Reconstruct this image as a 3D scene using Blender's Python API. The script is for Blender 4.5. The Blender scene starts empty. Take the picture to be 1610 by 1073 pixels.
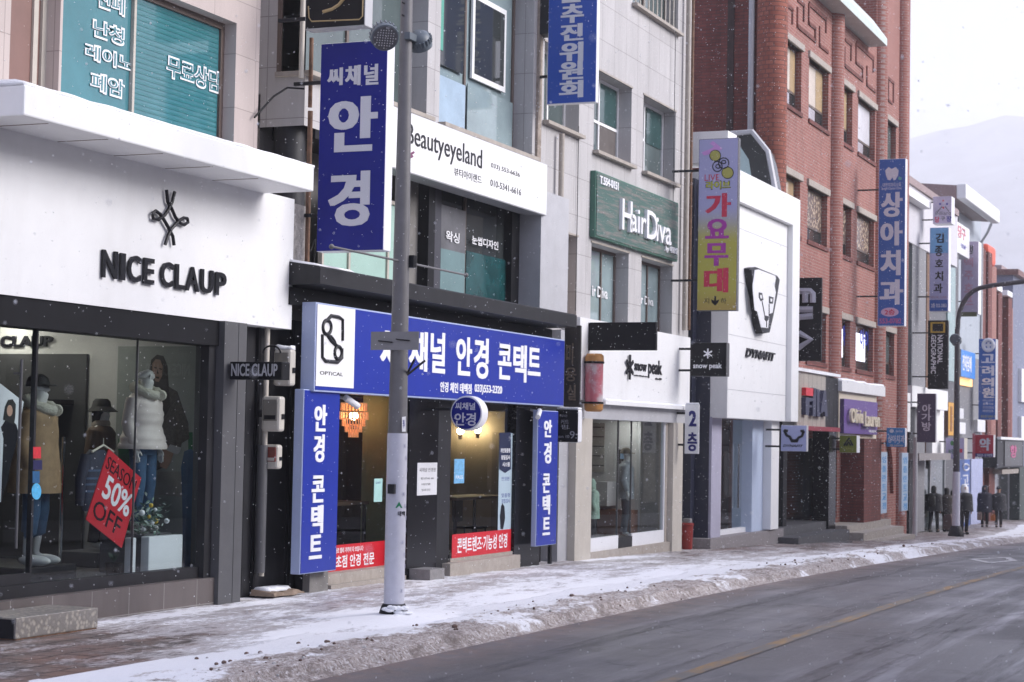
import bpy, bmesh, math, random
import numpy as np
from mathutils import Vector, Matrix, noise
random.seed(7); np.random.seed(7)
S = bpy.context.scene
COL = S.collection
RAD = math.radians

# ------------------------------------------------------------------ camera
CAMY = -10.6
TH, PI_, RO, FP = RAD(22.5454), RAD(2.9092), RAD(1.06), 3000.0
_fh = Vector((math.cos(TH), math.sin(TH), 0)); _rt = Vector((math.sin(TH), -math.cos(TH), 0)); _up = Vector((0, 0, 1))
FW = _fh*math.cos(PI_) + _up*math.sin(PI_)
_u = _up*math.cos(PI_) - _fh*math.sin(PI_)
RT = _rt*math.cos(RO) + _u*math.sin(RO)
UP = _u*math.cos(RO) - _rt*math.sin(RO)
cd = bpy.data.cameras.new('camera'); cam = bpy.data.objects.new('camera', cd); COL.objects.link(cam)
cam.matrix_world = Matrix((( RT.x, UP.x, -FW.x, 0), (RT.y, UP.y, -FW.y, CAMY), (RT.z, UP.z, -FW.z, 0), (0, 0, 0, 1)))
cd.sensor_width = 36.0; cd.lens = FP/1610*36; cd.clip_start = 0.05; cd.clip_end = 6000
cd.dof.use_dof = True; cd.dof.focus_distance = 20.5; cd.dof.aperture_fstop = 4.5
S.camera = cam

# ------------------------------------------------------------------ world, sun, exposure
SUN_EL, SUN_AZ = RAD(27), RAD(-72)      # direction towards the sun: azimuth measured from +X
w = bpy.data.worlds.new("World"); S.world = w; w.use_nodes = True
nt = w.node_tree; bg = nt.nodes['Background']
sky = nt.nodes.new('ShaderNodeTexSky'); sky.sky_type = 'NISHITA'; sky.sun_disc = False
sky.sun_elevation = SUN_EL; sky.sun_rotation = RAD(90) - SUN_AZ; sky.dust_density = 3; sky.air_density = 1.2
mx = nt.nodes.new('ShaderNodeMix'); mx.data_type = 'RGBA'; mx.inputs[0].default_value = 0.86
nt.links.new(sky.outputs[0], mx.inputs[6]); mx.inputs[7].default_value = (4.5, 4.8, 6.6, 1)   # even cloud cover
nt.links.new(mx.outputs[2], bg.inputs['Color']); bg.inputs['Strength'].default_value = 0.1
sd = bpy.data.lights.new('sun', 'SUN'); sd.energy = 4.0; sd.angle = RAD(38); sd.color = (1.0, 0.965, 0.965)
so = bpy.data.objects.new('sun', sd); COL.objects.link(so)
_d = Vector((math.cos(SUN_EL)*math.cos(SUN_AZ), math.cos(SUN_EL)*math.sin(SUN_AZ), math.sin(SUN_EL)))
so.rotation_euler = _d.to_track_quat('Z', 'Y').to_euler()
S.view_settings.view_transform = 'Standard'; S.view_settings.look = 'None'
S.view_settings.exposure = 0.78; S.view_settings.gamma = 1.0; S.view_settings.use_curve_mapping = False
S.cycles.max_bounces = 8; S.cycles.volume_bounces = 2; S.cycles.transparent_max_bounces = 16; S.cycles.use_denoising = True

# ------------------------------------------------------------------ survey helpers: where sight lines meet real planes
def ray(x, y): return FW + RT*((x-805)/FP) + UP*((536.5-y)/FP)
def PF(x, y, Y=0.0):
    d = ray(x, y); t = (Y-CAMY)/d.y; return d.x*t, d.z*t            # X, Z on the plane Y
def PS(x, y, X):
    d = ray(x, y); t = X/d.x; return CAMY+d.y*t, d.z*t              # Y, Z on the plane X
def PZ(x, y, Z):
    d = ray(x, y); t = Z/d.z; return d.x*t, CAMY+d.y*t
def FX(x, y, Y=0.0): return PF(x, y, Y)[0]
def FZ(x, y, Y=0.0): return PF(x, y, Y)[1]
_zx = [-60, 0, 14, 22, 28, 34, 42, 50, 58, 66, 80, 120, 220, 600]
_zz = [-1.2, -1.72, -1.79, -1.83, -1.91, -2.02, -2.2, -2.43, -2.7, -2.87, -3.1, -4.2, -6.8, -11]
def zs(X): return float(np.interp(X, _zx, _zz))*0.5 + 0.25*float(np.interp(X-2.5, _zx, _zz)) + 0.25*float(np.interp(X+2.5, _zx, _zz))
def bend(X):
    if X < 34: return 0.0
    if X < 70: return 0.0011*(X-34)**2
    return 0.0011*36**2 + 0.0792*(X-70)
CURB = -3.3
def ground(X, Y):
    return zs(X) - (0.07 if Y < CURB+bend(X) else 0.0)
def PG(x, y, dz=0.0):
    d = ray(x, y); t = 5.0
    for k in range(4000):
        p = d*t
        if p.z <= ground(p.x, CAMY+p.y)+dz: break
        t += 0.03
    return p.x, CAMY+p.y, p.z

# ------------------------------------------------------------------ mesh builder
def org(o):
    v = Vector((0, 0, 0))
    while o is not None: v = v+o.location; o = o.parent
    return v
class MB:
    def __init__(s): s.v = []; s.f = []; s.m = []; s.cm = 0
    def mi(s, i): s.cm = i; return s
    def poly(s, pts):
        n = len(s.v); s.v += [tuple(p) for p in pts]; s.f.append(tuple(range(n, n+len(pts)))); s.m.append(s.cm); return s
    def box(s, x0, x1, y0, y1, z0, z1):
        if x0 > x1: x0, x1 = x1, x0
        if y0 > y1: y0, y1 = y1, y0
        if z0 > z1: z0, z1 = z1, z0
        n = len(s.v)
        s.v += [(x0,y0,z0),(x1,y0,z0),(x1,y1,z0),(x0,y1,z0),(x0,y0,z1),(x1,y0,z1),(x1,y1,z1),(x0,y1,z1)]
        for q in ((0,3,2,1),(4,5,6,7),(0,1,5,4),(1,2,6,5),(2,3,7,6),(3,0,4,7)):
            s.f.append(tuple(n+k for k in q)); s.m.append(s.cm)
        return s
    def tube(s, pts, r, n=10, cap=True):
        pts = [Vector(p) for p in pts]; rr = r if isinstance(r, (list, tuple)) else [r]*len(pts)
        base = len(s.v); prev = None
        for i, p in enumerate(pts):
            t = (pts[min(i+1, len(pts)-1)]-pts[max(i-1, 0)]).normalized()
            if prev is None:
                a = Vector((0, 0, 1)) if abs(t.z) < 0.9 else Vector((1, 0, 0))
                e = t.cross(a).normalized()
            else: e = (prev-t*prev.dot(t)).normalized()
            prev = e; g = t.cross(e)
            for k in range(n):
                a = 2*math.pi*k/n; s.v.append(tuple(p+(e*math.cos(a)+g*math.sin(a))*rr[i]))
        for i in range(len(pts)-1):
            for k in range(n):
                a = base+i*n+k; b = base+i*n+(k+1) % n
                s.f.append((a, b, b+n, a+n)); s.m.append(s.cm)
        if cap:
            s.f.append(tuple(base+k for k in reversed(range(n)))); s.m.append(s.cm)
            e0 = base+(len(pts)-1)*n; s.f.append(tuple(e0+k for k in range(n))); s.m.append(s.cm)
        return s
    def rings(s, rg, cap=True):                      # rg: list of equal-length point lists
        base = len(s.v); n = len(rg[0])
        for r in rg: s.v += [tuple(p) for p in r]
        for i in range(len(rg)-1):
            for k in range(n):
                a = base+i*n+k; b = base+i*n+(k+1) % n
                s.f.append((a, b, b+n, a+n)); s.m.append(s.cm)
        if cap:
            s.f.append(tuple(base+k for k in reversed(range(n)))); s.m.append(s.cm)
            e0 = base+(len(rg)-1)*n; s.f.append(tuple(e0+k for k in range(n))); s.m.append(s.cm)
        return s
    def lathe(s, c, prof, n=20):
        return s.rings([[(c[0]+r*math.cos(2*math.pi*k/n), c[1]+r*math.sin(2*math.pi*k/n), c[2]+z) for k in range(n)] for r, z in prof])
    def ball(s, c, rx, ry=None, rz=None, n=12, m=8):
        ry = ry or rx; rz = rz or rx
        return s.rings([[(c[0]+rx*math.sin(a)*math.cos(2*math.pi*k/n), c[1]+ry*math.sin(a)*math.sin(2*math.pi*k/n), c[2]-rz*math.cos(a)) for k in range(n)]
                        for a in [max(0.06, min(math.pi-0.06, math.pi*i/m)) for i in range(m+1)]])
    def prism(s, pts, mp, d0, d1):                   # 2-D outline, mapper (u, v, d) -> world
        n = len(pts); base = len(s.v)
        s.v += [tuple(mp(u, v, d0)) for u, v in pts]+[tuple(mp(u, v, d1)) for u, v in pts]
        s.f.append(tuple(base+n+k for k in range(n))); s.m.append(s.cm)
        s.f.append(tuple(base+k for k in reversed(range(n)))); s.m.append(s.cm)
        for k in range(n):
            a = base+k; b = base+(k+1) % n; s.f.append((a, b, b+n, a+n)); s.m.append(s.cm)
        return s
    def build(s, name, mats, parent=None, loc=None, smooth=False, bevel=0.0, normals=True):
        o0 = org(parent) if parent is not None else Vector(loc or (0, 0, 0))
        me = bpy.data.meshes.new(name)
        me.from_pydata([(a-o0.x, b-o0.y, c-o0.z) for a, b, c in s.v], [], s.f)
        for m in (mats if isinstance(mats, (list, tuple)) else [mats]): me.materials.append(m)
        if len(me.materials) > 1: me.polygons.foreach_set('material_index', s.m)
        if normals:
            bm = bmesh.new(); bm.from_mesh(me); bmesh.ops.recalc_face_normals(bm, faces=bm.faces); bm.to_mesh(me); bm.free()
        if smooth:
            me.polygons.foreach_set('use_smooth', [True]*len(me.polygons))
            if smooth != 'all': me.set_sharp_from_angle(angle=RAD(40))
        o = bpy.data.objects.new(name, me); COL.objects.link(o)
        if parent is not None: o.parent = parent
        else: o.location = o0
        if bevel:
            b = o.modifiers.new('bevel', 'BEVEL'); b.width = bevel; b.segments = 2; b.limit_method = 'ANGLE'; b.angle_limit = RAD(50)
        return o
def tag(o, label=None, cat=None, group=None, kind=None):
    if label: o['label'] = label
    if cat: o['category'] = cat
    if group: o['group'] = group
    if kind: o['kind'] = kind
    return o
def thing(name, label, cat, loc=(0, 0, 0), group=None):
    o = bpy.data.objects.new(name, None); COL.objects.link(o); o.location = loc; o.empty_display_size = .2
    return tag(o, label, cat, group)
def bx(*a): return MB().box(*a)

# ------------------------------------------------------------------ materials
def lin(h):
    h = h.lstrip('#'); c = [int(h[i:i+2], 16)/255 for i in (0, 2, 4)]
    return tuple(((v/12.92) if v <= 0.04045 else ((v+0.055)/1.055)**2.4) for v in c)
MATS = {}
def mat(name, c, rough=.6, metal=0.0, var=.12, scale=3.0, bump=0.0, bscale=60.0, streak=False, spec=.5, dirt=0.0, coat=0.0):
    if name in MATS: return MATS[name]
    if isinstance(c, str): c = lin(c)
    m = bpy.data.materials.new(name); m.use_nodes = True; n = m.node_tree.nodes; L = m.node_tree.links
    p = n['Principled BSDF']; p.inputs['Roughness'].default_value = rough; p.inputs['Metallic'].default_value = metal
    p.inputs['Specular IOR Level'].default_value = spec; p.inputs['Coat Weight'].default_value = coat
    tc = n.new('ShaderNodeTexCoord'); mp = n.new('ShaderNodeMapping'); L.new(tc.outputs['Object'], mp.inputs[0])
    if streak: mp.inputs['Scale'].default_value = (1, 1, .12)
    no = n.new('ShaderNodeTexNoise'); no.inputs['Scale'].default_value = scale; no.inputs['Detail'].default_value = 6; no.inputs['Roughness'].default_value = .65
    L.new(mp.outputs[0], no.inputs['Vector'])
    rp = n.new('ShaderNodeValToRGB'); rp.color_ramp.elements[0].position = .3; rp.color_ramp.elements[1].position = .72
    rp.color_ramp.elements[0].color = (*[max(0, v*(1-var)) for v in c], 1); rp.color_ramp.elements[1].color = (*[min(1, v*(1+var)) for v in c], 1)
    L.new(no.outputs['Fac'], rp.inputs[0]); src = rp.outputs[0]
    if dirt:
        n2 = n.new('ShaderNodeTexNoise'); n2.inputs['Scale'].default_value = 1.3; n2.inputs['Detail'].default_value = 8; n2.inputs['Roughness'].default_value = .7
        m2 = n.new('ShaderNodeMapping'); m2.inputs['Scale'].default_value = (2.2, 2.2, .35); L.new(tc.outputs['Object'], m2.inputs[0]); L.new(m2.outputs[0], n2.inputs['Vector'])
        mr = n.new('ShaderNodeMapRange'); mr.inputs[1].default_value = .5; mr.inputs[2].default_value = .78; mr.inputs[4].default_value = dirt
        L.new(n2.outputs['Fac'], mr.inputs[0])
        mm = n.new('ShaderNodeMix'); mm.data_type = 'RGBA'; L.new(mr.outputs[0], mm.inputs[0]); L.new(src, mm.inputs[6])
        mm.inputs[7].default_value = (c[0]*.42+.01, c[1]*.37+.008, c[2]*.32+.006, 1); src = mm.outputs[2]
    L.new(src, p.inputs['Base Color'])
    if bump:
        nb = n.new('ShaderNodeTexNoise'); nb.inputs['Scale'].default_value = bscale; nb.inputs['Detail'].default_value = 4; L.new(tc.outputs['Object'], nb.inputs['Vector'])
        b = n.new('ShaderNodeBump'); b.inputs['Strength'].default_value = bump; b.inputs['Distance'].default_value = .02
        L.new(nb.outputs['Fac'], b.inputs['Height']); L.new(b.outputs[0], p.inputs['Normal'])
    MATS[name] = m; return m
def brickmat(name, c1, c2, mortar, bw, bh, msize=.01, offset=.5, rough=.8, var=.15, dirt=.3, bump=.4):
    m = bpy.data.materials.new(name); m.use_nodes = True; n = m.node_tree.nodes; L = m.node_tree.links
    p = n['Principled BSDF']; p.inputs['Roughness'].default_value = rough
    tc = n.new('ShaderNodeTexCoord'); sp = n.new('ShaderNodeSeparateXYZ'); L.new(tc.outputs['Object'], sp.inputs[0])
    ad = n.new('ShaderNodeMath'); L.new(sp.outputs[0], ad.inputs[0]); L.new(sp.outputs[1], ad.inputs[1])
    cb = n.new('ShaderNodeCombineXYZ'); L.new(ad.outputs[0], cb.inputs[0]); L.new(sp.outputs[2], cb.inputs[1])
    br = n.new('ShaderNodeTexBrick'); L.new(cb.outputs[0], br.inputs['Vector'])
    br.inputs['Scale'].default_value = 1; br.inputs['Brick Width'].default_value = bw; br.inputs['Row Height'].default_value = bh
    br.inputs['Mortar Size'].default_value = msize; br.inputs['Mortar Smooth'].default_value = .3; br.offset = offset
    f = lambda c: (*(lin(c) if isinstance(c, str) else c), 1)
    br.inputs['Color1'].default_value = f(c1); br.inputs['Color2'].default_value = f(c2); br.inputs['Mortar'].default_value = f(mortar); br.inputs['Bias'].default_value = -.1
    n2 = n.new('ShaderNodeTexNoise'); n2.inputs['Scale'].default_value = 1.1; n2.inputs['Detail'].default_value = 8; n2.inputs['Roughness'].default_value = .7
    m2 = n.new('ShaderNodeMapping'); m2.inputs['Scale'].default_value = (2.0, 2.0, .4); L.new(tc.outputs['Object'], m2.inputs[0]); L.new(m2.outputs[0], n2.inputs['Vector'])
    mr = n.new('ShaderNodeMapRange'); mr.inputs[1].default_value = .35; mr.inputs[2].default_value = .75; mr.inputs[3].default_value = 1+var*.5; mr.inputs[4].default_value = 1-dirt
    L.new(n2.outputs['Fac'], mr.inputs[0])
    mm = n.new('ShaderNodeMix'); mm.data_type = 'RGBA'; mm.blend_type = 'MULTIPLY'; mm.inputs[0].default_value = 1
    L.new(br.outputs['Color'], mm.inputs[6]); L.new(mr.outputs[0], mm.inputs[7]); L.new(mm.outputs[2], p.inputs['Base Color'])
    b = n.new('ShaderNodeBump'); b.inputs['Strength'].default_value = bump; b.inputs['Distance'].default_value = .01; b.invert = True
    L.new(br.outputs['Fac'], b.inputs['Height']); L.new(b.outputs[0], p.inputs['Normal'])
    MATS[name] = m; return m
def glassmat(name, tint=(1, 1, 1), refl=1.0, rough=.0, ior=1.45):
    m = bpy.data.materials.new(name); m.use_nodes = True; n = m.node_tree.nodes; L = m.node_tree.links
    n.remove(n['Principled BSDF']); out = n['Material Output']
    tr = n.new('ShaderNodeBsdfTransparent'); tr.inputs[0].default_value = (*tint, 1)
    gl = n.new('ShaderNodeBsdfGlossy'); gl.inputs['Roughness'].default_value = rough; gl.inputs[0].default_value = (refl, refl, refl, 1)
    fr = n.new('ShaderNodeFresnel'); fr.inputs[0].default_value = ior
    no = n.new('ShaderNodeTexNoise'); no.inputs['Scale'].default_value = .5; no.inputs['Detail'].default_value = 0
    tc = n.new('ShaderNodeTexCoord'); L.new(tc.outputs['Object'], no.inputs['Vector'])
    b = n.new('ShaderNodeBump'); b.inputs['Strength'].default_value = .06; b.inputs['Distance'].default_value = .05
    L.new(no.outputs['Fac'], b.inputs['Height']); L.new(b.outputs[0], gl.inputs['Normal'])
    ge = n.new('ShaderNodeNewGeometry'); iv = n.new('ShaderNodeMath'); iv.operation = 'SUBTRACT'; iv.inputs[0].default_value = 1; L.new(ge.outputs['Backfacing'], iv.inputs[1])
    fm = n.new('ShaderNodeMath'); fm.operation = 'MULTIPLY'; L.new(fr.outputs[0], fm.inputs[0]); L.new(iv.outputs[0], fm.inputs[1])
    mx = n.new('ShaderNodeMixShader'); L.new(fm.outputs[0], mx.inputs[0]); L.new(tr.outputs[0], mx.inputs[1]); L.new(gl.outputs[0], mx.inputs[2])
    L.new(mx.outputs[0], out.inputs[0]); MATS[name] = m; return m
def emis(name, c, s):
    m = bpy.data.materials.new(name); m.use_nodes = True; p = m.node_tree.nodes['Principled BSDF']
    p.inputs['Base Color'].default_value = (*c, 1); p.inputs['Emission Color'].default_value = (*c, 1); p.inputs['Emission Strength'].default_value = s
    MATS[name] = m; return m
M_white = mat('white_panel', (.8, .8, .8), .45, var=.03, dirt=.10)
M_whiteg = mat('white_gloss', (.78, .78, .8), .3, var=.03, dirt=.06)
M_snow = mat('snow_white', (.86, .87, .9), .8, var=.05, bump=.5, bscale=40)
M_black = mat('black_paint', (.008, .008, .01), .5, var=.3, spec=.18)
M_blackg = mat('black_granite', (.007, .007, .009), .25, var=.5, scale=40, spec=.25)
M_dark = mat('dark_metal', (.022, .022, .025), .5, var=.25, dirt=.2, spec=.22)
M_grey = mat('grey_metal', (.085, .085, .09), .5, var=.12)
M_lgrey = mat('light_grey_metal', (.45, .45, .47), .45, var=.08, dirt=.12)
M_pole = mat('pole_grey', (.15, .145, .15), .5, var=.12, scale=8, dirt=.1)
M_conc = mat('grey_stucco', (.2, .19, .18), .85, var=.2, dirt=.55, bump=.3)
M_blue = mat('sign_blue', lin('#1b3096'), .35, var=.06)
M_navy = mat('sign_navy', lin('#1b2280'), .45, var=.06, spec=.2)
M_let = mat('letter_white', (.82, .82, .84), .4, var=.02)
M_letb = mat('letter_black', (.01, .01, .014), .4, var=.2, spec=.25)
M_red = mat('red_vinyl', lin('#c81e2c'), .4, var=.05)
M_tile = brickmat('pale_stone_tile', (.44, .425, .425), (.48, .465, .465), (.27, .25, .25), .62, .62, .006, offset=0, dirt=.2, bump=.15)
M_tilep = brickmat('pink_stone_tile', (.46, .39, .365), (.5, .43, .4), (.32, .27, .25), .9, .6, .006, offset=0, dirt=.12, bump=.15)
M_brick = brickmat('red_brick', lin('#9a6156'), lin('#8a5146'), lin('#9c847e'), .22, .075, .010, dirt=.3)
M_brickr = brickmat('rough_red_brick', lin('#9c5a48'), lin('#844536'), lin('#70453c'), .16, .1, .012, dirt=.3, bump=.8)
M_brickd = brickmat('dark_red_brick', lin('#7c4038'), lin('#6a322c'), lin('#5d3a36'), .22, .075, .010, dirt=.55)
M_glass = glassmat('shop_glass', (.86, .9, .9), .85)
M_gran = brickmat('brown_granite_tile', (.125, .105, .1), (.14, .118, .112), (.3, .28, .27), .62, 5.0, .006, offset=0, rough=.5, dirt=.3, bump=.1)
M_stone = mat('beige_stone', (.36, .32, .28), .7, var=.15, scale=9, dirt=.3)
M_gstone = mat('grey_stone', (.22, .21, .21), .7, var=.2, scale=12, dirt=.3)
M_dstone = mat('dark_step_stone', (.075, .075, .08), .6, var=.25, scale=12)
M_rust = mat('rusty_steel', (.17, .095, .06), .8, var=.4, scale=14, dirt=.3)
M_cream = mat('cream_frame', (.5, .46, .4), .5, var=.08, dirt=.15)
M_brownfr = mat('bronze_frame', (.13, .095, .08), .45, var=.1)
M_alu = mat('aluminium', (.5, .5, .5), .32, metal=.9, var=.1)
M_chrome = mat('chrome', (.7, .7, .7), .12, metal=1, var=.05)
def panemat(name, c, rough=.06): return mat(name, c, rough, var=.25, scale=.9, spec=.5)
M_teal = panemat('teal_film_glass', lin('#487e86'))
M_pteal = panemat('pale_teal_glass', lin('#8c9da0'))
M_dglass = panemat('dark_glass', (.035, .04, .042))
M_gglass = panemat('grey_green_glass', (.1, .13, .13))
M_amber = panemat('amber_lit_pane', (.45, .33, .2), .1)
M_brblind = mat('brown_blind', lin('#7d5f57'), .5, var=.1)
M_plast = mat('ivory_plastic', (.55, .52, .46), .4, var=.06, dirt=.2)

# ------------------------------------------------------------------ lettering
_tc = {}
def tmesh(s, off, shear=0.0):
    k = (s, off, shear)
    if k in _tc: return _tc[k]
    c = bpy.data.curves.new('t', 'FONT'); c.body = s; c.offset = off; c.extrude = .5; c.resolution_u = 3; c.shear = shear
    o = bpy.data.objects.new('t', c); COL.objects.link(o); bpy.context.view_layer.update()
    me = bpy.data.meshes.new_from_object(o.evaluated_get(bpy.context.evaluated_depsgraph_get()))
    n = len(me.vertices); v = np.empty(n*3); me.vertices.foreach_get('co', v); v = v.reshape(-1, 3)
    f = [tuple(p.vertices) for p in me.polygons]
    bpy.data.objects.remove(o); bpy.data.curves.remove(c); bpy.data.meshes.remove(me)
    _tc[k] = (v, f); return v, f
def letters(mb, s, u0, v0, u1, v1, mp, bold=1, depth=.012, d0=0.0, shear=0.0):
    """ink of s filled into the box u0..u1, v0..v1; mp maps (u, v, d) to the world, d away from the surface"""
    off = .02 if bold >= 1 else (.008 if bold > 0 else 0.0)
    V, F = tmesh(s, off, shear)
    sh = [0.0] if bold < 2 else ([-.016, .016] if bold == 2 else [-.034, 0, .034])
    lo = V.min(0); hi = V.max(0); lo[0] += sh[0]; hi[0] += sh[-1]
    su = (u1-u0)/max(1e-6, hi[0]-lo[0]); sv = (v1-v0)/max(1e-6, hi[1]-lo[1])
    for i, dx in enumerate(sh):
        n = len(mb.v); dd = depth+i*.0008
        for x, y, z in V:
            mb.v.append(tuple(mp(u0+(x+dx-lo[0])*su, v0+(y-lo[1])*sv, d0+(z+.5)*dd)))
        for q in F: mb.f.append(tuple(n+k for k in q)); mb.m.append(mb.cm)
    return mb
def mapF(Y): return lambda u, v, d: (u, Y-d, v)           # facing the street
def mapS(X): return lambda u, v, d: (X-d, -u, v)          # facing up the street
def rect(pl, x0, y0, x1, y1):
    k, c = pl
    if k == 'F': a = PF(x0, y0, c); b = PF(x1, y1, c); return a[0], b[1], b[0], a[1]
    a = PS(x0, y0, c); b = PS(x1, y1, c); return -a[0], b[1], -b[0], a[1]
def mapper(pl): return mapF(pl[1]) if pl[0] == 'F' else mapS(pl[1])
def words(mb, s, ax, name, m, parent):
    if ' ' not in s: return mb.build(name, m, parent, normals=False)
    V = np.array(mb.v); q = V[:, ax]; n_ = s.count(' ')
    iv = sorted((min(q[list(f)]), max(q[list(f)])) for f in mb.f); end = iv[0][1]; gaps = []
    for a_, b_ in iv:
        if a_ > end: gaps.append((a_-end, (a_+end)/2))
        end = max(end, b_)
    cuts = sorted(c for _, c in sorted(gaps, reverse=True)[:n_]); lab = np.searchsorted(cuts, q)      # the widest gaps are the spaces
    for g_ in range(n_+1):
        w_ = MB(); w_.v = mb.v; ids = np.nonzero(lab == g_)[0]; mp_ = {int(a): i for i, a in enumerate(ids)}
        w_.v = [mb.v[a] for a in ids]; w_.f = [tuple(mp_[a] for a in f) for f in mb.f if f[0] in mp_ and all(a in mp_ for a in f)]; w_.m = [0]*len(w_.f)
        if w_.f: ob = w_.build(name, m, parent, normals=False)
    return ob
def txt(s, pl, r, m, parent, bold=1, depth=.012, name='lettering', d0=0.0, shear=0.0):
    mb = MB(); letters(mb, s, *rect(pl, *r), mapper(pl), bold, depth, d0, shear)
    return words(mb, s, 0 if pl[0] == 'F' else 1, name, m, parent)
def txts(items, pl, m, parent, bold=1, depth=.012, name='lettering', d0=0.0):
    for q, r in items: o = txt(q, pl, r, m, parent, bold, depth, name, d0)
    return o
def vtxt(s, pl, cells, m, parent, bold=1, depth=.012, name='lettering'):
    return txts(list(zip(s, cells)), pl, m, parent, bold, depth, name)
def slab(pl, r, m, parent, name, d0=0.0, d1=.01, bevel=0.0):
    u0, v0, u1, v1 = rect(pl, *r); mp = mapper(pl)
    return MB().prism([(u0, v0), (u1, v0), (u1, v1), (u0, v1)], mp, d0, d1).build(name, m, parent, bevel=bevel)
def strokes(pl, lines, wid, m, parent, name='emblem', depth=.02, d0=0.0, n=8):
    """round strokes through pixel points, on a plane"""
    mb = MB(); mp = mapper(pl)
    for ln in lines:
        pts = []
        for x, y in ln:
            u, v = rect(pl, x, y, x, y)[:2]; pts.append(mp(u, v, d0+depth*.5))
        mb.tube(pts, wid, n)
    return mb.build(name, m, parent, smooth=True)
def polys(pl, outl, m, parent, name='emblem', depth=.01, d0=0.0):
    mb = MB(); mp = mapper(pl)
    for ol in outl:
        mb.prism([rect(pl, x, y, x, y)[:2] for x, y in ol], mp, d0, d0+depth)
    return mb.build(name, m, parent)
def arc(cx, cy, rx, ry, a0, a1, n=14): return [(cx+rx*math.cos(RAD(a0+(a1-a0)*i/n)), cy+ry*math.sin(RAD(a0+(a1-a0)*i/n))) for i in range(n+1)]

# ------------------------------------------------------------------ architecture helpers
def wallholes(mb, X0, X1, Z0, Z1, Y, holes, rev=.3, depth=6.0, back=True):
    xs = sorted({X0, X1, *[min(max(h[i], X0), X1) for h in holes for i in (0, 1)]}); zz = sorted({Z0, Z1, *[min(max(h[i], Z0), Z1) for h in holes for i in (2, 3)]})
    for i in range(len(xs)-1):
        for j in range(len(zz)-1):
            cx = (xs[i]+xs[i+1])/2; cz = (zz[j]+zz[j+1])/2
            if any(h[0] < cx < h[1] and h[2] < cz < h[3] for h in holes): continue
            mb.poly([(xs[i], Y, zz[j]), (xs[i+1], Y, zz[j]), (xs[i+1], Y, zz[j+1]), (xs[i], Y, zz[j+1])])
    for a, b, c, d in holes:
        c = max(c, Z0); d = min(d, Z1); a = max(a, X0); b = min(b, X1)
        mb.poly([(a, Y, c), (a, Y+rev, c), (a, Y+rev, d), (a, Y, d)]); mb.poly([(b, Y, c), (b, Y, d), (b, Y+rev, d), (b, Y+rev, c)])
        mb.poly([(a, Y, c), (b, Y, c), (b, Y+rev, c), (a, Y+rev, c)]); mb.poly([(a, Y, d), (a, Y+rev, d), (b, Y+rev, d), (b, Y, d)])
    if back:
        mb.poly([(X0, Y, Z0), (X0, Y, Z1), (X0, Y+depth, Z1), (X0, Y+depth, Z0)]); mb.poly([(X1, Y, Z0), (X1, Y+depth, Z0), (X1, Y+depth, Z1), (X1, Y, Z1)])
        mb.poly([(X0, Y, Z1), (X1, Y, Z1), (X1, Y+depth, Z1), (X0, Y+depth, Z1)]); mb.poly([(X0, Y+depth, Z0), (X0, Y+depth, Z1), (X1, Y+depth, Z1), (X1, Y+depth, Z0)])
    return mb
def hole(x0, y0, x1, y1, Y):
    a = PF(x0, y0, Y); b = PF(x1, y1, Y); return (a[0], b[0], b[1], a[1])
def window(parent, h, Y, fm, pm, fw=.05, mull=(), rails=(), pname='window', sill=None, fd=.06):
    """frame in the opening h on the plane Y with its pane behind; mull / rails are fractions"""
    a, b, c, d = h; mb = MB()
    mb.box(a, a+fw, Y, Y+fd, c, d).box(b-fw, b, Y, Y+fd, c, d).box(a+fw, b-fw, Y, Y+fd, c, c+fw).box(a+fw, b-fw, Y, Y+fd, d-fw, d)
    for t in mull: x = a+(b-a)*t; mb.box(x-fw*.5, x+fw*.5, Y+.004, Y+fd-.004, c+fw, d-fw)
    for t in rails:
        f, t0, t1 = t if isinstance(t, tuple) else (t, 0, 1)
        z = c+(d-c)*f; mb.box(a+(b-a)*t0+fw, a+(b-a)*t1-fw, Y+.007, Y+fd-.007, z-fw*.5, z+fw*.5)
    fr = mb.build(pname, fm, parent)
    MB().box(a+fw*.5, b-fw*.5, Y+fd*.5, Y+fd*.5+.01, c+fw*.5, d-fw*.5).build('pane', pm, fr)
    if sill is not None: bx(a-.04, b+.04, sill-.06, Y+fd, c-.05, c+.005).build('sill', M_stone, fr)
    return fr
def perp(name, label, x0, y0, x1, y1, xr, Yin, side, face, cat='sign', Yw=None, arms=True, group=None, fr=.02, snowcap=False, bev=.01):
    """a sign cabinet standing out from the facade; x0,y0..x1,y1 its face, xr the far side of its street edge"""
    Xc = FX(x0, (y0+y1)/2, Yin)
    a = PS(x0, y0, Xc); b = PS(x1, y1, Xc); zt = PS((x0+x1)/2, y0, Xc)[1]; zb = PS((x0+x1)/2, y1, Xc)[1]
    t = max(.05, FX(xr, (y0+y1)/2, b[0])-Xc)
    Ya, Yb = a[0], b[0]
    r = thing(name, label, cat, (Xc, Ya, zb), group)
    bx(Xc, Xc+t, Yb, Ya, zb, zt).build('cabinet', side, r, bevel=bev)
    bx(Xc-.006, Xc, Yb+fr, Ya-fr, zb+fr, zt-fr).build('face_panel', face, r)
    if arms:
        Yw = .3 if Yw is None else Yw
        for k in (.18, .82):
            z = zb+(zt-zb)*k; bx(Xc+t*.35, Xc+t*.35+.04, Ya, Yw, z-.02, z+.02).build('bracket', M_dark, r)
    if snowcap: bx(Xc+.01, Xc+t-.01, Yb+.01, Ya-.01, zt, zt+.03).build('snow_cap', M_snow, r, bevel=.012)
    return r, ('S', Xc-.006)

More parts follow.
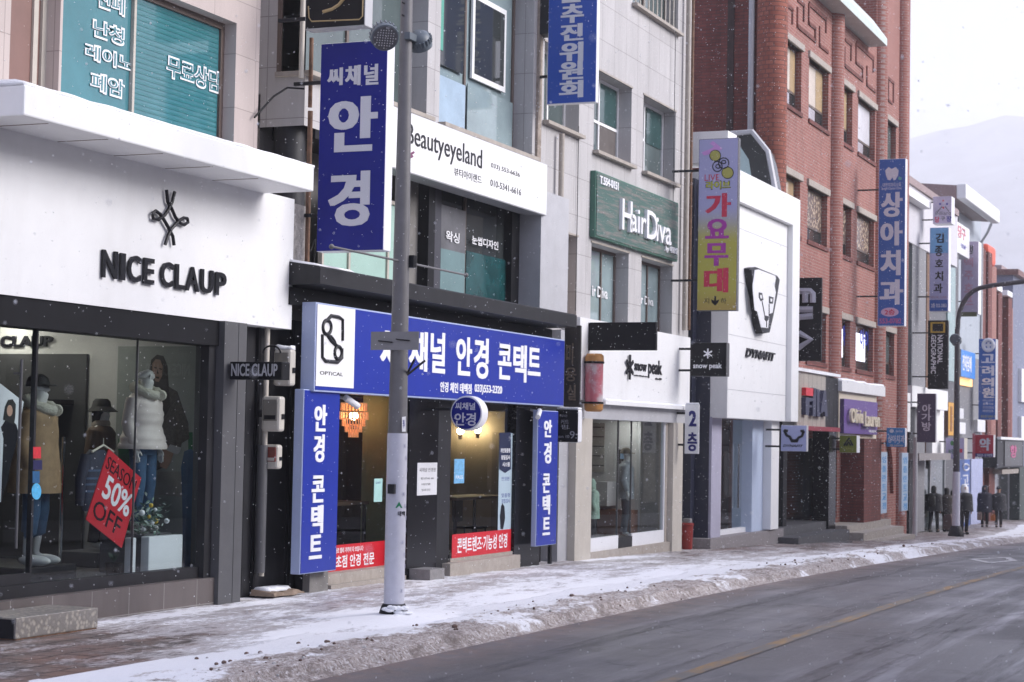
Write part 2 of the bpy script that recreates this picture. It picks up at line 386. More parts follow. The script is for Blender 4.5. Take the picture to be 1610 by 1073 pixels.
# ================================================================== THE SETTING
def grid(name, Xs, ds, fn, m, attrs=(), smooth=True, kind='structure'):
    nx, nd = len(Xs), len(ds); V = []; A = {k: [] for k in attrs}
    for X in Xs:
        for d in ds:
            p, at = fn(X, d); V.append(p)
            for k in attrs: A[k].append(at[k])
    F = [(i*nd+j, i*nd+j+1, (i+1)*nd+j+1, (i+1)*nd+j) for i in range(nx-1) for j in range(nd-1)]
    me = bpy.data.meshes.new(name); me.from_pydata(V, [], F)
    bm = bmesh.new(); bm.from_mesh(me); bmesh.ops.recalc_face_normals(bm, faces=bm.faces)
    if sum(f.normal.z for f in bm.faces) < 0: bmesh.ops.reverse_faces(bm, faces=bm.faces)
    bm.to_mesh(me); bm.free()
    for k in attrs: me.attributes.new(k, 'FLOAT', 'POINT').data.foreach_set('value', A[k])
    if smooth: me.polygons.foreach_set('use_smooth', [True]*len(me.polygons))
    me.materials.append(m); o = bpy.data.objects.new(name, me); COL.objects.link(o)
    if kind: o['kind'] = kind
    return o
def frange(a, b, st):
    r = [a]
    while r[-1] < b: r.append(r[-1]+(st(r[-1]) if callable(st) else st))
    return r
def nz(x, y, s, z=0.0): return noise.noise(Vector((x*s, y*s, z)))
class NB:
    """small node-building shorthand"""
    def __init__(s, name):
        s.m = bpy.data.materials.new(name); s.m.use_nodes = True; s.n = s.m.node_tree.nodes; s.L = s.m.node_tree.links; s.p = s.n['Principled BSDF']
        s.tc = s.n.new('ShaderNodeTexCoord')
    def noise(s, scale, detail=5, rough=.6, mscale=(1, 1, 1)):
        mp = s.n.new('ShaderNodeMapping'); mp.inputs['Scale'].default_value = mscale; s.L.new(s.tc.outputs['Object'], mp.inputs[0])
        k = s.n.new('ShaderNodeTexNoise'); k.inputs['Scale'].default_value = scale; k.inputs['Detail'].default_value = detail; k.inputs['Roughness'].default_value = rough
        s.L.new(mp.outputs[0], k.inputs['Vector']); return k.outputs['Fac']
    def attr(s, name): a = s.n.new('ShaderNodeAttribute'); a.attribute_name = name; return a.outputs['Fac']
    def math(s, op, a, b=None, c=None):
        k = s.n.new('ShaderNodeMath'); k.operation = op
        for i, v in enumerate((a, b, c)):
            if v is None: continue
            if isinstance(v, (int, float)): k.inputs[i].default_value = v
            else: s.L.new(v, k.inputs[i])
        return k.outputs[0]
    def rng(s, v, a, b, c=0.0, d=1.0, smooth=True):
        k = s.n.new('ShaderNodeMapRange'); k.interpolation_type = 'SMOOTHSTEP' if smooth else 'LINEAR'
        s.L.new(v, k.inputs[0])
        for i, x in enumerate((a, b, c, d)): k.inputs[i+1].default_value = x
        return k.outputs[0]
    def mix(s, f, a, b, blend='MIX'):
        k = s.n.new('ShaderNodeMix'); k.data_type = 'RGBA'; k.blend_type = blend
        for sock, v in ((0, f), (6, a), (7, b)):
            if isinstance(v, (int, float)): k.inputs[sock].default_value = v if sock == 0 else (v, v, v, 1)
            elif isinstance(v, tuple): k.inputs[sock].default_value = (*v, 1)
            else: s.L.new(v, k.inputs[sock])
        return k.outputs[2]
    def bump(s, h, st, dist=.02):
        b = s.n.new('ShaderNodeBump'); b.inputs['Strength'].default_value = st; b.inputs['Distance'].default_value = dist
        s.L.new(h, b.inputs['Height']); s.L.new(b.outputs[0], s.p.inputs['Normal'])
# --- base ground reaching the horizon
k = NB('frozen_ground'); n1 = k.noise(.05, 6); k.L.new(k.mix(k.rng(n1, .4, .6), lin('#6f6a68'), (.6, .6, .64)), k.p.inputs['Base Color']); k.p.inputs['Roughness'].default_value = .9
grid('ground', [-60, 0, 14, 28, 42, 50, 58, 66, 80, 120, 220, 600, 2560], [-880, -60, -16, -9, 0, 8, 60, 1740], lambda X, d: ((X, d, zs(X)-.45), {}), k.m, smooth=False)
# --- road
k = NB('wet_asphalt')
fine = k.noise(75, 3, .8); mid = k.noise(1.1, 6, .62, (.16, 1.0, 1)); trk = k.noise(2.4, 3, .5, (.02, 1.0, 1)); patch = k.noise(.35, 5, .6)
base = k.mix(k.rng(mid, .35, .68), (.062, .058, .062), (.112, .107, .115))
base = k.mix(k.math('MULTIPLY', k.rng(trk, .5, .62), .22), base, (.06, .055, .058))
dust = k.math('MULTIPLY', k.rng(k.noise(.9, 7, .68, (.10, 1.3, 1)), .46, .66), k.attr('dust'))
base = k.mix(dust, base, (.34, .33, .36))
base = k.mix(k.math('MULTIPLY', k.rng(fine, .52, .68), .5), base, (.24, .23, .24))
base = k.mix(k.math('MULTIPLY', k.attr('mud'), k.rng(k.noise(6, 6, .7), .3, .6)), base, lin('#7a655c'))
vc = k.n.new('ShaderNodeTexVoronoi'); vc.feature = 'DISTANCE_TO_EDGE'; vc.inputs['Scale'].default_value = .42; wn = k.n.new('ShaderNodeVectorMath'); wn.operation = 'ADD'; nv = k.n.new('ShaderNodeTexNoise'); nv.inputs['Scale'].default_value = 2.5; nv.inputs['Detail'].default_value = 5; k.L.new(k.tc.outputs['Object'], nv.inputs['Vector']); k.L.new(k.tc.outputs['Object'], wn.inputs[0]); k.L.new(nv.outputs['Color'], wn.inputs[1]); k.L.new(wn.outputs[0], vc.inputs['Vector'])
crk = k.math('MULTIPLY', k.rng(vc.outputs['Distance'], .004, .016, 1, 0), k.rng(k.noise(.5, 3), .48, .6))
base = k.mix(k.math('MULTIPLY', crk, .7), base, (.03, .027, .028))
base = k.mix(k.math('MULTIPLY', k.rng(k.noise(9, 6, .75, (.25, 1.4, 1)), .56, .7), .35), base, (.3, .285, .3))
k.L.new(base, k.p.inputs['Base Color']); k.L.new(k.rng(patch, .4, .6, .42, .62), k.p.inputs['Roughness']); k.bump(fine, .25, .01)
YC = -6.05
def roadf(X, d):
    Y = d+bend(X); z = zs(X)-.07
    du = .28*max(0, 1-abs(d+3.9+.6)/1.2)+(.95 if d < YC-.45 else (.18 if d > YC+.4 else .5))*(0.55+.45*math.sin(d*4.4+.5)**2)
    mu = max(0, 1-(CURB+.2-.6-d)/.75) if d < CURB-.4 else 1
    return (X, Y, z), {'dust': du, 'mud': max(0, min(1, mu))*.75}
grid('road', frange(-40, 260, lambda X: .6 if -2 < X < 90 else 4), [-8.8+.17*i for i in range(33)], roadf, k.m, ('dust', 'mud'), smooth=True)
# --- far pavement across the street (behind the camera)
grid('pavement', frange(-40, 120, 3), [-16, -13, -10, -8.8], lambda X, d: ((X, d+bend(X), zs(X)-.01), {}), M_gstone)
# --- near pavement with trodden snow
k = NB('snowy_pavers')
br = k.n.new('ShaderNodeTexBrick'); k.L.new(k.tc.outputs['Object'], br.inputs['Vector']); br.inputs['Scale'].default_value = 1; br.inputs['Brick Width'].default_value = .3; br.inputs['Row Height'].default_value = .3
br.inputs['Mortar Size'].default_value = .012; br.offset = .5
br.inputs['Color1'].default_value = (.13, .1, .088, 1); br.inputs['Color2'].default_value = (.1, .08, .072, 1); br.inputs['Mortar'].default_value = (.025, .02, .02, 1)
wet = k.noise(1.6, 6, .65, (.5, 1, 1)); big = k.noise(1.5, 8, .68, (.42, 1.25, 1)); finen = k.noise(14, 5, .7, (.5, 1.2, 1)); vf = k.noise(60, 4, .7)
pav = k.mix(k.rng(wet, .42, .66), br.outputs['Color'], lin('#7d675f'))
pav = k.mix(k.math('MULTIPLY', k.rng(k.noise(.8, 4, .6), .52, .66), .5), pav, lin('#85604f'))
pav = k.mix(k.math('MULTIPLY', k.rng(vf, .5, .72), .3), pav, (.4, .38, .38))
pav = k.mix(k.math('MULTIPLY', br.outputs['Fac'], .75), pav, (.03, .025, .023))
msk = k.math('ADD', k.attr('cover'), k.math('ADD', k.math('MULTIPLY', k.math('SUBTRACT', big, .5), 1.55), k.math('ADD', k.math('MULTIPLY', k.math('SUBTRACT', finen, .5), 1.0), k.math('MULTIPLY', k.math('SUBTRACT', k.noise(4.5, 6, .7, (.55, 1.2, 1)), .5), .9))))
msk = k.math('ADD', msk, k.math('MULTIPLY', k.math('SUBTRACT', k.noise(34, 5, .75, (.7, 1.1, 1)), .5), .55)); half = k.rng(msk, .22, .56); full = k.rng(msk, .55, .82)
c = k.mix(k.math('MULTIPLY', half, .8), pav, (.56, .53, .54)); c = k.mix(full, c, (.84, .84, .87))
k.L.new(c, k.p.inputs['Base Color']); k.L.new(k.rng(full, 0, 1, .5, .85), k.p.inputs['Roughness'])
k.bump(k.math('ADD', k.math('MULTIPLY', full, .8), k.math('ADD', k.math('MULTIPLY', finen, .35), k.math('MULTIPLY', br.outputs['Fac'], -.25))), .55, .02)
POLE = (16.87, -2.4)
def wf(X, d):
    Y = CURB+bend(X)+d
    cv = float(np.interp(X, [9, 12.8, 14.2, 15.5, 18, 24, 29, 33, 38, 46, 60], [.0, .02, .2, .44, .54, .56, .46, .3, .16, .12, .16]))
    cv += .15+.25*math.exp(-((d-1.0)/.55)**2)*float(np.interp(X, [12.5, 14.5, 30, 36, 45, 55], [.15, 1, 1, .75, .45, .5]))
    g = math.exp(-(((X-POLE[0])/.9)**2+((Y-POLE[1])/.5)**2)); cv += .6*g
    if 14.4 < X < 18.6: cv += .35*math.exp(-((Y+.28)/.16)**2)
    if 28.4 < X < 31: cv += .5*math.exp(-((Y+.12)/.14)**2)
    z = zs(X)+.08*g+.012*nz(X, Y, 2.3)+.006*nz(X, Y, 7, 3)
    return (X, Y, z), {'cover': cv}
grid('sidewalk', frange(2, 130, lambda X: .09 if X < 34 else (.25 if X < 75 else 2)), [0, .12, .25, .4, .55, .7, .85, 1.0, 1.15, 1.3, 1.5, 1.7, 1.9, 2.1, 2.3, 2.5, 2.7, 2.85, 3.0, 3.15, 3.3, 3.6, 4.2, 8, 12], wf, k.m, ('cover',))
# --- kerb stones
mb = MB()
for i, X in enumerate(frange(2, 120, 1.0)):
    a, b = X+.006, X+.994; y0, y1 = CURB+bend(a), CURB+bend(b)
    mb.prism([(a, y0), (b, y1), (b, y1-.16), (a, y0-.16)], lambda u, v, d: (u, v, zs(u)+d), -.2, .012)
tag(mb.build('kerb', M_gstone, bevel=.012), kind='structure')
# --- ploughed slush along the kerb
k = NB('dirty_slush')
n1 = k.noise(6, 8, .75); n2 = k.noise(30, 5, .75); n3 = k.noise(1.6, 4, .6, (.5, 1, 1))
dv = k.math('ADD', k.attr('dirty'), k.math('ADD', k.math('MULTIPLY', k.math('SUBTRACT', n1, .5), 1.5), k.math('MULTIPLY', k.math('SUBTRACT', n3, .5), 2.3)))
n4 = k.noise(17, 6, .8)
brn = k.mix(k.rng(n4, .38, .62), (.19, .148, .13), (.5, .435, .405)); brn = k.mix(k.rng(n2, .5, .64), brn, (.72, .69, .69)); brn = k.mix(k.rng(n1, .57, .68), brn, (.76, .74, .75)); brn = k.mix(k.math('MULTIPLY', k.rng(k.noise(3.2, 7, .75, (.7, 1, 1)), .5, .62), .65), brn, (.14, .108, .094))
c = k.mix(k.rng(k.math('ADD', dv, k.math('MULTIPLY', k.math('SUBTRACT', n4, .5), .8)), .4, .7), (.84, .84, .87), brn)
c = k.mix(k.math('MULTIPLY', k.rng(k.math('ADD', n4, k.math('MULTIPLY', k.attr('dirty'), .1)), .67, .73), k.rng(k.attr('dirty'), .1, .5)), c, (.07, .052, .046))
k.L.new(c, k.p.inputs['Base Color']); k.p.inputs['Roughness'].default_value = .75
k.bump(k.math('ADD', n4, k.math('MULTIPLY', n2, .5)), .55, .035)
def sl(X, d):
    Y = CURB+bend(X)+d
    wv = 1+.35*nz(X, 0, .35, 5); a = float(np.interp(X, [9, 14, 20, 30, 33, 37, 40, 46, 60], [.02, .025, .032, .034, .06, .07, .035, .03, .03]))
    pr = math.exp(-((d-.12)/(.42*wv))**2)
    lump = .5+.7*nz(X, Y, 6)+.6*nz(X, Y, 13, 2)+.55*nz(X, Y, 26, 9)
    h = a*pr*max(.1, .35+.9*lump)+.008*math.exp(-((d-.05)/.3)**2)
    base = zs(X)-.07*float(np.interp(d, [-.62, -.45, -.25, -.1], [1, .8, -.25, -.22]))*(1 if d < .3 else max(0, 1-(d-.3)/.5))
    edge = 1.0 if -.3+.1*nz(X, 3, 1.2) < d < .95+.25*nz(X, 9, .7) else 0.0
    dirty = float(np.interp(d+.22*nz(X, Y, 1.6, 4)+.1*nz(X, Y, 5, 8), [-.7, -.15, .12, .38, .58], [1.0, .85, .6, .3, -.2]))*float(np.interp(X, [28, 33, 37, 42], [1, .72, .55, .85]))
    return (X, Y, base+(h+.004 if edge else -.03)), {'dirty': dirty}
grid('slush_bank', frange(8, 78, lambda X: max(.035, .035*(X/17)**1.6)), [-.72, -.6]+[-.56+.045*i for i in range(41)]+[1.36], sl, k.m, ('dirty',), kind='stuff')
bpy.data.objects['slush_bank']['label'] = 'brown ploughed slush heaped along the kerb'
# loose clods on the bank
mb = MB(); rnd = random.Random(3)
for i in range(150):
    X = 12+rnd.random()**1.6*40; d = rnd.gauss(.12, .3); Y = CURB+bend(X)+d; r = rnd.uniform(.008, .02)*(1.6 if rnd.random() < .07 else 1)
    z = sl(X, max(-.5, min(1.2, d)))[0][2]
    mb.mi(0 if rnd.random() < .6 else 1).ball((X, Y, z+r*.3), r*rnd.uniform(.8, 1.5), r, r*.8, 7, 5)
o = mb.build('slush_clods', [mat('muddy_ice', lin('#6b574f'), .8, var=.35, scale=30, bump=.5), mat('grey_ice', (.5, .48, .48), .7, var=.25, scale=30, bump=.5)], smooth='all')
tag(o, 'small muddy ice clods scattered over the slush bank', None, kind='stuff')
# --- road markings
def strip(name, pts, wd, z, m):
    mb = MB()
    for i in range(len(pts)-1):
        (a, y0), (b, y1) = pts[i], pts[i+1]
        mb.poly([(a, y0-wd/2, zs(a)-.07+z), (b, y1-wd/2, zs(b)-.07+z), (b, y1+wd/2, zs(b)-.07+z), (a, y0+wd/2, zs(a)-.07+z)])
    return tag(mb.build(name, m), kind='structure')
k = NB('worn_yellow_paint'); n1 = k.noise(5, 6, .7, (.3, 1, 1)); k.L.new(k.mix(k.rng(n1, .36, .58), lin('#937348'), (.14, .128, .115)), k.p.inputs['Base Color']); k.p.inputs['Roughness'].default_value = .6
strip('centre_line_marking', [(X, YC+bend(X)) for X in frange(6, 120, .6)], .15, .005, k.m)
k = NB('worn_white_paint'); n1 = k.noise(5, 6, .7); k.L.new(k.mix(k.rng(n1, .45, .66), (.55, .54, .55), (.16, .15, .155)), k.p.inputs['Base Color']); k.p.inputs['Roughness'].default_value = .6
def roadpt(x, y):
    X, Y, z = PG(x, y); return X, Y
q = [roadpt(1528, 880), roadpt(1583, 877), roadpt(1594, 882), roadpt(1556, 886)]
mb = MB()
for i in range(4):
    (ax, ay), (bx_, by) = q[i], q[(i+1) % 4]; v = Vector((bx_-ax, by-ay)); L_ = v.length; nn = Vector((-v.y, v.x))/L_*.07
    mb.poly([(ax-nn.x, ay-nn.y, zs(ax)-.065+.0015*i), (bx_-nn.x, by-nn.y, zs(bx_)-.065+.0015*i), (bx_+nn.x, by+nn.y, zs(bx_)-.065+.0015*i), (ax+nn.x, ay+nn.y, zs(ax)-.065+.0015*i)])
tag(mb.build('lane_arrow_marking', k.m), kind='structure')
mt = bpy.data.materials.new('wet_tyre_track'); mt.use_nodes = True; n_ = mt.node_tree.nodes; L_n = mt.node_tree.links
p_ = n_['Principled BSDF']; p_.inputs['Base Color'].default_value = (.05, .046, .05, 1); p_.inputs['Roughness'].default_value = .4
tc_ = n_.new('ShaderNodeTexCoord'); no_ = n_.new('ShaderNodeTexNoise'); no_.inputs['Scale'].default_value = 2.2; no_.inputs['Detail'].default_value = 7; no_.inputs['Roughness'].default_value = .72; mp_ = n_.new('ShaderNodeMapping'); mp_.inputs['Scale'].default_value = (.35, 3, 1)
L_n.new(tc_.outputs['Object'], mp_.inputs[0]); L_n.new(mp_.outputs[0], no_.inputs['Vector']); mr_ = n_.new('ShaderNodeMapRange'); mr_.inputs[1].default_value = .42; mr_.inputs[2].default_value = .66; mr_.inputs[4].default_value = .38
L_n.new(no_.outputs['Fac'], mr_.inputs[0]); L_n.new(mr_.outputs[0], p_.inputs['Alpha'])
for i, (y0, cur, wd) in enumerate(((-7.0, .0, .2), (-7.32, .02, .12), (-8.15, .0, .22), (-8.4, -.03, .1), (-4.55, .0, .24), (-5.75, .0, .2))):
    strip('tyre_track', [(X, y0+cur*math.sin(X*.35)*4+bend(X)+.03*math.sin(X*.9+i)) for X in frange(6, 60, .5)], wd, .0045+.0004*i, mt)
strip('tyre_track', [(17+u*6, -6.9-1.5*(1-math.cos(u*1.5))) for u in [i*.08 for i in range(14)]], .16, .0075, mt)
strip('tyre_track', [(18.2+u*6, -6.8-1.5*(1-math.cos(u*1.5))) for u in [i*.08 for i in range(14)]], .12, .0079, mt)
# --- hills beyond the town
k = NB('snowy_woods'); n1 = k.noise(.02, 8, .7); k.L.new(k.mix(k.rng(n1, .42, .6), (.12, .12, .14), (.2, .205, .23)), k.p.inputs['Base Color']); k.p.inputs['Roughness'].default_value = .95
def hl(X, d):
    r = max(0, (X-1150)/1050); z = -12+400*min(1, r)*(.78+.2*math.sin(d*.0033+1.2)+.12*nz(X, d, .0036)+.05*nz(X, d, .015))
    return (X, d, z), {}
grid('hills', frange(1100, 2560, 40), frange(-860, 1720, 40), hl, k.m)

# ================================================================== CLOTHING SHOP BUILDING (far left)
GR1 = -1.79
X1R = FX(461, 400); X1L = FX(-260, 500)
b1 = thing('shop_building', 'pink stone building with white ground floor shop front and teal upstairs window', 'building', (16, 3, GR1))
h1 = (FX(16, 60, .35), FX(94, 60, .35), FZ(20, 160, .35), FZ(370, 36, .35)); h2 = (FX(98, 60, .35), FX(370, 120, .35), FZ(366, 262, .35), FZ(370, 36, .35))
Zu = FZ(300, 300, .35)
wallholes(MB(), FX(-300, 100, .35), FX(407, 120, .35), Zu, 9.5, .35, [h1, h2], .22, 6).build('wall', M_tilep, b1)
f = window(b1, h1, .5, M_cream, M_brblind, .07, (.78,))
f = window(b1, h2, .5, M_brownfr, M_teal, .07, (), ())
# slatted blind behind the film reads as faint lines; the split of the sash
bx(h2[0]+(h2[1]-h2[0])*.44, h2[0]+(h2[1]-h2[0])*.44+.04, .49, .54, h2[2]+.07, h2[3]-.07).build('mullion', M_cream, f)
M_filmline = mat('teal_film_shadow', lin('#397377'), .1, var=.1)
mb = MB(); z = h2[2]+.15
while z < h2[3]-.1:
    mb.box(h2[0]+(h2[1]-h2[0])*.46, h2[1]-.08, .5255, .53, z, z+.022); z += .055
mb.build('blind', M_filmline, f)
dec = [('진폐', (152, -22, 196, 28)), ('난청', (146, 27, 195, 75)), ('레이노', (134, 65, 210, 117)), ('폐암', (142, 110, 195, 158)), ('무료상담', (262, 84, 347, 150))]
th = thing('window_lettering', 'white outlined words stuck inside the teal upstairs window', 'window decal', (h2[0], .52, h2[2]))
for s_, r_ in dec:
    mb = MB(); mi_ = MB()
    R_ = rect(('F', .52), *r_); Rb = rect(('F', .52), *r_)
    letters(mb, s_, *R_, mapF(.52), 3, .002); letters(mi_, s_, R_[0]+.022, R_[1]+.022, R_[2]-.022, R_[3]-.022, mapF(.516), 0, .002)
    mb.build('lettering', M_let, th, normals=False); mi_.build('lettering', M_teal, th, normals=False)
# canopy with its snow
cy = -.62; ca = PF(39, 133, cy); cb = PF(493, 316, cy); czb = FZ(39, 182, cy)
MB().box(ca[0], cb[0], cy, .35, czb, ca[1]).build('canopy', M_white, b1, bevel=.015)
sn = MB(); xs_ = frange(ca[0], cb[0], .12)
sn.rings([[(x, cy+.02, ca[1]-.002), (x, cy+.015, ca[1]+.03+.012*nz(x, 0, 3)), (x, cy+.1, ca[1]+.05+.015*nz(x, 1, 2)), (x, .2, ca[1]+.07), (x, .33, ca[1]+.06), (x, .34, ca[1]-.002)] for x in xs_])
sn.build('snow_cap', M_snow, b1, smooth='all')
for x in frange(ca[0]+.4, cb[0]-.3, .9)[:-1]: bx(x, x+.012, cy+.05, -.02, czb-.004, czb-.001).build('soffit_joint', M_rust, b1)
fzb = FZ(455, 518); fzt = czb+.02
bx(X1L, X1R, 0, .3, fzb, fzt).build('fascia_panel', M_white, b1)
bx(X1R, FX(479, 400, .12), .12, .3, FZ(468, 474, .12), FZ(470, 322, .12)).build('broken_plaster_edge', mat('broken_plaster', (.5, .46, .42), .9, var=.4, scale=14, dirt=.5, bump=.8), b1)
sg = thing('shop_sign', 'black raised shop name under a knot emblem on the white fascia', 'sign', (FX(157, 440), 0, FZ(157, 440)))
P0 = ('F', -.0)
for c_, xa_, xb2_ in zip('NICECLAUP', (158, 186, 198, 223, 250, 273, 289.5, 313, 336), (180, 192.5, 217, 238, 268, 287, 309, 331, 351.5)):
    txt(c_, P0, (xa_, 392.5+.197*(xa_-158), xb2_, 436+.157*(xb2_-158)), M_letb, sg, 1, .025, d0=.01)
strokes(P0, [[(257, 299), (259, 318), (265, 328), (271, 342), (278, 351), (285, 354), (291, 350), (290, 344), (284, 343), (276, 348), (265, 360), (259, 372), (255, 385)],
             [(270, 302), (266, 318), (260, 330), (254, 339), (244, 346), (236, 344), (235, 336), (240, 332), (247, 337), (253, 346), (260, 358), (267, 372), (269, 386)]], .018, M_letb, sg, 'emblem', .04, .015)
mb = MB()
# ground floor front
gy = .16; hx = FX(349, 600)
bx(X1L, FX(345, 600, .02), .02, .3, FZ(330, 519, .02)-.16, fzb).build('header', M_black, b1)
bx(FX(325, 700, .05), FX(348, 700, .05), .05, .15, GR1, fzb-.16).build('dark_pier', M_dark, b1)
pl_ = MB(); xa, xb_ = FX(349, 700, -.05), FX(384, 700, -.05); xm = xa+(xb_-xa)*.62
pl_.box(xa, xm-.006, -.05, .3, GR1-.1, fzb).box(xm+.006, xb_, -.05, .3, GR1-.1, fzb).box(xm-.006, xm+.006, -.03, .3, GR1-.1, fzb)
pl_.build('grey_pilaster', M_grey, b1)
bzt = FZ(200, 924, 0)
bx(X1L, xa, 0, .3, GR1-.2, bzt).build('granite_plinth', M_gran, b1)
grz = bzt+.115
bx(X1L, FX(326, 850, gy), gy-.05, gy+.06, bzt, grz).build('glazing_rail', M_dark, b1)
hz = FZ(330, 519, .02)-.16
gl = bx(FX(54, 700, gy), FX(325, 700, gy), gy, gy+.012, grz, hz).build('shop_glass', M_glass, b1)
for px in (213, 322):
    x = FX(px, 700, gy); bx(x-.004, x+.004, gy-.004, gy+.02, grz, hz).build('glass_joint', M_grey if px == 213 else M_lgrey, gl)
dx0, dx1 = FX(-58, 700, gy), FX(53, 700, gy)
dr = bx(dx0, dx1-.02, gy, gy+.012, grz+.1, hz).build('glass_door', M_glass, b1)
mb = MB().box(dx0, dx1-.01, gy-.02, gy+.03, grz-.02, grz+.1).box(dx1-.03, dx1, gy-.02, gy+.03, grz+.1, hz)
mb.build('door_frame', M_dark, dr)
hxx = FX(30, 700, gy-.08)
MB().tube([(hxx, gy-.08, FZ(34, 862, gy-.08)), (hxx, gy-.08, FZ(42, 566, gy-.08))], .014).tube([(hxx, gy, -.9), (hxx, gy-.08, -.9)], .01).tube([(hxx, gy, .5), (hxx, gy-.08, .5)], .01).build('handle', M_grey, dr, smooth=True)
# room behind the glass
XR = FX(343, 700, .3); fl = grz-.06; ce = 1.3
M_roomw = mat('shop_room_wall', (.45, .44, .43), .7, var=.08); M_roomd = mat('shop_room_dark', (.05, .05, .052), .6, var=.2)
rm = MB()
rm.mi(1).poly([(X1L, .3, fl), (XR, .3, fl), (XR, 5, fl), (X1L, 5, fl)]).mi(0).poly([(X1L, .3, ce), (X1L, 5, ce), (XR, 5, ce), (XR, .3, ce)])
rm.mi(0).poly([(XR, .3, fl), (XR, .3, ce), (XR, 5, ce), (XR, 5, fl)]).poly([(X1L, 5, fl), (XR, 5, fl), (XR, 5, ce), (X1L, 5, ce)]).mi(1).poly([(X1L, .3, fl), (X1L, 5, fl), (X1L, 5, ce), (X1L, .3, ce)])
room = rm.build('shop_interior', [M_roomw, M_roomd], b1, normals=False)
M_lamp = emis('warm_lamp', (1, .93, .82), 48)
for px, py in ((57, 487), (70, 503), (140, 510), (-6, 494), (8, 512), (205, 505)):
    x, y = PZ(px, py, ce-.01); MB().lathe((x, y, ce-.03), [(.11, 0), (.12, .028)], 18).build('ceiling_lamp', M_lamp, room)
# dark shelf recess and inner lettering on the right hand wall
pw = ('S', XR-.02)
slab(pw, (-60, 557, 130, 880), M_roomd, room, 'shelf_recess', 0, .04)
slab(pw, (78, 629, 119, 638), M_black, room, 'shelf', .04, .3)
txt('NICE CLAUP', ('S', XR), (-62, 529, 84, 545), M_letb, room, 2, .03)
pst = thing('wall_poster', 'large photo poster of a long haired person in tweed jacket inside the clothing shop', 'poster', (XR-.1, .7, fl))
pr_ = ('S', XR-.1)
slab(pr_, (186, 545, 318, 905), mat('poster_paper', (.22, .24, .23), .6, var=.12), pst, 'sheet', -.03, 0)
for q_ in ([(186, 690), (204, 690), (204, 890), (186, 890)], [(296, 680), (303, 680), (303, 860), (296, 860)]): polys(pr_, [q_], mat('poster_green', lin('#1c5a3c'), .6), pst, 'green_band', .002)
polys(pr_, [[(246, 740), (246, 690), (240, 630), (250, 610), (262, 606), (279, 616), (287, 640), (296, 665), (298, 690), (286, 697), (282, 712), (265, 705), (258, 735)]], mat('poster_tweed', (.06, .055, .05), .7, var=.5, scale=30), pst, 'tweed_jacket', .003)
polys(pr_, [[(236, 640), (234, 590), (238, 566), (247, 558), (257, 560), (263, 575), (265, 605), (268, 640), (262, 652), (255, 660)]], mat('poster_hair', (.014, .012, .011), .6), pst, 'hair', .004)
polys(pr_, [[(240, 572), (245, 565), (252, 566), (256, 576), (255, 592), (250, 601), (245, 600), (240, 590)], [(250, 705), (264, 700), (275, 708), (268, 728), (262, 738), (252, 734)]], mat('poster_skin', lin('#8a6f62'), .6, var=.15), pst, 'skin', .005)
polys(pr_, [[(262, 708), (268, 699), (285, 704), (283, 712), (278, 715)]], mat('poster_cuff', (.3, .31, .33), .6), pst, 'cuff', .006)
polys(pr_, [[(285, 735), (290, 710), (300, 706), (311, 716), (313, 740), (309, 800), (306, 895), (288, 895), (287, 800)]], mat('poster_denim', lin('#2b4a6a'), .6, var=.3, scale=8), pst, 'jeans', .004)
for q_ in ([(243, 577), (247, 578), (247, 580), (243, 579)], [(251, 579), (255, 580), (255, 582), (251, 581)], [(245, 592), (251, 593), (250, 596), (246, 595)], [(248, 581), (250, 588), (247, 588)]): polys(pr_, [q_], MATS['poster_hair'], pst, 'face_line', .002, .006)
polys(pr_, [[(248, 742), (287, 742), (288, 782), (248, 778)]], mat('poster_crate', (.2, .2, .19), .7), pst, 'crate', .003)
# chequer plate step
sx0, sx1, sy = FX(25, 985, -.55), FX(154, 970, -.55), -.55
szt = FZ(90, 964, sy)
k = NB('chequer_plate'); vz = k.n.new('ShaderNodeTexVoronoi'); vz.inputs['Scale'].default_value = 22; k.L.new(k.tc.outputs['Object'], vz.inputs['Vector'])
k.L.new(k.mix(k.rng(vz.outputs['Distance'], .2, .6), (.5, .46, .4), (.3, .28, .26)), k.p.inputs['Base Color']); k.p.inputs['Metallic'].default_value = .5; k.p.inputs['Roughness'].default_value = .45; k.bump(vz.outputs['Distance'], .5, .01)
st = thing('door_step', 'low chequer plate metal step in front of the clothing shop door', 'step', (sx0, sy, GR1))
bx(sx0-1.2 if False else sx0, sx1, sy, -.01, GR1+.015, szt).build('tread_box', k.m, st, bevel=.006)
bx(sx0+.01, sx1-.01, sy+.004, -.02, GR1-.04, GR1+.014).build('rusty_base', M_rust, st)
bx(sx0-.004, sx0, sy+.02, -.03, GR1+.015, szt-.015).build('end_plate', M_dark, st)
# red sale board hung in the window
sale = thing('sale_board', 'tilted red season sale board hanging inside the shop window', 'sign', (FX(180, 860, gy+.05), gy+.05, FZ(180, 860, gy+.05)))
ps = ('F', gy+.05)
polys(ps, [[(170, 706), (221, 752), (190, 862), (134, 817)]], M_red, sale, 'board', .01)
u_ = lambda x, y: Vector(PF(x, y, gy+.04))
TLb, TRb, BRb, BLb = u_(170, 706), u_(221, 752), u_(190, 862), u_(134, 817)
def mapboard(u, v, d):
    p = (TLb*(1-u)+TRb*u)*v+(BLb*(1-u)+BRb*u)*(1-v); return (p.x, gy+.04-d, p.y)
letters(MB(), 'SEASON', .07, .76, .93, .93, mapboard, 0, .003).build('black_word', M_letb, sale, normals=False)
letters(MB(), 'OFF', .1, .1, .85, .34, mapboard, 0, .003).build('black_word', M_letb, sale, normals=False)
letters(letters(MB(), '50%', .18, .4, .95, .72, mapboard, 1, .003), 'UP TO', .05, .45, .06+.03, .46, mapboard, 0, .003).build('white_figures', M_let, sale, normals=False)
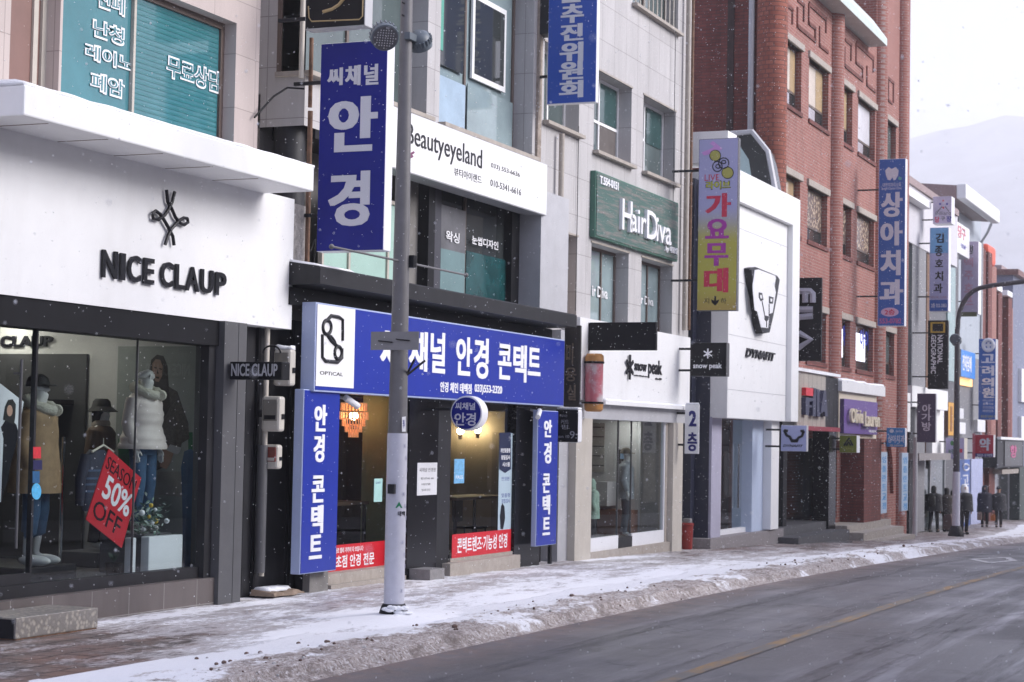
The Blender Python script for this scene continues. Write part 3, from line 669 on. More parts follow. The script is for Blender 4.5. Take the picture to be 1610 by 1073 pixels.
# stickers on the door edge
for nm, pts, c_, lb in (('door_sticker', [(52, 703), (64, 703), (64, 721), (52, 721)], '#c8303a', 'small red square sticker on the glass door edge, topmost of four'), ('door_sticker', [(52, 724), (66, 724), (66, 739), (52, 739)], '#23224f', 'small dark navy sticker below the red one on the glass door'),
                       ('door_sticker', [(51, 741), (62, 741), (62, 760), (51, 760)], '#2b5c86', 'small blue picture sticker above the round pale one'), ('door_sticker', arc(57, 773, 7.5, 13, 0, 345, 16), '#55b1dd', 'oval sky blue sticker, lowest on the glass door edge')):
    mb = MB(); mb.prism([rect(('F', gy-.035), x, y, x, y)[:2] for x, y in pts], mapF(gy-.035), 0, .003); o = mb.build(nm, mat('sticker_'+c_[1:], c_, .4, var=.2, scale=30), loc=(FX(57, 740, gy), gy-.035, 0))
    tag(o, lb, 'sticker', 'stickers on the glass door')
# small hanging photo placard at the left edge
pc = thing('photo_placard', 'tilted white photo placard of a person in black jacket behind the door', 'poster', (FX(10, 760, .45), .45, -.5)); pp = ('F', .45)
polys(pp, [[(-60, 570), (0, 604), (36, 632), (28, 680), (0, 790), (-60, 760)]], M_let, pc, 'sheet', .01)
polys(pp, [[(2, 740), (4, 690), (0, 672), (8, 660), (16, 660), (24, 668), (28, 682), (0, 790)]], M_letb, pc, 'jacket_print', .002, .01)
polys(pp, [[(3, 660), (6, 640), (11, 629), (18, 628), (23, 636), (22, 656), (20, 668)]], MATS['poster_hair'], pc, 'hair_print', .002, .0125)
polys(pp, [arc(13, 646, 4.5, 9, 0, 345, 12)], mat('print_skin', lin('#c79c86'), .6), pc, 'face_print', .002, .015)

# ================================================================== OPTICIAN BUILDING AND THE GAP BESIDE IT
GR2 = -1.84
b2 = thing('shop_building', 'pale stone building with blue optician shop front and black window band upstairs', 'building', (22.5, 3, GR2))
YW = .3
xL2, xR2 = FX(478, 200, YW), FX(843, 200, YW)
hw1 = (FX(480, 60, YW), FX(672, 100, YW), FZ(672, 186, YW), FZ(672, -40, YW)); hw2 = (FX(692, 100, YW), FX(838, 150, YW), FZ(692, 194, YW), FZ(838, 18, YW)+.55)
Zs1 = FZ(700, 270, YW)           # behind the white sign
Zld = FZ(600, 452, YW)
wallholes(MB(), xL2, xR2, Zs1, 9.8, YW, [hw1, hw2], .36, 6).build('wall', M_tile, b2)
window(b2, hw1, .62, M_brownfr, M_gglass, .06, (.5,), sill=.24)
f = window(b2, hw2, .62, M_brownfr, M_pteal, .06, (.46,), sill=.24)
xm = hw2[0]+(hw2[1]-hw2[0])*.46
bx(hw2[0]+.28, xm-.12, .6, .612, hw2[2]+.95, hw2[3]-.3).build('painted_reflection', M_dglass, f)  # dark reflection in the glass, put on as a flat panel
bx(hw2[0]+.06, xm-.03, .60, .615, hw2[2]+.06, hw2[2]+.8).build('white_board', mat('pale_board', lin('#9db2c4'), .5), f)
bx(hw2[0]+.26, hw2[0]+.72, .592, .603, hw2[2]+1.15, hw2[2]+2.4).build('green_film', mat('mint_film', lin('#54a08c'), .3, var=.1), f)
bx(xm+.16, hw2[1]-.42, .585, .62, hw2[2]+.95, hw2[3]-.6).build('inner_sash', M_white, f)
bx(xm+.24, hw2[1]-.5, .58, .623, hw2[2]+1.03, hw2[3]-.68).build('inner_pane', M_dglass, f)
bx(xm+.05, hw2[1]-.08, .60, .612, hw2[2]+.06, hw2[2]+.85).build('white_board', M_pteal, f)
# dark band of windows between sign and ledge
xa = FX(504, 430, .45); xe = FX(870, 400, .3)
bx(xL2, xe, .9, 1.0, Zld-.5, Zs1+.4).build('back_wall', M_conc, b2)
bx(FX(850, 400, .05), xe, .05, .9, FZ(868, 500, .05), FZ(850, 298, .05)).build('grey_pier', M_lgrey, b2)
band = MB()
zt = FZ(700, 288, .45); zb = FZ(700, 470, .45)-.25
for a, b_, yy in ((643, 664, .5), (664, 674, .4), (812, 826, .35), (832, 848, .25)): pass
w3 = (FX(690, 380, .5), FX(800, 380, .5), zb, zt)
f = window(b2, w3, .5, M_brownfr, M_dglass, .05, (.36,))
x_ = w3[0]+(w3[1]-w3[0])*.36
bx(w3[0]+.05, x_-.025, .49, .525, zb+.05, zb+.95).build('frosted_pane', mat('frosted_pane', lin('#6f8a8c'), .3, var=.1), f)
bx(w3[0]+.05, x_-.025, .492, .526, zb+.95, zt-.3).build('grey_film', mat('grey_film', (.13, .13, .14), .3, var=.3), f)
bx(x_+.025, w3[1]-.05, .49, .525, zb+.05, zb+1.0).build('frosted_pane', mat('teal_dim_pane', lin('#1d4a4c'), .2, var=.5), f)
bx(FX(664, 380, .45), FX(674, 380, .45), .36, .9, zb, zt).build('black_post', M_black, b2)
bx(FX(674, 380, .5), FX(690, 380, .5), .47, .9, zb+.0, zt).build('navy_panel', mat('navy_panel', (.05, .05, .065), .5), b2)
bx(FX(800, 380, .45), FX(828, 380, .45), .4, .9, zb, zt).build('black_post', M_black, b2)
bx(FX(835, 380, .35), FX(850, 380, .35), .3, .9, zb, zt).build('black_post', M_dark, b2)
bx(FX(630, 380, .55), FX(664, 380, .55), .52, .9, zb, zt).build('grey_panel', M_conc, b2)
bx(xL2+.3, xe-.1, .31, .9, zt, zt+.3).build('band_head', M_black, b2)
wm = (FX(506, 420, .5), FX(632, 420, .5), zb, FZ(560, 300, .5))
window(b2, wm, .5, M_cream, mat('mint_pane', lin('#a9c8bd'), .25, var=.06), .05, (.33, .82))
txts([('왁싱', (701, 362, 722, 384)), ('눈썹디자인', (742, 370, 783, 394))], ('F', .48), M_let, b2, 1, .004)
# projecting ledge
Yl = -.4; la = PF(504, 418, Yl); lb = FX(907, 500, Yl); lz = FZ(504, 446, Yl)
led = MB().prism([(Yl, lz), (Yl, la[1]-.02), (Yl+.03, la[1]), (.5, la[1]+.13), (.5, lz-.02)], lambda u, v, d: (d, u, v), FX(478, 430, .1) if False else la[0], lb)
led.build('ledge', M_dark, b2)
sb = MB(); sb.rings([[(x, Yl+.03, la[1]+.002), (x, Yl+.1, la[1]+.035), (x, .4, la[1]+.15), (x, .45, la[1]+.1)] for x in frange(la[0]+.01, la[0]+.9, .1)]); sb.build('snow_patch', M_snow, b2, smooth='all')
bx(la[0], lb-.05, -.02, .5, FZ(600, 500, -.02), lz-.03).build('soffit_band', M_black, b2)
# shop front structure
Yg = .3; Yh = .07
soff = FZ(553, 600, -.25)
bx(FX(470, 700, .2), FX(512, 700, .05), .03, .6, GR2-.1, soff+.4).build('dark_pier', M_dark, b2)
bx(FX(487, 905, -.06), FX(516, 905, -.06), -.06, .03, GR2-.1, FZ(500, 880, -.06)).build('pier_foot', M_conc, b2)
bx(FX(643, 700, 0), FX(689, 700, 0), 0, .14, GR2-.1, soff+.4).build('black_pier', M_blackg, b2)
bx(FX(689, 700, .0)+.004, FX(708, 700, .0), .0, .14, GR2-.1, soff+.4).build('grey_pier', M_dark, b2)
bx(FX(806, 700, .05), FX(846, 700, .05), .0, .12, GR2-.15, soff+.4).build('black_pier', M_blackg, b2)
bx(FX(846, 700, .05), FX(874, 860, .05), .3, .6, GR2-.15, soff+.4).build('dark_recess', M_black, b2)
bx(FX(500, 700), FX(850, 700), .1, .6, soff, soff+.5).build('shop_header', M_black, b2)
bx(FX(868, 870, -.05)-.06, FX(868, 870, -.05), -.05, .0, GR2-.15, FZ(860, 850, -.05)).build('sign_post', M_dark, b2)
sz1 = FZ(560, 906, .1); sz2 = FZ(760, 871, -.05)
bx(FX(512, 890, .08), FX(643, 890, .08), .08, .6, GR2-.1, FZ(570, 897, .08)).build('door_sill', M_stone, b2)
bx(FX(512, 890, .08), FX(643, 890, .08), .0, .08, GR2-.1, FZ(570, 897, .08)-.12).build('door_step', M_stone, b2)
bx(FX(643, 890), FX(666, 890), -.3, -.005, GR2-.1, GR2+.14).build('door_step', M_gstone, b2)
bx(FX(708, 890, -.12), FX(818, 880, -.12), -.12, .02, GR2-.1, FZ(760, 880, -.12)).build('window_step', M_stone, b2)
bx(FX(708, 880, .02)+.005, FX(806, 880, .02), .021, .6, GR2-.1, FZ(760, 872, .05)).build('window_sill', M_stone, b2)
zsi = FZ(570, 897, .08); zsj = FZ(760, 872, .05)
g1 = bx(FX(512, 700, Yg), FX(643, 700, Yg), Yg, Yg+.012, zsi, soff+.02).build('shop_glass', M_glass, b2)
g2 = bx(FX(708, 700, Yh), FX(806, 700, Yh), Yh, Yh+.012, zsj, soff+.02).build('shop_glass', M_glass, b2)
bx(FX(512, 700, Yg), FX(643, 700, Yg), Yg-.02, Yg+.03, zsi, zsi+.06).build('bottom_rail', M_dark, g1)
bx(FX(636, 700, Yg)-.06, FX(636, 700, Yg), Yg-.02, Yg+.03, zsi+.06, soff).build('door_stile', M_dark, g1)
bx(FX(708, 700, Yh), FX(806, 700, Yh), Yh-.02, Yh+.03, zsj, zsj+.05).build('bottom_rail', M_dark, g2)
bx(FX(712, 700, Yh-.05)-.03, FX(712, 700, Yh-.05), Yh-.02, Yh+.03, zsj+.05, soff).build('window_stile', M_dark, g2)
# room
M_beige = mat('beige_room_wall', lin('#b7a48c'), .7, var=.06); M_wood = mat('dark_wood', (.06, .035, .025), .6, var=.3, scale=8)
X0_, X1_ = FX(500, 700, .6), FX(897, 700, .6)
rm = MB()
rm.mi(1).poly([(X0_, .6, GR2), (X1_, .6, GR2), (X1_, 4.5, GR2), (X0_, 4.5, GR2)]).mi(0).poly([(X0_, .6, .95), (X1_, .6, .95), (X1_, 4.5, .95), (X0_, 4.5, .95)])
rm.poly([(X1_, .6, GR2), (X1_, .6, .95), (X1_, 4.5, .95), (X1_, 4.5, GR2)]).mi(1).poly([(X0_, 4.5, GR2), (X1_, 4.5, GR2), (X1_, 4.5, .95), (X0_, 4.5, .95)]).poly([(X0_, .6, GR2), (X0_, .6, .95), (X0_, 4.5, .95), (X0_, 4.5, GR2)])
Xp_ = FX(643, 700, .6)
rm.mi(2).box(Xp_-.02, Xp_, 1.0, 4.5, GR2, .95)
ro = rm.build('shop_interior', [M_beige, M_wood, mat('dark_room_wall', (.03, .024, .022), .6)], b2, normals=False)
Xq = Xp_-.06
slab(('S', Xq), (574, 600, 625, 905), mat('olive_wall', lin('#b3b798'), .7), ro, 'olive_pillar', 0, .04)
slab(('S', X1_-.02), (775, 680, 790, 850), mat('tan_strip', lin('#a08e78'), .6), ro, 'wall_strip', 0, .02)
# red vinyl, posters and decals on the glass
for (lb, r_, tx) in (('red vinyl strip with white lettering low on the glass left of the lamp post', [(514, 859), (606, 851), (606, 894), (514, 903)], [('다초점 안경 전문', (519, 871, 588, 893)), ('하나로 멀리 가까이 다 보입니다', (523, 860, 571, 869))]),
                      ('red vinyl strip with white lettering low on the window right of the lamp post', [(711, 841), (803, 833), (803, 870), (711, 879)], [('콘택트렌즈·기능성 안경', (719, 846, 797, 867))])):
    Yv = (Yg if r_[0][0] < 650 else Yh)-.025; a = PF(r_[0][0], r_[0][1], Yv); c_ = PF(r_[2][0], r_[2][1], Yv); b_ = PF(r_[3][0], r_[3][1], Yv)
    t = thing('vinyl_banner', lb, 'banner', (a[0], Yv, b_[1]))
    bx(a[0], c_[0], Yv, Yv+.004, b_[1], a[1]).build('strip', M_red, t)
    for s_, (x0, y0, x1, y1) in tx:
        sl_ = -.085 if x0 < 650 else -.085
        ua, va = PF(x0, (y0 if x0 < 650 else y0), Yv); ub, vb = PF(x1, y1, Yv)
        if len(tx) == 1: va = a[1]-.1*(a[1]-b_[1])-.02; vb = b_[1]+.2*(a[1]-b_[1])
        elif s_.startswith('다'): va = a[1]-.38*(a[1]-b_[1]); vb = b_[1]+.16*(a[1]-b_[1])
        else: va = a[1]-.1*(a[1]-b_[1]); vb = a[1]-.3*(a[1]-b_[1])
        words(letters(MB(), s_, ua, vb, ub, va, mapF(Yv), 1, .002), s_, 0, 'lettering', M_let, t)
def notice(name, lb, cat, pl, r, paper, items, m, bold=0, th_=.006, group=None):
    R_ = rect(pl, *r); mp = mapper(pl); t = thing(name, lb, cat, mp(R_[0], R_[1], 0), group)
    slab(pl, r, paper, t, 'sheet', 0, th_)
    if items: txts(items, pl, m, t, bold, .001, d0=th_)
    return t
M_paper = mat('paper', (.6, .6, .62), .6, var=.04)
notice('notice_board', 'white notice with opening details on the black pier between the optician windows', 'notice', ('F', -.005), (656, 728, 686, 778), M_paper, [('씨채널 안경원', (659, 736, 684, 742)), ('평일 오전 9:30 - 8:00', (661, 751, 681, 754)), ('토요일 휴무 없음', (662, 760, 676, 763)), ('일요일 휴무', (662, 769, 676, 772))], M_letb)
notice('window_poster', 'tall pale blue poster with navy top in the right optician window', 'poster', ('F', Yh-.012), (785, 681, 803, 832), mat('pale_blue_paper', lin('#a9bcc6'), .5, var=.05), [('안경원', (788, 750, 800, 756)), ('맞춤형', (788, 776, 801, 782)), ('정밀검사', (788, 785, 801, 791))], M_navy)
pz = bpy.data.objects[[o.name for o in COL.objects if o.name.startswith('window_poster')][-1]]
polys(('F', Yh-.02), [[(785, 681), (803, 680), (803, 738), (794, 744), (785, 738)]], mat('poster_navy', lin('#1c2544'), .5), pz, 'navy_pennant', .003)
txts([('개인맞춤형', (787, 705, 802, 712)), ('정밀검사', (788, 716, 802, 723)), ('시스템', (790, 727, 801, 734))], ('F', Yh-.023), M_let, pz, 1, .001)
polys(('F', Yh-.02), [[(787, 832), (786, 812), (788, 796), (790, 792), (793, 797), (794, 815), (791, 832)]], M_letb, pz, 'figure_print', .002)
notice('window_sticker', 'pale green notice sticker on the optician door glass beside the lamp post', 'sticker', ('F', Yg-.02), (588, 753, 600, 789), mat('mint_paper', lin('#a8d2cc'), .5), [('QUIET', (590, 758, 598, 761))], M_navy)
notice('window_sticker', 'light blue rounded sticker on the left edge of the right optician window', 'sticker', ('F', Yh-.02), (714, 722, 729, 760), mat('blue_paper', lin('#6fa9cf'), .5, var=.3, scale=25), [('PASS', (716, 748, 727, 753))], M_let)
# lamps and furniture seen inside
ch = thing('chandelier', 'tiered amber glass chandelier glowing inside the optician shop', 'lamp', (0, 0, 0)); cx_, cz_ = PF(556, 660, 1.2)
ch.location = (cx_, 1.2, cz_-.3)
M_amb = emis('amber_glass', (.9, .42, .2), .3); M_ambh = emis('amber_hot', (1, .72, .35), 20)
for i, (r_, z_) in enumerate(((.17, .12), (.19, 0), (.15, -.09), (.11, -.17), (.06, -.24))):
    mb = MB(); n_ = int(14+r_*60)
    for k_ in range(n_):
        a = 2*math.pi*k_/n_; mb.tube([(cx_+r_*math.cos(a), 1.2+r_*math.sin(a), cz_+z_), (cx_+r_*math.cos(a), 1.2+r_*math.sin(a), cz_+z_+.1)], .011, 5)
    mb.tube([(cx_+r_*math.cos(a_*.3), 1.2+r_*math.sin(a_*.3), cz_+z_+.1) for a_ in range(22)], .008, 5); mb.build('glass_tier', M_amb, ch)
MB().ball((cx_, 1.2, cz_+.05), .06).build('bulb', M_ambh, ch)
for i, (px, py) in enumerate(((724, 678), (751, 676))):
    X = X1_-.2; YL, Z = PS(px, py, X); t = thing('wall_lamp', ('left' if i == 0 else 'right')+'most of two small glowing globes inside the right optician window', 'lamp', (X, YL, Z))
    MB().ball((X, YL, Z), .06).build('globe', emis('warm_globe', (1, .8, .5), 35), t, smooth='all'); MB().lathe((X, YL, Z-.14), [(.03, 0), (.035, .08)], 10).build('holder', M_rust, t)
def table(lb, pa, pb, Y, dx, dep):
    xa, za = PF(*pa, Y); xb = FX(*pb, Y); t = thing('table', lb, 'table', ((xa+xb)/2, Y, GR2)); bx(xa, xb, Y, Y+dep, za-.04, za).build('table_top', mat('table_wood', (.17, .1, .06), .5, var=.2), t)
    for x in (xa+.03, xb-.07):
        for y in (Y+.02, Y+dep-.06): bx(x, x+.04, y, y+.04, GR2, za-.04).build('leg', M_black, t)
table('dark legged wooden table inside the right optician window', (718, 783), (800, 779), .9, 0, .6)
table('dark legged wooden table behind the left optician glass', (527, 791), (580, 789), .8, 0, .6)
def chair(lb, px, py, Y):
    X, Z = PF(px, py, Y); t = thing('chair', lb, 'chair', (X, Y, GR2)); z = GR2+.47
    MB().box(X-.2, X+.2, Y-.2, Y+.2, z, z+.03).build('seat', M_black, t, bevel=.01)
    MB().rings([[(X-.19+.02*abs(k-3)**1.2*.5, Y+.19, z+.08), (X-.2+.38*k/6, Y+.21+.03*math.sin(k*math.pi/6), z+.1), (X-.2+.38*k/6, Y+.23+.03*math.sin(k*math.pi/6), z+.42), (X-.2+.38*k/6, Y+.21, z+.42)] for k in range(7)]).build('backrest', M_black, t)
    for sx in (-.17, .17):
        for sy_ in (-.17, .17): MB().tube([(X+sx, Y+sy_, z), (X+sx*1.15, Y+sy_*1.15, GR2)], .012, 6).build('leg', M_dark, t)
chair('black metal legged chair beside the table in the right optician window', 740, 810, 1.0)
# CCTV cameras
def cctv(lb, px, py, Y, dx):
    X, Z = PF(px, py, Y); t = thing('security_camera', lb, 'camera', (X, Y, Z))
    MB().tube([(X-.02*dx, Y+.05, Z+.06), (X, Y-.1, Z+.03)], .018, 8).build('arm', M_lgrey, t)
    MB().tube([(X-.06*dx, Y-.08, Z+.05), (X+.16*dx, Y-.14, Z-.05)], .04, 10).build('body', M_whiteg, t, bevel=.004)
cctv('small white security camera beside the left blue vertical sign', 537, 632, .0, 1)
cctv('small white security camera beside the right blue vertical sign', 838, 651, -.1, -1)

# --- signs of the optician building
def boxsign(name, lb, r, Y, back, side, face=None, fr=.02, cat='sign'):
    a = PF(r[0], r[1], Y); b_ = PF(r[2], r[3], Y); t = thing(name, lb, cat, (a[0], Y, b_[1]))
    bx(a[0], b_[0], Y, back, b_[1], a[1]).build('cabinet', side, t, bevel=.008)
    if face: bx(a[0]+fr, b_[0]-fr, Y-.006, Y, b_[1]+fr, a[1]-fr).build('face_panel', face, t)
    return t, ('F', Y-.006)
t, pl = boxsign('shop_sign', 'wide blue optician sign with white logo square over the shop windows', (497, 475, 886, 640), -.25, -.07, mat('sign_edge', lin('#a9b6d8'), .4, var=.05), M_blue)
slab(pl, (499, 478, 555.5, 611), M_white, t, 'logo_panel', 0, .004)
pz4 = ('F', pl[1]-.004)
txt('OPTiCAL', pz4, (503, 583.5, 539, 592), M_letb, t, 0, .003)
strokes(pz4, [arc(513.5, 515, 6.5, 11, 0, 360, 22)+[(520, 515)], [(514, 527), (520, 530), (525, 537), (527, 543)], arc(531, 555, 5.5, 10, 0, 360, 22), [(513, 505), (520, 497), (532, 499), (538, 503), (538, 528), (538, 536)],
              [(506, 526), (506, 562), (511, 568), (530, 570), (537, 563), (537, 548)], [(514, 527), (520, 536), (530, 545)]], .023, M_letb, t, 'emblem', .004)
# main words sit on a receding plane: each syllable keeps its own box
cy_ = [('씨', (598, 513, 636, 586)), ('채', (643, 519, 671, 585)), ('널', (677, 521, 699, 588)), ('안', (717, 528, 741, 592)), ('경', (745, 530, 767, 597)), ('콘', (783, 540, 803, 598)), ('택', (807, 541, 827, 602)), ('트', (830, 546, 849, 592))]
vtxt([c for c, _ in cy_], pl, [r for _, r in cy_], M_let, t, 2, .006)
txts([('안경 체인 태백점', (692, 600, 741, 620)), ('033)553-2320', (746, 604, 789, 623))], pl, M_let, t, 2, .004)
for (lb, r_, Y, back, cells) in (('tall narrow blue optician sign on the pier nearest the meters', (478, 612, 528, 897), -.2, -.08, [('안', (494, 636, 513, 679)), ('경', (493, 683, 509, 727)), ('콘', (490, 748, 509, 790)), ('택', (489, 795, 507, 838)), ('트', (486, 842, 505, 878))]),
                                  ('tall narrow blue optician sign at the right end of the shop beside the stucco wall', (846, 645, 874, 856), -.2, -.12, [('안', (855, 660, 867, 688)), ('경', (855, 695, 866, 729)), ('콘', (853, 745, 864, 775)), ('택', (853, 779, 864, 809)), ('트', (853, 814, 864, 841))])):
    t, pl = boxsign('vertical_sign', lb, r_, Y, back, MATS['sign_edge'], M_blue, .012)
    vtxt([c for c, _ in cells], pl, [r for _, r in cells], M_let, t, 3, .006)
# white beauty salon sign
t, pl = boxsign('shop_sign', 'long white eyelash salon sign under the upstairs windows', (612, 164, 859, 340), 0.0, .3, M_lgrey, M_white, .015)
txts([('Beautyeyeland', (640, 193, 757, 275))], pl, M_letb, t, 0, .008)
txts([('뷰티아이랜드', (714, 263, 757, 290)), ('033) 553-6636', (772, 256, 817, 281)), ('010-5341-6616', (771, 282, 819, 308))], pl, M_letb, t, 0, .004)
strokes(pl, [[(641, 246), (645, 243), (650, 240)], [(642, 249), (648, 246)]], .016, mat('plum_mark', lin('#6d2a55'), .5), t, 'emblem', .006)
# blue blade sign with white edge
t, pl = perp('blade_sign', 'tall navy optician sign standing out above the ledge behind the lamp post', 505, 66, 603, 395, 618, -.12, M_whiteg, M_navy, fr=.008)
txts([('씨', (515, 108, 539, 134)), ('채', (543, 104, 567, 134)), ('널', (573, 102, 595, 133)), ('안', (517, 155, 593, 237)), ('경', (517, 271, 581, 355))], pl, mat('letter_lilac', (.62, .62, .68), .4, var=.02), t, 3, .006)
# black gold box sign above it
t, pl = perp('blade_sign', 'black and gold framed box sign high above the navy optician sign', 482, -70, 574, 44, 587, -.1, M_lgrey, M_black, fr=.012)
strokes(pl, [[(508, 19), (522, 15), (533, 8), (541, -2), (546, -18)]], .02, mat('gold_paint', (.4, .29, .14), .4), t, 'emblem', .006)
strokes(pl, [[(485, 10), (486, 28), (490, 34), (565, 31), (570, 26), (571, -10)]], .008, MATS['gold_paint'], t, 'gold_line', .004)
# round sign
Xc = FX(707, 650, -.25); ca_ = PS(733, 650, Xc); rr_ = (PS(733, 623, Xc)[1]-PS(733, 678, Xc)[1])/2
t = thing('round_sign', 'round blue optician sign on a white drum under the shop sign', 'sign', (Xc, ca_[0], ca_[1]-rr_))
def disc(X0, X1, c, r, n=40): return MB().rings([[(X, c[0]+r*math.cos(2*math.pi*k/n), c[1]+r*math.sin(2*math.pi*k/n)) for k in range(n)] for X in (X0, X1)])
disc(Xc, Xc+.2, ca_, rr_).build('drum', M_whiteg, t, smooth=True, bevel=.008); disc(Xc-.008, Xc, ca_, rr_-.022).build('face_disc', M_navy, t)
txts([('씨채널', (716, 633, 747, 645)), ('안경', (715, 649, 748, 670))], ('S', Xc-.008), MATS['letter_lilac'], t, 1, .004)
MB().tube([(Xc+.1, ca_[0]+rr_*.8, ca_[1]+.05), (Xc+.1, .1, ca_[1]+.05)], .02).build('bracket', M_dark, t)

t, pl = perp('blade_sign', 'royal blue committee blade sign cut off at the top of the pale building', 864, -90, 937, 163, 943, .1, M_whiteg, mat('sign_committee_blue', lin('#1f4aa6'), .4, var=.05), fr=.012)
txts([('안', (879, -38, 917, 3)), ('추', (882, 8, 918, 35)), ('진', (881, 39, 917, 63)), ('위', (880, 68, 917, 96)), ('원', (879, 98, 917, 124)), ('회', (879, 128, 917, 153))], pl, MATS['letter_lilac'], t, 3, .006)
bx(FX(852, 20, .25)-.05, FX(852, 20, .25)+.25, .05, .3, FZ(852, 52, .2), FZ(852, 52, .2)+2).build('mount_plate', M_dark, t)
# --- the gap: grey flank, duct, pipes, meters
bx(FX(400, 100, 1.4), FX(482, 100, 1.4), 1.4, 1.6, GR2-.3, 9.5).build('flank_wall', M_conc, b2)
for px, w_ in ((418, .1), (433, .03)): bx(FX(px, 100, 1.35), FX(px, 100, 1.35)+w_, 1.3, 1.4, 2.0, 9.5).build('flank_mullion', M_lgrey if w_ > .05 else M_cream, b2)
bx(FX(385, 700, .22), FX(472, 700, .22), .22, .4, GR2-.2, FZ(430, 500, .22)).build('black_board', M_dark, b2)
for px in (402, 455): bx(FX(px, 700, .2)-.02, FX(px, 700, .2)+.03, .18, .22, GR2-.1, FZ(430, 500, .22)).build('board_batten', M_black, b2)
X, Z = PF(466, 270, .5)
MB().lathe((X, .6, Z-.9), [(.19, 0), (.19, 2.05), (.15, 2.12), (.05, 2.15)], 24).build('duct', M_dark, b2, smooth=True)
for px, ya, yb_, m_, r_ in ((490, 60, 170, M_rust, .025), (478, -60, 125, M_cream, .03), (488, 175, 470, M_rust, .03), (421, 500, 905, M_cream, .03), (413, 700, 900, M_grey, .06)):
    Y = .12; xa, za = PF(px, ya, Y); zb_ = FZ(px, yb_, Y)
    MB().tube([(xa, Y, za), (xa, Y, zb_)], r_, 10).build('pipe', m_, b2, smooth=True)
MB().tube([(FX(400, 185, .3), .3, FZ(400, 185, .3)), (FX(430, 150, .25), .25, FZ(430, 152, .25)), (FX(452, 137, .2), .2, FZ(452, 138, .2)), (FX(478, 137, .15), .15, FZ(478, 140, .15))], .012, 6).build('cable', M_black, b2, smooth=True)
MB().tube([(FX(488, 395, .1), .1, FZ(488, 395, .1)), (FX(496, 375, .1), .1, FZ(496, 375, .1)), (FX(493, 420, .1), .1, FZ(493, 420, .1))], .01, 6).build('cable', M_black, b2)
for i, (r_, xr_, lb, red) in enumerate((((430, 549, 456, 607), 466, 'snow capped ivory meter box, topmost beside the black shop sign', 0), ((411, 623, 439, 679), 449, 'ivory electricity meter box, the middle one of three', 0), ((415, 699, 436, 738), 445, 'small ivory meter box with reddish window, lowest of three', 1))):
    Xc = FX(r_[0], (r_[1]+r_[3])/2, .12); ya, zt_ = PS(r_[0], r_[1], Xc); yb_, zb_ = PS(r_[2], r_[3], Xc); th_ = FX(xr_, (r_[1]+r_[3])/2, yb_)-Xc
    t = thing('meter_box', lb, 'meter', (Xc, ya, zb_), 'meter boxes in the gap'); w_ = ya-yb_; zz = zt_-zb_
    bx(Xc, Xc+th_, yb_, ya, zb_, zt_).build('case', M_plast, t, bevel=.03)
    bx(Xc-.01, Xc+.01, yb_+w_*.12, ya-w_*.1, zb_+zz*.3, zt_-zz*.1).build('window', mat('meter_window', (.2, .19, .165), .12, var=.2) if not red else mat('meter_window_red', lin('#7d3d35'), .15, var=.3), t, bevel=.008)
    bx(Xc-.014, Xc-.01, yb_+w_*.2, ya-w_*.2, zb_+zz*.34, zb_+zz*.46).build('dial_plate', M_black if not red else M_plast, t)
    bx(Xc+th_*.3, Xc+th_*.7, yb_-.012, yb_, zb_+zz*.35, zb_+zz*.5).build('latch', M_black, t, bevel=.004)
    bx(Xc+th_*.3, Xc+th_*.7, ya-.01, .24, zb_+zz*.4, zb_+zz*.6).build('wall_mount', M_dark, t)
    if i == 0:
        mb = MB(); mb.rings([[(Xc+.01, ya-w_*u, zt_-.004), (Xc+.02, ya-w_*u, zt_+.035+.02*math.sin(u*7)), (Xc+th_-.02, ya-w_*u, zt_+.04), (Xc+th_-.01, ya-w_*u, zt_-.004)] for u in (.05, .2, .4, .6, .8, .95)]); mb.build('snow_cap', M_snow, t, smooth='all')
t, pl = perp('blade_sign', 'small black blade sign with pale shop name over the meters', 362, 569, 443, 597, 456, -.08, M_black, M_black, fr=.004, Yw=-.05)
txt('NICE CLAUP', pl, (364, 572, 436, 592), M_lgrey, t, 1, .004)
strokes(pl, [arc(428, 556, 14, 12, 180, 360, 12)], .01, M_black, t, 'scroll')

# ================================================================== STREET LAMP
def lamp(lb, PX, PY, near):
    g = ground(PX, PY); t = thing('street_lamp', lb, 'street lamp', (PX, PY, g))
    MB().lathe((PX, PY, g), [(.165, 0), (.168, .03), (.15, .06), (.125, .14), (.112, .165), (.108, .17)], 24).build('base_shoe', M_dark, t, smooth=True)
    MB().tube([(PX, PY, g+.16), (PX, PY, g+1.83)], .1, 24).build('sleeve', mat('lilac_sleeve', (.55, .55, .62), .6, var=.06, scale=12), t, smooth=True)
    MB().tube([(PX, PY, g+1.82), (PX, PY, g+3.7), (PX, PY, g+6.6 if near else g+5.1)], [.094, .078, .055], 24).build('pole', M_pole, t, smooth=True)
    return t, g
PX, PY = POLE
t, g = lamp('grey street lamp pole with pale sleeve and two floodlights on the snowy kerb', PX, PY, True)
slp = ('F', PY-.1)
sl_m = mat('sleeve_flake', (.45, .45, .56), .6)
mb = MB()
for i in range(13):
    z = g+.3+.115*i*1.02; a = -1.9+((i*.9) % 1.2); c = Vector((PX+.1015*math.cos(a), PY+.1015*math.sin(a), z)); e = Vector((-math.sin(a), math.cos(a), 0))
    for k_ in range(3):
        b_ = k_*math.pi/3; v = e*math.cos(b_)+Vector((0, 0, 1))*math.sin(b_); mb.tube([c-v*.022, c+v*.022], .0022, 4)
mb.build('flake_pattern', sl_m, t)
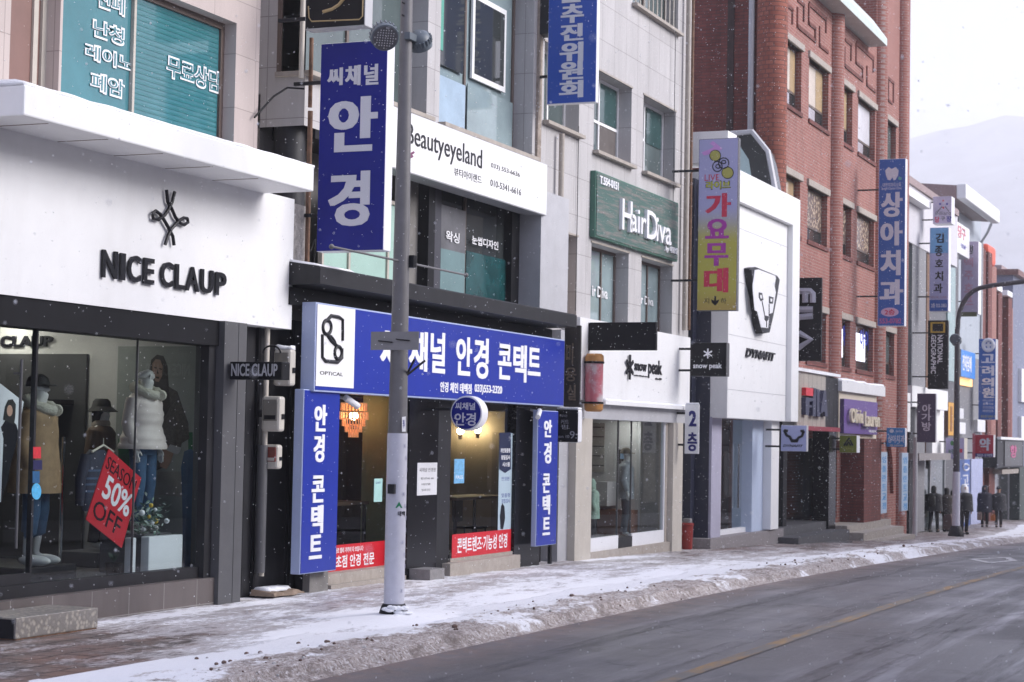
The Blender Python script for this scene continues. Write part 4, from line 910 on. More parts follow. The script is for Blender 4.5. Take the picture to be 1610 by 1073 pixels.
def onpole(px, py, r=.102):
    # point of the sleeve surface on the sight line
    d = ray(px, py); o_ = Vector((0, CAMY, 0)); a = d.x**2+d.y**2; b_ = 2*(d.x*(-PX)+d.y*(CAMY-PY)); c = PX**2+(CAMY-PY)**2-r**2
    k_ = max(0, b_*b_-4*a*c); tt = (-b_-math.sqrt(k_))/(2*a); return o_+d*tt
def wrapquad(pts, m, name):
    mb = MB(); P = [onpole(*p, .1045) for p in pts]; mb.poly(P); cc = sum(P, Vector())/len(P)
    return mb.build(name, m, t)
def wraptxt(s_, r_, m, bold=1):
    V, F = tmesh(s_, .02); lo, hi = V.min(0), V.max(0); mb = MB()
    for x, y, z in V: mb.v.append(tuple(onpole(r_[0]+(r_[2]-r_[0])*(x-lo[0])/(hi[0]-lo[0]), r_[3]-(r_[3]-r_[1])*(y-lo[1])/(hi[1]-lo[1]), .1015+.001*(z+.5))))
    mb.f = list(F); mb.m = [0]*len(F); return mb.build('lettering', m, t, normals=False)
wraptxt('태백', (625.5, 804, 637, 812), M_letb)
wrapquad([(621.5, 799), (627.5, 789), (633, 799)], mat('leaf_green', lin('#1f7d55'), .5), 'green_mark')
wrapquad([(632, 656), (638, 655), (638, 679), (632, 679)], M_let, 'pole_sticker')
wraptxt('태백시', (633, 660, 637, 674), M_navy)
zc = FZ(628, 537, PY)
bx(PX-.11, PX-.1, PY-.26, PY+.26, zc-.09, zc+.09).build('banner_plate', mat('plate_grey', (.24, .235, .24), .5), t)
for dz in (-.0,):
    MB().tube([(PX+.1*math.cos(a), PY+.1*math.sin(a), zc+dz) for a in [i*math.pi/8 for i in range(17)]], .008, 6).build('clamp_band', M_alu, t)
for sx in (-1, 1): MB().tube([(PX-.12, PY+sx*.02, zc-.015*sx), (PX-.125, PY+sx*.17, zc)], .007, 6).build('clamp_bolt', M_dark, t)
zc = FZ(625, 410, PY)
for a, b_ in (((521, 403), 612), ((733, 421), 640)):
    xa = FX(a[0], a[1], PY); MB().tube([(PX+(.08 if b_ > 625 else -.08), PY, zc), (xa, PY, zc)], .011, 8).ball((xa, PY, zc), .025).build('banner_rod', M_pole, t, smooth=True)
bx(PX+.01, PX+.08, PY-.13, PY-.07, zc-.06, zc+.06).build('rod_clamp', M_black, t)
for px in (-.1, .1): MB().tube([(PX+.02, PY-.07, FZ(637, 592, PY)), (PX+.05+px*1.2, PY-.2, FZ(637, 567, PY))], .012, 6).build('cable_stub', M_dark, t)
bx(PX-.135, PX-.095, PY-.04, PY+.03, FZ(604, 777, PY), FZ(604, 762, PY)).build('buckle', M_dark, t)
for py in (5, 25):
    z = FZ(635, py, PY); MB().tube([(PX-.095, PY, z), (PX+.095, PY, z)], .008, 6).build('bolt', M_dark, t)
def flood(cx, cz, aim, r):
    c = Vector((cx, PY-.06, cz)); aim = Vector(aim).normalized(); e = aim.cross(Vector((0, 0, 1))).normalized(); gg = e.cross(aim)
    def rg(rad, off): return [tuple(c+aim*off+(e*math.cos(2*math.pi*k/28)+gg*math.sin(2*math.pi*k/28))*rad) for k in range(28)]
    hd = MB().rings([rg(r*.45, -.13), rg(r*.8, -.1), rg(r*.97, -.05), rg(r, -.03), rg(r, .03), rg(r*.93, .035)]).build('lamp_head', mat('lamp_blue_grey', lin('#5d666e'), .45, var=.15), t, smooth=True)
    MB().rings([rg(r*.9, .03), rg(r*.9, .038)]).build('lens', mat('led_lens', (.1, .1, .11), .3, var=.3, scale=30), hd)
    mb = MB()
    for i in range(-4, 5):
        for j in range(-4, 5):
            if i*i+j*j < 17: mb.ball(c+aim*.038+e*i*r*.19+gg*j*r*.19, r*.05, n=6, m=4)
    mb.build('led_array', M_lgrey, hd)
    mb = MB()
    for k_ in range(20):
        a = 2*math.pi*k_/20; v = e*math.cos(a)+gg*math.sin(a); q_ = c+v*r*.98; mb.tube([q_-aim*.075, q_-aim*.02], .012, 5)
    mb.build('cooling_fin', MATS['lamp_blue_grey'], hd)
    return c
X, Z = PF(618, 57, PY-.15); flood(X, Z, (-.75, -.6, -.62), .135)
X, Z = PF(650, 66, PY); flood(X+.02, Z-.02, (.75, .15, -.8), .125)
bx(PX-.1, PX+.12, PY-.09, PY-.03, FZ(640, 66, PY), FZ(640, 55, PY)).build('yoke', MATS['lamp_blue_grey'], t)

# ================================================================== PALE BUILDING WITH HAIR SALON AND OUTDOOR SHOP
GR3 = -1.95
b3 = thing('shop_building', 'pale stone building with a white outdoor clothing shop front and hair salon windows above', 'building', (31, 3, GR3))
xL3, xR3 = xR2, FX(1085, 300, YW)
zr1 = FZ(945, 112, YW)
def H(x0, ytop, x1, ybot, xt, xb): return (FX(x0, (ytop+ybot)/2, YW), FX(x1, (ytop+ybot)/2, YW), FZ(xb, ybot, YW), FZ(xt, ytop, YW))
H1 = H(855, 113, 911, 192, 945, 857); H2 = H(934, 113, 993, 230, 945, 934); H3 = H(1011, 155, 1062, 270, 1013, 1011); H2 = (H2[0], H2[1], FZ(992, 262, YW), H2[3]); H3 = (H3[0], H3[1], FZ(1011, 270, YW), H2[3]); H1 = (H1[0], H1[1], FZ(857, 191, YW), H2[3])
H4 = H(868, 360, 907, 494, 868, 868); H5 = H(929, 382, 988, 502, 932, 930); H6 = H(1008, 405, 1057, 520, 1007, 1008)
H5 = (H5[0], H5[1], H4[2], H5[3]); H6 = (H6[0], H6[1], H4[2], H5[3]); H4 = (H4[0], H4[1], H4[2], H5[3]+.02)
H7 = (FX(994, 30, YW), FX(1066, 40, YW), FZ(995, 6, YW), FZ(995, 6, YW)+1.8)
Hx = H1[2]+1.9
zb3 = FZ(950, 560, YW)
wallholes(MB(), xL3, xR3, zb3-.6, 10.5, YW, [H1, H2, H3, H4, H5, H6, H7], .3, 6).build('wall', M_tile, b3)
for h, pm, mu, ra, nm in ((H1, M_gglass, (.5,), (), 1), (H2, M_gglass, (.48,), ((.45, 0, 1),), 1), (H3, M_gglass, (.42,), ((.5, 0, .45),), 1), (H4, M_amber, (.62,), (), 0), (H5, M_pteal, (.62,), (), 0), (H6, M_pteal, (.6,), (), 0), (H7, M_gglass, (.5,), (), 0)):
    f = window(b3, h, .54, M_white if nm else M_brownfr, pm, .05, mu, ra, sill=.25)
    if h is H2 or h is H3:
        bx(h[0]+(h[1]-h[0])*(.5 if h is H2 else .05), h[0]+(h[1]-h[0])*(.95 if h is H2 else .4), .555, .562, h[2]+.06, h[2]+(h[3]-h[2])*.43).build('fly_screen', mat('fly_screen', (.1, .085, .08), .7, var=.2), f)
        bx(h[0]+(h[1]-h[0])*.5, h[1]-.07, .556, .563, h[2]+(h[3]-h[2])*.48, h[3]-.06).build('teal_pane', mat('deep_teal_pane', lin('#33504f'), .1, var=.2), f)
    if h is H7:
        for k_ in range(11): x = h[0]+.1+k_*(h[1]-h[0]-.2)/10; MB().tube([(x, .36, h[2]+.02), (x, .36, h[3])], .014, 6).build('window_bar', M_cream, f)
    bx(h[0]-.03, h[1]+.03, .285, .31, h[3], h[3]+.03).build('drip_edge', M_stone, f)
for s_, r_ in (('ir Diva', (931, 448, 955, 471)), ('r Diva', (1008, 464, 1027, 482))): txt(s_, ('F', .55), r_, M_let, b3, 1, .004)
bx(xL3-.03, xL3+.12, .26, .3, Zs1+.2, 10).build('rust_stained_pipe', mat('stained_pipe', (.3, .25, .21), .8, var=.35, scale=10, dirt=.5), b3)
for px, m_, r_ in ((882, M_stone, .045), (1079, M_stone, .05), (1086, M_rust, .03)):
    MB().tube([(FX(px, 300, .2), .2, FZ(px, 520, .2) if px > 1000 else FZ(px, 350, .2)), (FX(px, 300, .2), .2, 9.5 if px > 1000 else FZ(px, 210, .2))], r_, 10).build('drain_pipe', m_, b3, smooth=True)
MB().tube([(FX(1062, 60, .22), .22, 9.8), (FX(1062, 60, .22), .22, FZ(1066, 330, .22))], .008, 5).build('cable', M_grey, b3)
MB().tube([(FX(909, 250, .27), .27, FZ(913, 200, .27)), (FX(909, 250, .27), .27, FZ(909, 490, .27))], .008, 5).build('cable', M_grey, b3)
# outdoor shop front
fa = PF(912, 520, 0); fb = PF(1084, 643, 0); ft = FZ(1084, 531, 0)
fl_ = MB().box(fa[0], fb[0], 0, YW+.1, fb[1]+.02, ft); fl_.build('white_fascia', M_white, b3)
bx(FX(951, 600, -.06), fb[0]+.0, -.08, 0, fb[1]-.03, fb[1]+.03).build('fascia_ledge', M_white, b3)
sb = MB(); sb.rings([[(x, -.075, fb[1]+.03), (x, -.06, fb[1]+.05+.02*nz(x, 1, 2)), (x, -.02, fb[1]+.07), (x, -.003, fb[1]+.03)] for x in frange(FX(953, 600, -.06), fb[0]-.02, .1)]); sb.build('snow_line', M_snow, b3, smooth='all')
bz = FZ(1082, 666, .05)
bx(fa[0]-.02, fb[0]-.06, .05, YW+.2, bz, fb[1]+.02).build('lower_band', M_lgrey, b3)
zgb = FZ(985, 850, .1); gx0, gx1 = FX(921, 760, .12), FX(1046, 760, .12)
bx(FX(905, 760, .02), gx0-.0, .02, .6, GR3-.1, bz).build('cream_pilaster', M_cream, b3)
bx(FX(873, 780, .2), FX(905, 780, .1), .15, .6, GR3-.2, FZ(890, 520, .15)).build('grey_stucco_panel', mat('pale_stucco', (.4, .4, .42), .85, var=.1, dirt=.25, bump=.2), b3)
bx(gx1, FX(1058, 760, .12), .12, .6, GR3-.1, bz).build('grey_pilaster', M_stone, b3); bx(FX(1058, 760, .02), FX(1073, 760, .02), .02, .6, GR3-.2, bz).build('cream_pilaster', M_cream, b3)
bx(gx0, FX(1058, 860, .04)-.0, .06, .6, GR3-.2, zgb-.12).build('plinth', M_stone, b3)
gl3 = bx(gx0, gx1, .16, .172, zgb+.1, bz+.01).build('shop_glass', M_glass, b3)
xd = FX(972, 800, .14); xd2 = FX(993, 800, .14)
bx(gx0, xd, .13, .2, zgb-.12, zgb+.1).build('white_rail', M_whiteg, gl3); bx(xd2, gx1, .13, .2, zgb-.12, zgb+.1).build('white_rail', M_whiteg, gl3); bx(xd, xd2, .12, .2, zgb-.12, zgb+.06).build('door_shoe', M_dark, gl3)
bx(gx1-.05, gx1, .13, .2, zgb+.1, bz).build('white_stile', M_whiteg, gl3); bx(xd-.006, xd+.006, .15, .18, zgb+.1, bz).build('glass_joint', M_grey, gl3); bx(xd2-.006, xd2+.006, .15, .18, zgb+.1, bz).build('glass_joint', M_grey, gl3)
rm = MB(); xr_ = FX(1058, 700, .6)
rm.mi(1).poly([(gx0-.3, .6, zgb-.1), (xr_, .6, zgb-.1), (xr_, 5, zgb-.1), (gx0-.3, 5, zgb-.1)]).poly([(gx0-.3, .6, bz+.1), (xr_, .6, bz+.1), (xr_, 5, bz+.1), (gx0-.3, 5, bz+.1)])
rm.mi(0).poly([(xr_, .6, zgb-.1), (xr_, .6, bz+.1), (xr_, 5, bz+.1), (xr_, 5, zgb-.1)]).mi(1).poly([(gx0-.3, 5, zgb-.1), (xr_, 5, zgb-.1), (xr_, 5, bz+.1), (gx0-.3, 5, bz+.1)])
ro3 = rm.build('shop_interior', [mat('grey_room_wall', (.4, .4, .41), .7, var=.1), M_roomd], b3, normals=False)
pw3 = ('S', xr_-.02)
slab(pw3, (926, 665, 950, 742), mat('wire_grid', (.2, .19, .17), .6, var=.3), ro3, 'display_grid', 0, .02)
for i in range(5): slab(pw3, (926, 671+i*15, 950, 673+i*15), M_black, ro3, 'grid_bar', .02, .03)
slab(pw3, (950, 800, 1002, 850), mat('wood_display', lin('#6d4a38'), .6, var=.2, streak=True, scale=10), ro3, 'wood_display', 0, .4)
slab(pw3, (950, 757, 968, 795), M_lgrey, ro3, 'display_plinth', .0, .5); slab(pw3, (974, 707, 989, 730), M_black, ro3, 'screen', 0, .04); slab(pw3, (976.5, 709, 987, 722), mat('screen_blue', lin('#6f8fb0'), .3), ro3, 'screen_face', .04, .045)
slab(pw3, (1014, 695, 1032, 710), mat('grey_card', (.3, .31, .34), .6), ro3, 'wall_card', 0, .02)
for px in (940, 985, 1030):  # lamps added to brighten the display room; no fitting is visible
    lx, ly = PZ(px, 668, bz+.09)
    MB().lathe((FX(px, 668, 1.4), 1.4, bz+.07), [(.11, 0), (.12, .02)], 16).build('ceiling_lamp', emis('added_shop_lamp', (1, .95, .88), 40), ro3)
# signs on it
t, pl = boxsign('shop_sign', 'weathered green board sign with raised white hair salon lettering', (937, 268, 1065, 412), .2, .3, mat('green_edge', lin('#3f6a5c'), .6, var=.2, dirt=.3), None)
k = NB('weathered_green_boards'); n1 = k.noise(2.2, 8, .72, (.5, 1, 9)); k.L.new(k.mix(k.rng(n1, .45, .62), lin('#45625c'), lin('#77726f')), k.p.inputs['Base Color']); k.p.inputs['Roughness'].default_value = .75; k.bump(n1, .4)
a = PF(937, 268, .2); b_ = PF(1065, 412, .2)
bx(a[0]+.03, b_[0]-.03, .185, .2, b_[1]+.03, a[1]-.03).build('board_face', k.m, t); pl = ('F', .185)
hz_ = lambda x: None
txt('T.554-0151', pl, (942, 276, 971, 300), M_let, t, 2, .02)
for s_, r_ in (('H', (974, 312, 989, 366)), ('air', (988, 326, 1011, 371)), ('D', (1013, 330, 1029, 380)), ('iva', (1028, 342, 1051, 387))): txt(s_, pl, r_, M_let, t, .5, .06)
txt('by 미용실', pl, (1045, 385, 1063, 402), M_let, t, 2, .03)
t = thing('shop_sign', 'dark raised asterisk emblem and camping shop name on the white fascia', 'sign', (FX(985, 580), 0, FZ(985, 600)))
Pf = ('F', 0.0)
u0, v0, u1, v1 = rect(Pf, 980, 557, 995, 598); cu, cv, hh = (u0+u1)/2, (v0+v1)/2, (v1-v0)/2
for k_ in range(3):
    a_ = math.pi/2+k_*math.pi/3; dx_, dz_ = math.cos(a_)*hh*.95, math.sin(a_)*hh
    MB().prism([(cu-dx_-dz_*.13, cv-dz_+dx_*.13), (cu+dx_-dz_*.13, cv+dz_+dx_*.13), (cu+dx_+dz_*.13, cv+dz_-dx_*.13), (cu-dx_+dz_*.13, cv-dz_-dx_*.13)], mapF(0), .02, .045-k_*.002).build('emblem_bar', M_letb, t)
txt('snow', Pf, (997, 571, 1016, 585), M_letb, t, 1, .014); txt('peak', Pf, (1019, 565, 1040, 597), M_letb, t, 1, .014)
txt('outdoor lifestyle store', Pf, (996, 589, 1018, 594), M_letb, t, 1, .02); txt('since 58', Pf, (1030, 594, 1039, 598), M_letb, t, 1, .02)
t, pl = perp('blade_sign', 'small square black blade sign with white asterisk and camping shop name', 1086, 539, 1142, 592, 1147, -.25, M_grey, M_black, fr=.006)
for k_ in range(3):
    u0, v0, u1, v1 = rect(pl, 1105, 548.5, 1121, 564); cu, cv, hh = (u0+u1)/2, (v0+v1)/2, (v1-v0)/2; a_ = math.pi/2+k_*math.pi/3; dx_, dz_ = math.cos(a_)*hh, math.sin(a_)*hh
    MB().prism([(cu-dx_-dz_*.14, cv-dz_+dx_*.14), (cu+dx_-dz_*.14, cv+dz_+dx_*.14), (cu+dx_+dz_*.14, cv+dz_-dx_*.14), (cu-dx_+dz_*.14, cv-dz_-dx_*.14)], mapper(pl), 0, .008-k_*.001).build('emblem_bar', M_let, t)
txt('snow peak', pl, (1090, 571, 1135, 582), M_let, t, 1, .004)
t, pl = perp('blade_sign', 'long plain black horizontal blade sign above the faded barber pole', 914, 507, 1031, 551, 1034, .12, M_black, M_black, fr=.006, arms=False)
t, pl = perp('blade_sign', 'dark carved wooden plank with worn bronze characters beside the blue optician sign', 888, 512, 911, 640, 914, -.05, M_dark, mat('dark_old_wood', (.03, .024, .02), .7, var=.4, scale=10, streak=True), fr=.004, arms=False)
txts([('미', (891, 540, 901, 574)), ('용', (889, 578, 906, 600)), ('실', (892, 605, 905, 630))], pl, mat('worn_bronze', (.16, .12, .085), .7, var=.6, scale=30), t, 1, .015)
# small black cafe sign with pale rim
t, pl = perp('blade_sign', 'small rounded black sign with white rim beside the stucco panel', 874, 644, 909, 696, 916, .05, M_whiteg, M_black, fr=.006, snowcap=True, bev=.03)
txts([('영업시간', (880, 652, 892, 656)), ('커트', (882, 660, 894, 667)), ('펌', (882, 668, 893, 675)), ('am 10', (878, 684, 895, 689)), ('9:', (896, 678, 907, 690))], pl, mat('letter_grey', (.35, .35, .4), .5), t, 0, .003)
# faded barber pole
Xb, Zb = PF(934, 602, -.15); r_ = .155; hB = (FZ(934, 557, -.15)-FZ(934, 648, -.15))
t = thing('barber_pole', 'faded red and white barber pole cylinder with wooden ends', 'barber pole', (Xb, -.15, Zb-hB/2))
k = NB('faded_barber_stripes'); n1 = k.noise(1.2, 3, .5, (1, 1, .5)); n2 = k.noise(9, 5, .6)
k.L.new(k.mix(k.rng(k.math('ADD', n1, k.math('MULTIPLY', k.math('SUBTRACT', n2, .5), .3)), .42, .6), lin('#b3616c'), lin('#b9b4b6')), k.p.inputs['Base Color']); k.p.inputs['Roughness'].default_value = .35
MB().lathe((Xb, -.15, Zb-hB/2), [(r_*.93, .1), (r_*.93, hB-.1)], 26).build('cylinder', k.m, t, smooth=True)
for z0, sg_ in ((Zb-hB/2, 1), (Zb+hB/2, -1)):
    MB().lathe((Xb, -.15, z0), sorted([(r_*.75, 0), (r_*.95, sg_*.03), (r_, sg_*.12)], key=lambda q: q[1]), 26).build('wooden_end', mat('pine_end', lin('#a8763f'), .5, var=.2, scale=8), t, smooth=True)
for z in (Zb-hB/2+.14, Zb+hB/2-.14): MB().lathe((Xb, -.15, z-.015), [(r_*1.03, 0), (r_*1.03, .03)], 26).tube([(Xb, -.02, z), (Xb-.25, .12, z)], .014, 6).build('iron_band', M_black, t)
MB().tube([(Xb-.3, .0, Zb+hB/2-.14), (Xb-.33, -.04, Zb+hB/2-.22), (Xb-.34, 0, Zb+hB/2-.36), (Xb-.3, .05, Zb+hB/2-.42)], .012, 6).build('iron_scroll', M_black, t)
# second floor sign and red bin
t, pl = perp('blade_sign', 'narrow white second floor sign with navy characters beside the navy column', 1077, 636, 1098, 714, 1100, -.12, M_lgrey, M_white, fr=.006, snowcap=True)
txts([('2', (1083, 646, 1095, 671)), ('층', (1081, 680, 1096, 710))], pl, mat('letter_navy', lin('#20206c'), .4), t, 3, .003)
Xq, Yq, Zq = PG(1080, 864)
t = thing('waste_bin', 'small red plastic bin with grey lid at the foot of the navy column', 'bin', (Xq, Yq, Zq)); hq = 46/83
MB().lathe((Xq, Yq, Zq), [(.09, 0), (.1, .02), (.115, hq*.8), (.13, hq*.82), (.13, hq*.88), (.1, hq*.9)], 18).build('body', mat('bin_red', lin('#8e2a24'), .45, var=.15, dirt=.2), t, smooth=True)
bx(Xq-.08, Xq+.06, Yq-.08, Yq+.06, Zq+hq*.9, Zq+hq*1.05).build('lid', M_gstone, t, bevel=.01)

# ================================================================== WHITE SPORTS SHOP WITH GLAZED ROOF
GR4 = -2.12
b4 = thing('shop_building', 'white box fronted sports shop with animal head emblem and sloping glazed roof', 'building', (38.5, 3, GR4))
Yd = -.35
xw0 = FX(1146, 450, Yd); a = PF(1165, 270, Yd); e_ = PF(1250, 318, Yd); zbw = FZ(1200, 661, Yd); xw1 = e_[0]; ztw = (a[1]+e_[1])/2
navy = mat('navy_cladding', lin('#262a3d'), .45, var=.12)
lil = mat('lilac_panel', lin('#a9a6b8'), .5, var=.06)
MB().box(xw0, xw1, Yd, .0, zbw, ztw).build('white_box_front', M_white, b4, bevel=.01)
w_ = xw1-xw0; fr_ = .85
MB().box(xw1-.62, xw1, Yd-.12, Yd, zbw, ztw).box(xw0+.0, xw1-.62, Yd-.12, Yd, ztw-.62, ztw).build('front_frame', M_white, b4, bevel=.01)
for z in np.linspace(zbw+.55, ztw-1.1, 4): bx(xw0+.02, xw1-.63, Yd-.0025, Yd, z, z+.012).build('panel_joint', M_lgrey, b4)
Yn = 1.1
bx(xw0-.02, xw0+.3, .0, 2.6, GR4-.2, ztw-.5).build('navy_side', navy, b4)
xn0 = FX(1088, 600, .28)
bx(xn0, xw0+.2, .28, 3.0, GR4-.2, FZ(1100, 300, .28)+.2).build('navy_column', navy, b4)
bx(xw0-.03, xw0+.6, -.3, 2.5, PS(1120, 256, xw0)[1], PS(1120, 207, xw0)[1]).build('white_parapet', M_white, b4)
# glazed roof: profile in depth and height
xg0 = xw1-.7
pA = [PS(1223, 300, xg0), PS(1207, 238, xg0), PS(1182, 207, xg0), PS(1148, 210, xg0), PS(1148, 300, xg0)]
pts = [(pA[0][0]-.12, pA[0][1]-.9)]+pA[1:4]+[(pA[4][0], pA[0][1]-.9)]
bx(xw0+.02, xw1-.65, Yd+.04, 2.4, ztw-.3, ztw-.02).build('flat_roof', M_white, b4)
xg1 = xg0+.6
glr = MB()
for i in range(3):
    (y0, z0), (y1, z1) = pts[i], pts[i+1]
    glr.poly([(xg0+.06, y0, z0), (xg1, y0, z0), (xg1, y1, z1), (xg0+.06, y1, z1)])
glr.poly([(xg0+.06, y, z) for y, z in pts]); glr.poly([(xg1, y, z) for y, z in pts])
gro = glr.build('glazed_roof', M_dglass, b4)
cen = (sum(p[0] for p in pts)/5+.15, sum(p[1] for p in pts)/5-.1)
MB().prism([(cen[0]+(y-cen[0])*.62+.25, cen[1]+(z-cen[1])*.75) for y, z in pts], lambda u, v, d: (xg0+.06-d, u, v), .0, .008).build('pale_pane', mat('roof_pale_pane', lin('#a3b8b8'), .2, var=.12), gro)
for x in (xg0,): MB().tube([(x+.03, y, z) for y, z in pts[:4]], .06, 6).build('roof_rib', M_lgrey, gro)
# ground floor
gz = FZ(1180, 838, -.1); bx(FX(1117, 850, -.15), FX(1232, 850, -.15), -.15, .8, GR4-.25, gz).build('granite_base', mat('lilac_granite', (.24, .22, .225), .7, var=.2, scale=20, dirt=.25), b4)
bx(FX(1119, 700, -.05), FX(1134, 700, -.05), -.05, .5, gz+.0, zbw+.02).build('pale_column', lil, b4)
bx(FX(1134, 700, .05), FX(1186, 700, .05), .2, .212, gz+.12, zbw).build('shop_glass', M_glass, b4)
bx(FX(1134, 700, .05), FX(1186, 700, .05), .1, .22, gz, gz+.1).build('white_rail', M_whiteg, b4)
bx(FX(1133, 700, .05)-.0, FX(1133, 700, .05)+.06, .05, .2, gz+.1, zbw).build('white_stile', M_whiteg, b4)
bx(FX(1183, 700, -.02), FX(1213, 700, -.02), -.02, .4, gz, zbw).build('blue_white_panel', mat('blue_white', lin('#b9c6dc'), .35, var=.05), b4)
bx(FX(1213, 700, -.2), FX(1225, 700, -.2), -.2, .4, gz+.02, zbw).build('white_pillar', M_white, b4)
bx(xn0+.3, xw1-.3, 3, 3.1, GR4, zbw+.3).build('back_wall', mat('teal_grey_room', lin('#5b7378'), .6, var=.3), b4)
bx(FX(1150, 700, .3), FX(1152, 700, .3)+.02, .12, .16, gz+.5, zbw-.5).build('door_handle', M_chrome, b4)
# emblem and name
t = thing('shop_sign', 'large white animal head emblem with thick black side on the white sports shop', 'sign', (FX(1195, 500, Yd), Yd, FZ(1195, 520, Yd)))
pe = ('F', Yd-.15)
oz = [(1181, 422), (1188, 420), (1222, 434), (1226, 440), (1222, 466), (1216, 497), (1210, 523), (1199, 525), (1194, 510), (1190, 470), (1184, 445)]
def shift(o_, f): cx = sum(p[0] for p in o_)/len(o_); cy__ = sum(p[1] for p in o_)/len(o_); return [(cx+(x-cx)*f, cy__+(y-cy__)*f) for x, y in o_]
polys(pe, [oz], M_letb, t, 'shield', .15, -.15)
polys(pe, [[(1186, 425), (1192, 424), (1218, 434), (1219, 438), (1217, 450), (1219, 460), (1214, 492), (1209, 494), (1207, 516), (1196, 515), (1190, 490), (1186, 488), (1183, 455), (1183, 448)]], M_whiteg, t, 'face', .012, 0)
for e in ([(1192, 460), (1197, 461), (1199, 472), (1195, 474), (1192, 468)], [(1208, 466), (1215, 468), (1214, 478), (1208, 477)]):
    polys(pe, [e], M_letb, t, 'eye', .006, .012); polys(pe, [shift(e, .45)], M_whiteg, t, 'pupil', .004, .018)
polys(pe, [[(1201, 496), (1208, 498), (1207, 503), (1204, 506), (1201, 503)]], M_letb, t, 'nose', .006, .012)
strokes(pe, [[(1197, 474), (1201, 496)], [(1208, 478), (1208, 497)], [(1204, 506), (1204, 515)]], .012, M_letb, t, 'whisker_line', .006, .012)
txt('DYNAFIT', ('F', Yd), (1171, 547, 1217, 569), M_letb, t, 1, .035, shear=.3)
t, pl = perp('blade_sign', 'square lilac blade sign with black horned animal emblem by the black doorway', 1228, 669, 1268, 710, 1271, -.55, M_lgrey, mat('lilac_face', lin('#a6acd2'), .4, var=.04), fr=.006, Yw=-.2)
strokes(pl, [[(1233, 677), (1237, 685), (1242, 687), (1245, 692), (1252, 694)], [(1264, 678), (1261, 686), (1256, 688), (1253, 692), (1247, 694)], [(1233, 677), (1239, 678)], [(1264, 678), (1259, 678)]], .028, M_letb, t, 'emblem', .004)
polys(pl, [[(1240, 689), (1245, 693), (1253, 693), (1257, 689), (1254, 696), (1244, 696)]], M_letb, t, 'muzzle', .004)
txt('DYNAFIT', pl, (1231, 699, 1263, 703.5), M_letb, t, 2, .003, shear=.3)
# pink and yellow singing room sign
k = NB('lilac_to_lime_face'); sp_ = k.n.new('ShaderNodeSeparateXYZ'); k.L.new(k.tc.outputs['Object'], sp_.inputs[0])
t, pl = perp('blade_sign', 'tall lilac and lime blade sign with red and purple characters and an arrow', 1099, 218, 1158, 489, 1163, -.25, mat('dark_edge', (.1, .1, .11), .5), k.m, fr=.012)
hh = rect(pl, 1099, 218, 1158, 489); H_ = hh[3]-hh[1]
cr = k.mix(k.rng(sp_.outputs[2], H_*.38, H_*.62), lin('#b0a94a'), lin('#a3a3cb')); cr = k.mix(k.rng(sp_.outputs[2], 0, H_*.16), lin('#a8914a'), cr); k.L.new(cr, k.p.inputs['Base Color']); k.p.inputs['Roughness'].default_value = .4
M_pk, M_pu = mat('sign_crimson', lin('#c22a4c'), .4), mat('sign_purple', lin('#a02b98'), .4)
M_rim = mat('sign_pale_rim', lin('#b9a9c8'), .4)
for s_, r_, m_ in (('가', (1109, 305, 1149, 341), M_pk), ('요', (1109, 345, 1146, 375), M_pu), ('무', (1108, 383, 1145, 418), M_pu), ('대', (1107, 422, 1145, 460), M_pk)): txt(s_, pl, r_, m_, t, 3, .005)
txt('LIVE', pl, (1108, 275, 1131, 284), mat('sign_red', lin('#c03048'), .4), t, 0, .004)
txt('라이브', pl, (1109.5, 285, 1149, 297.5), M_letb, t, 3, .003); txt('라이브', pl, (1110.5, 286, 1148, 296.5), mat('sign_lime', lin('#b6b83a'), .4), t, 2, .004, d0=.004)
txt('지', pl, (1107, 469, 1115, 478), M_letb, t, 0, .003); txt('하', pl, (1133, 469, 1142, 478), M_letb, t, 0, .003)
polys(pl, [[(1123, 466), (1126, 466), (1126, 473), (1131, 471), (1129, 476), (1124.5, 481), (1119, 476), (1118, 471), (1123, 473)]], M_letb, t, 'arrow', .003)
polys(pl, [[(1103, 240), (1116, 235), (1123, 231), (1116, 226), (1121, 222), (1136, 234), (1132, 237), (1127, 236), (1122, 241), (1107, 245)]], mat('sign_pink', lin('#c58fd0'), .4), t, 'logo_shape', .004)
for cx, cy2, r2, m_ in ((1124.5, 245, 8, 'sign_olive'), (1144, 272, 8.5, 'sign_olive')):
    polys(pl, [arc(cx, cy2, r2+1.2, r2+1.2, 0, 345, 20)], M_letb, t, 'logo_ring', .004); polys(pl, [arc(cx, cy2, r2, r2, 0, 345, 20)], mat('sign_olive', lin('#a5a052'), .4), t, 'logo_disc', .004, .004)
strokes(pl, [arc(1128, 262, 7.5, 8, 0, 360, 20), arc(1138, 257, 8, 8.5, 0, 360, 20), arc(1129, 262, 3.5, 3, 0, 360, 12), arc(1138, 255, 3.5, 2.5, 0, 360, 12)], .01, M_letb, t, 'logo_outline', .004)

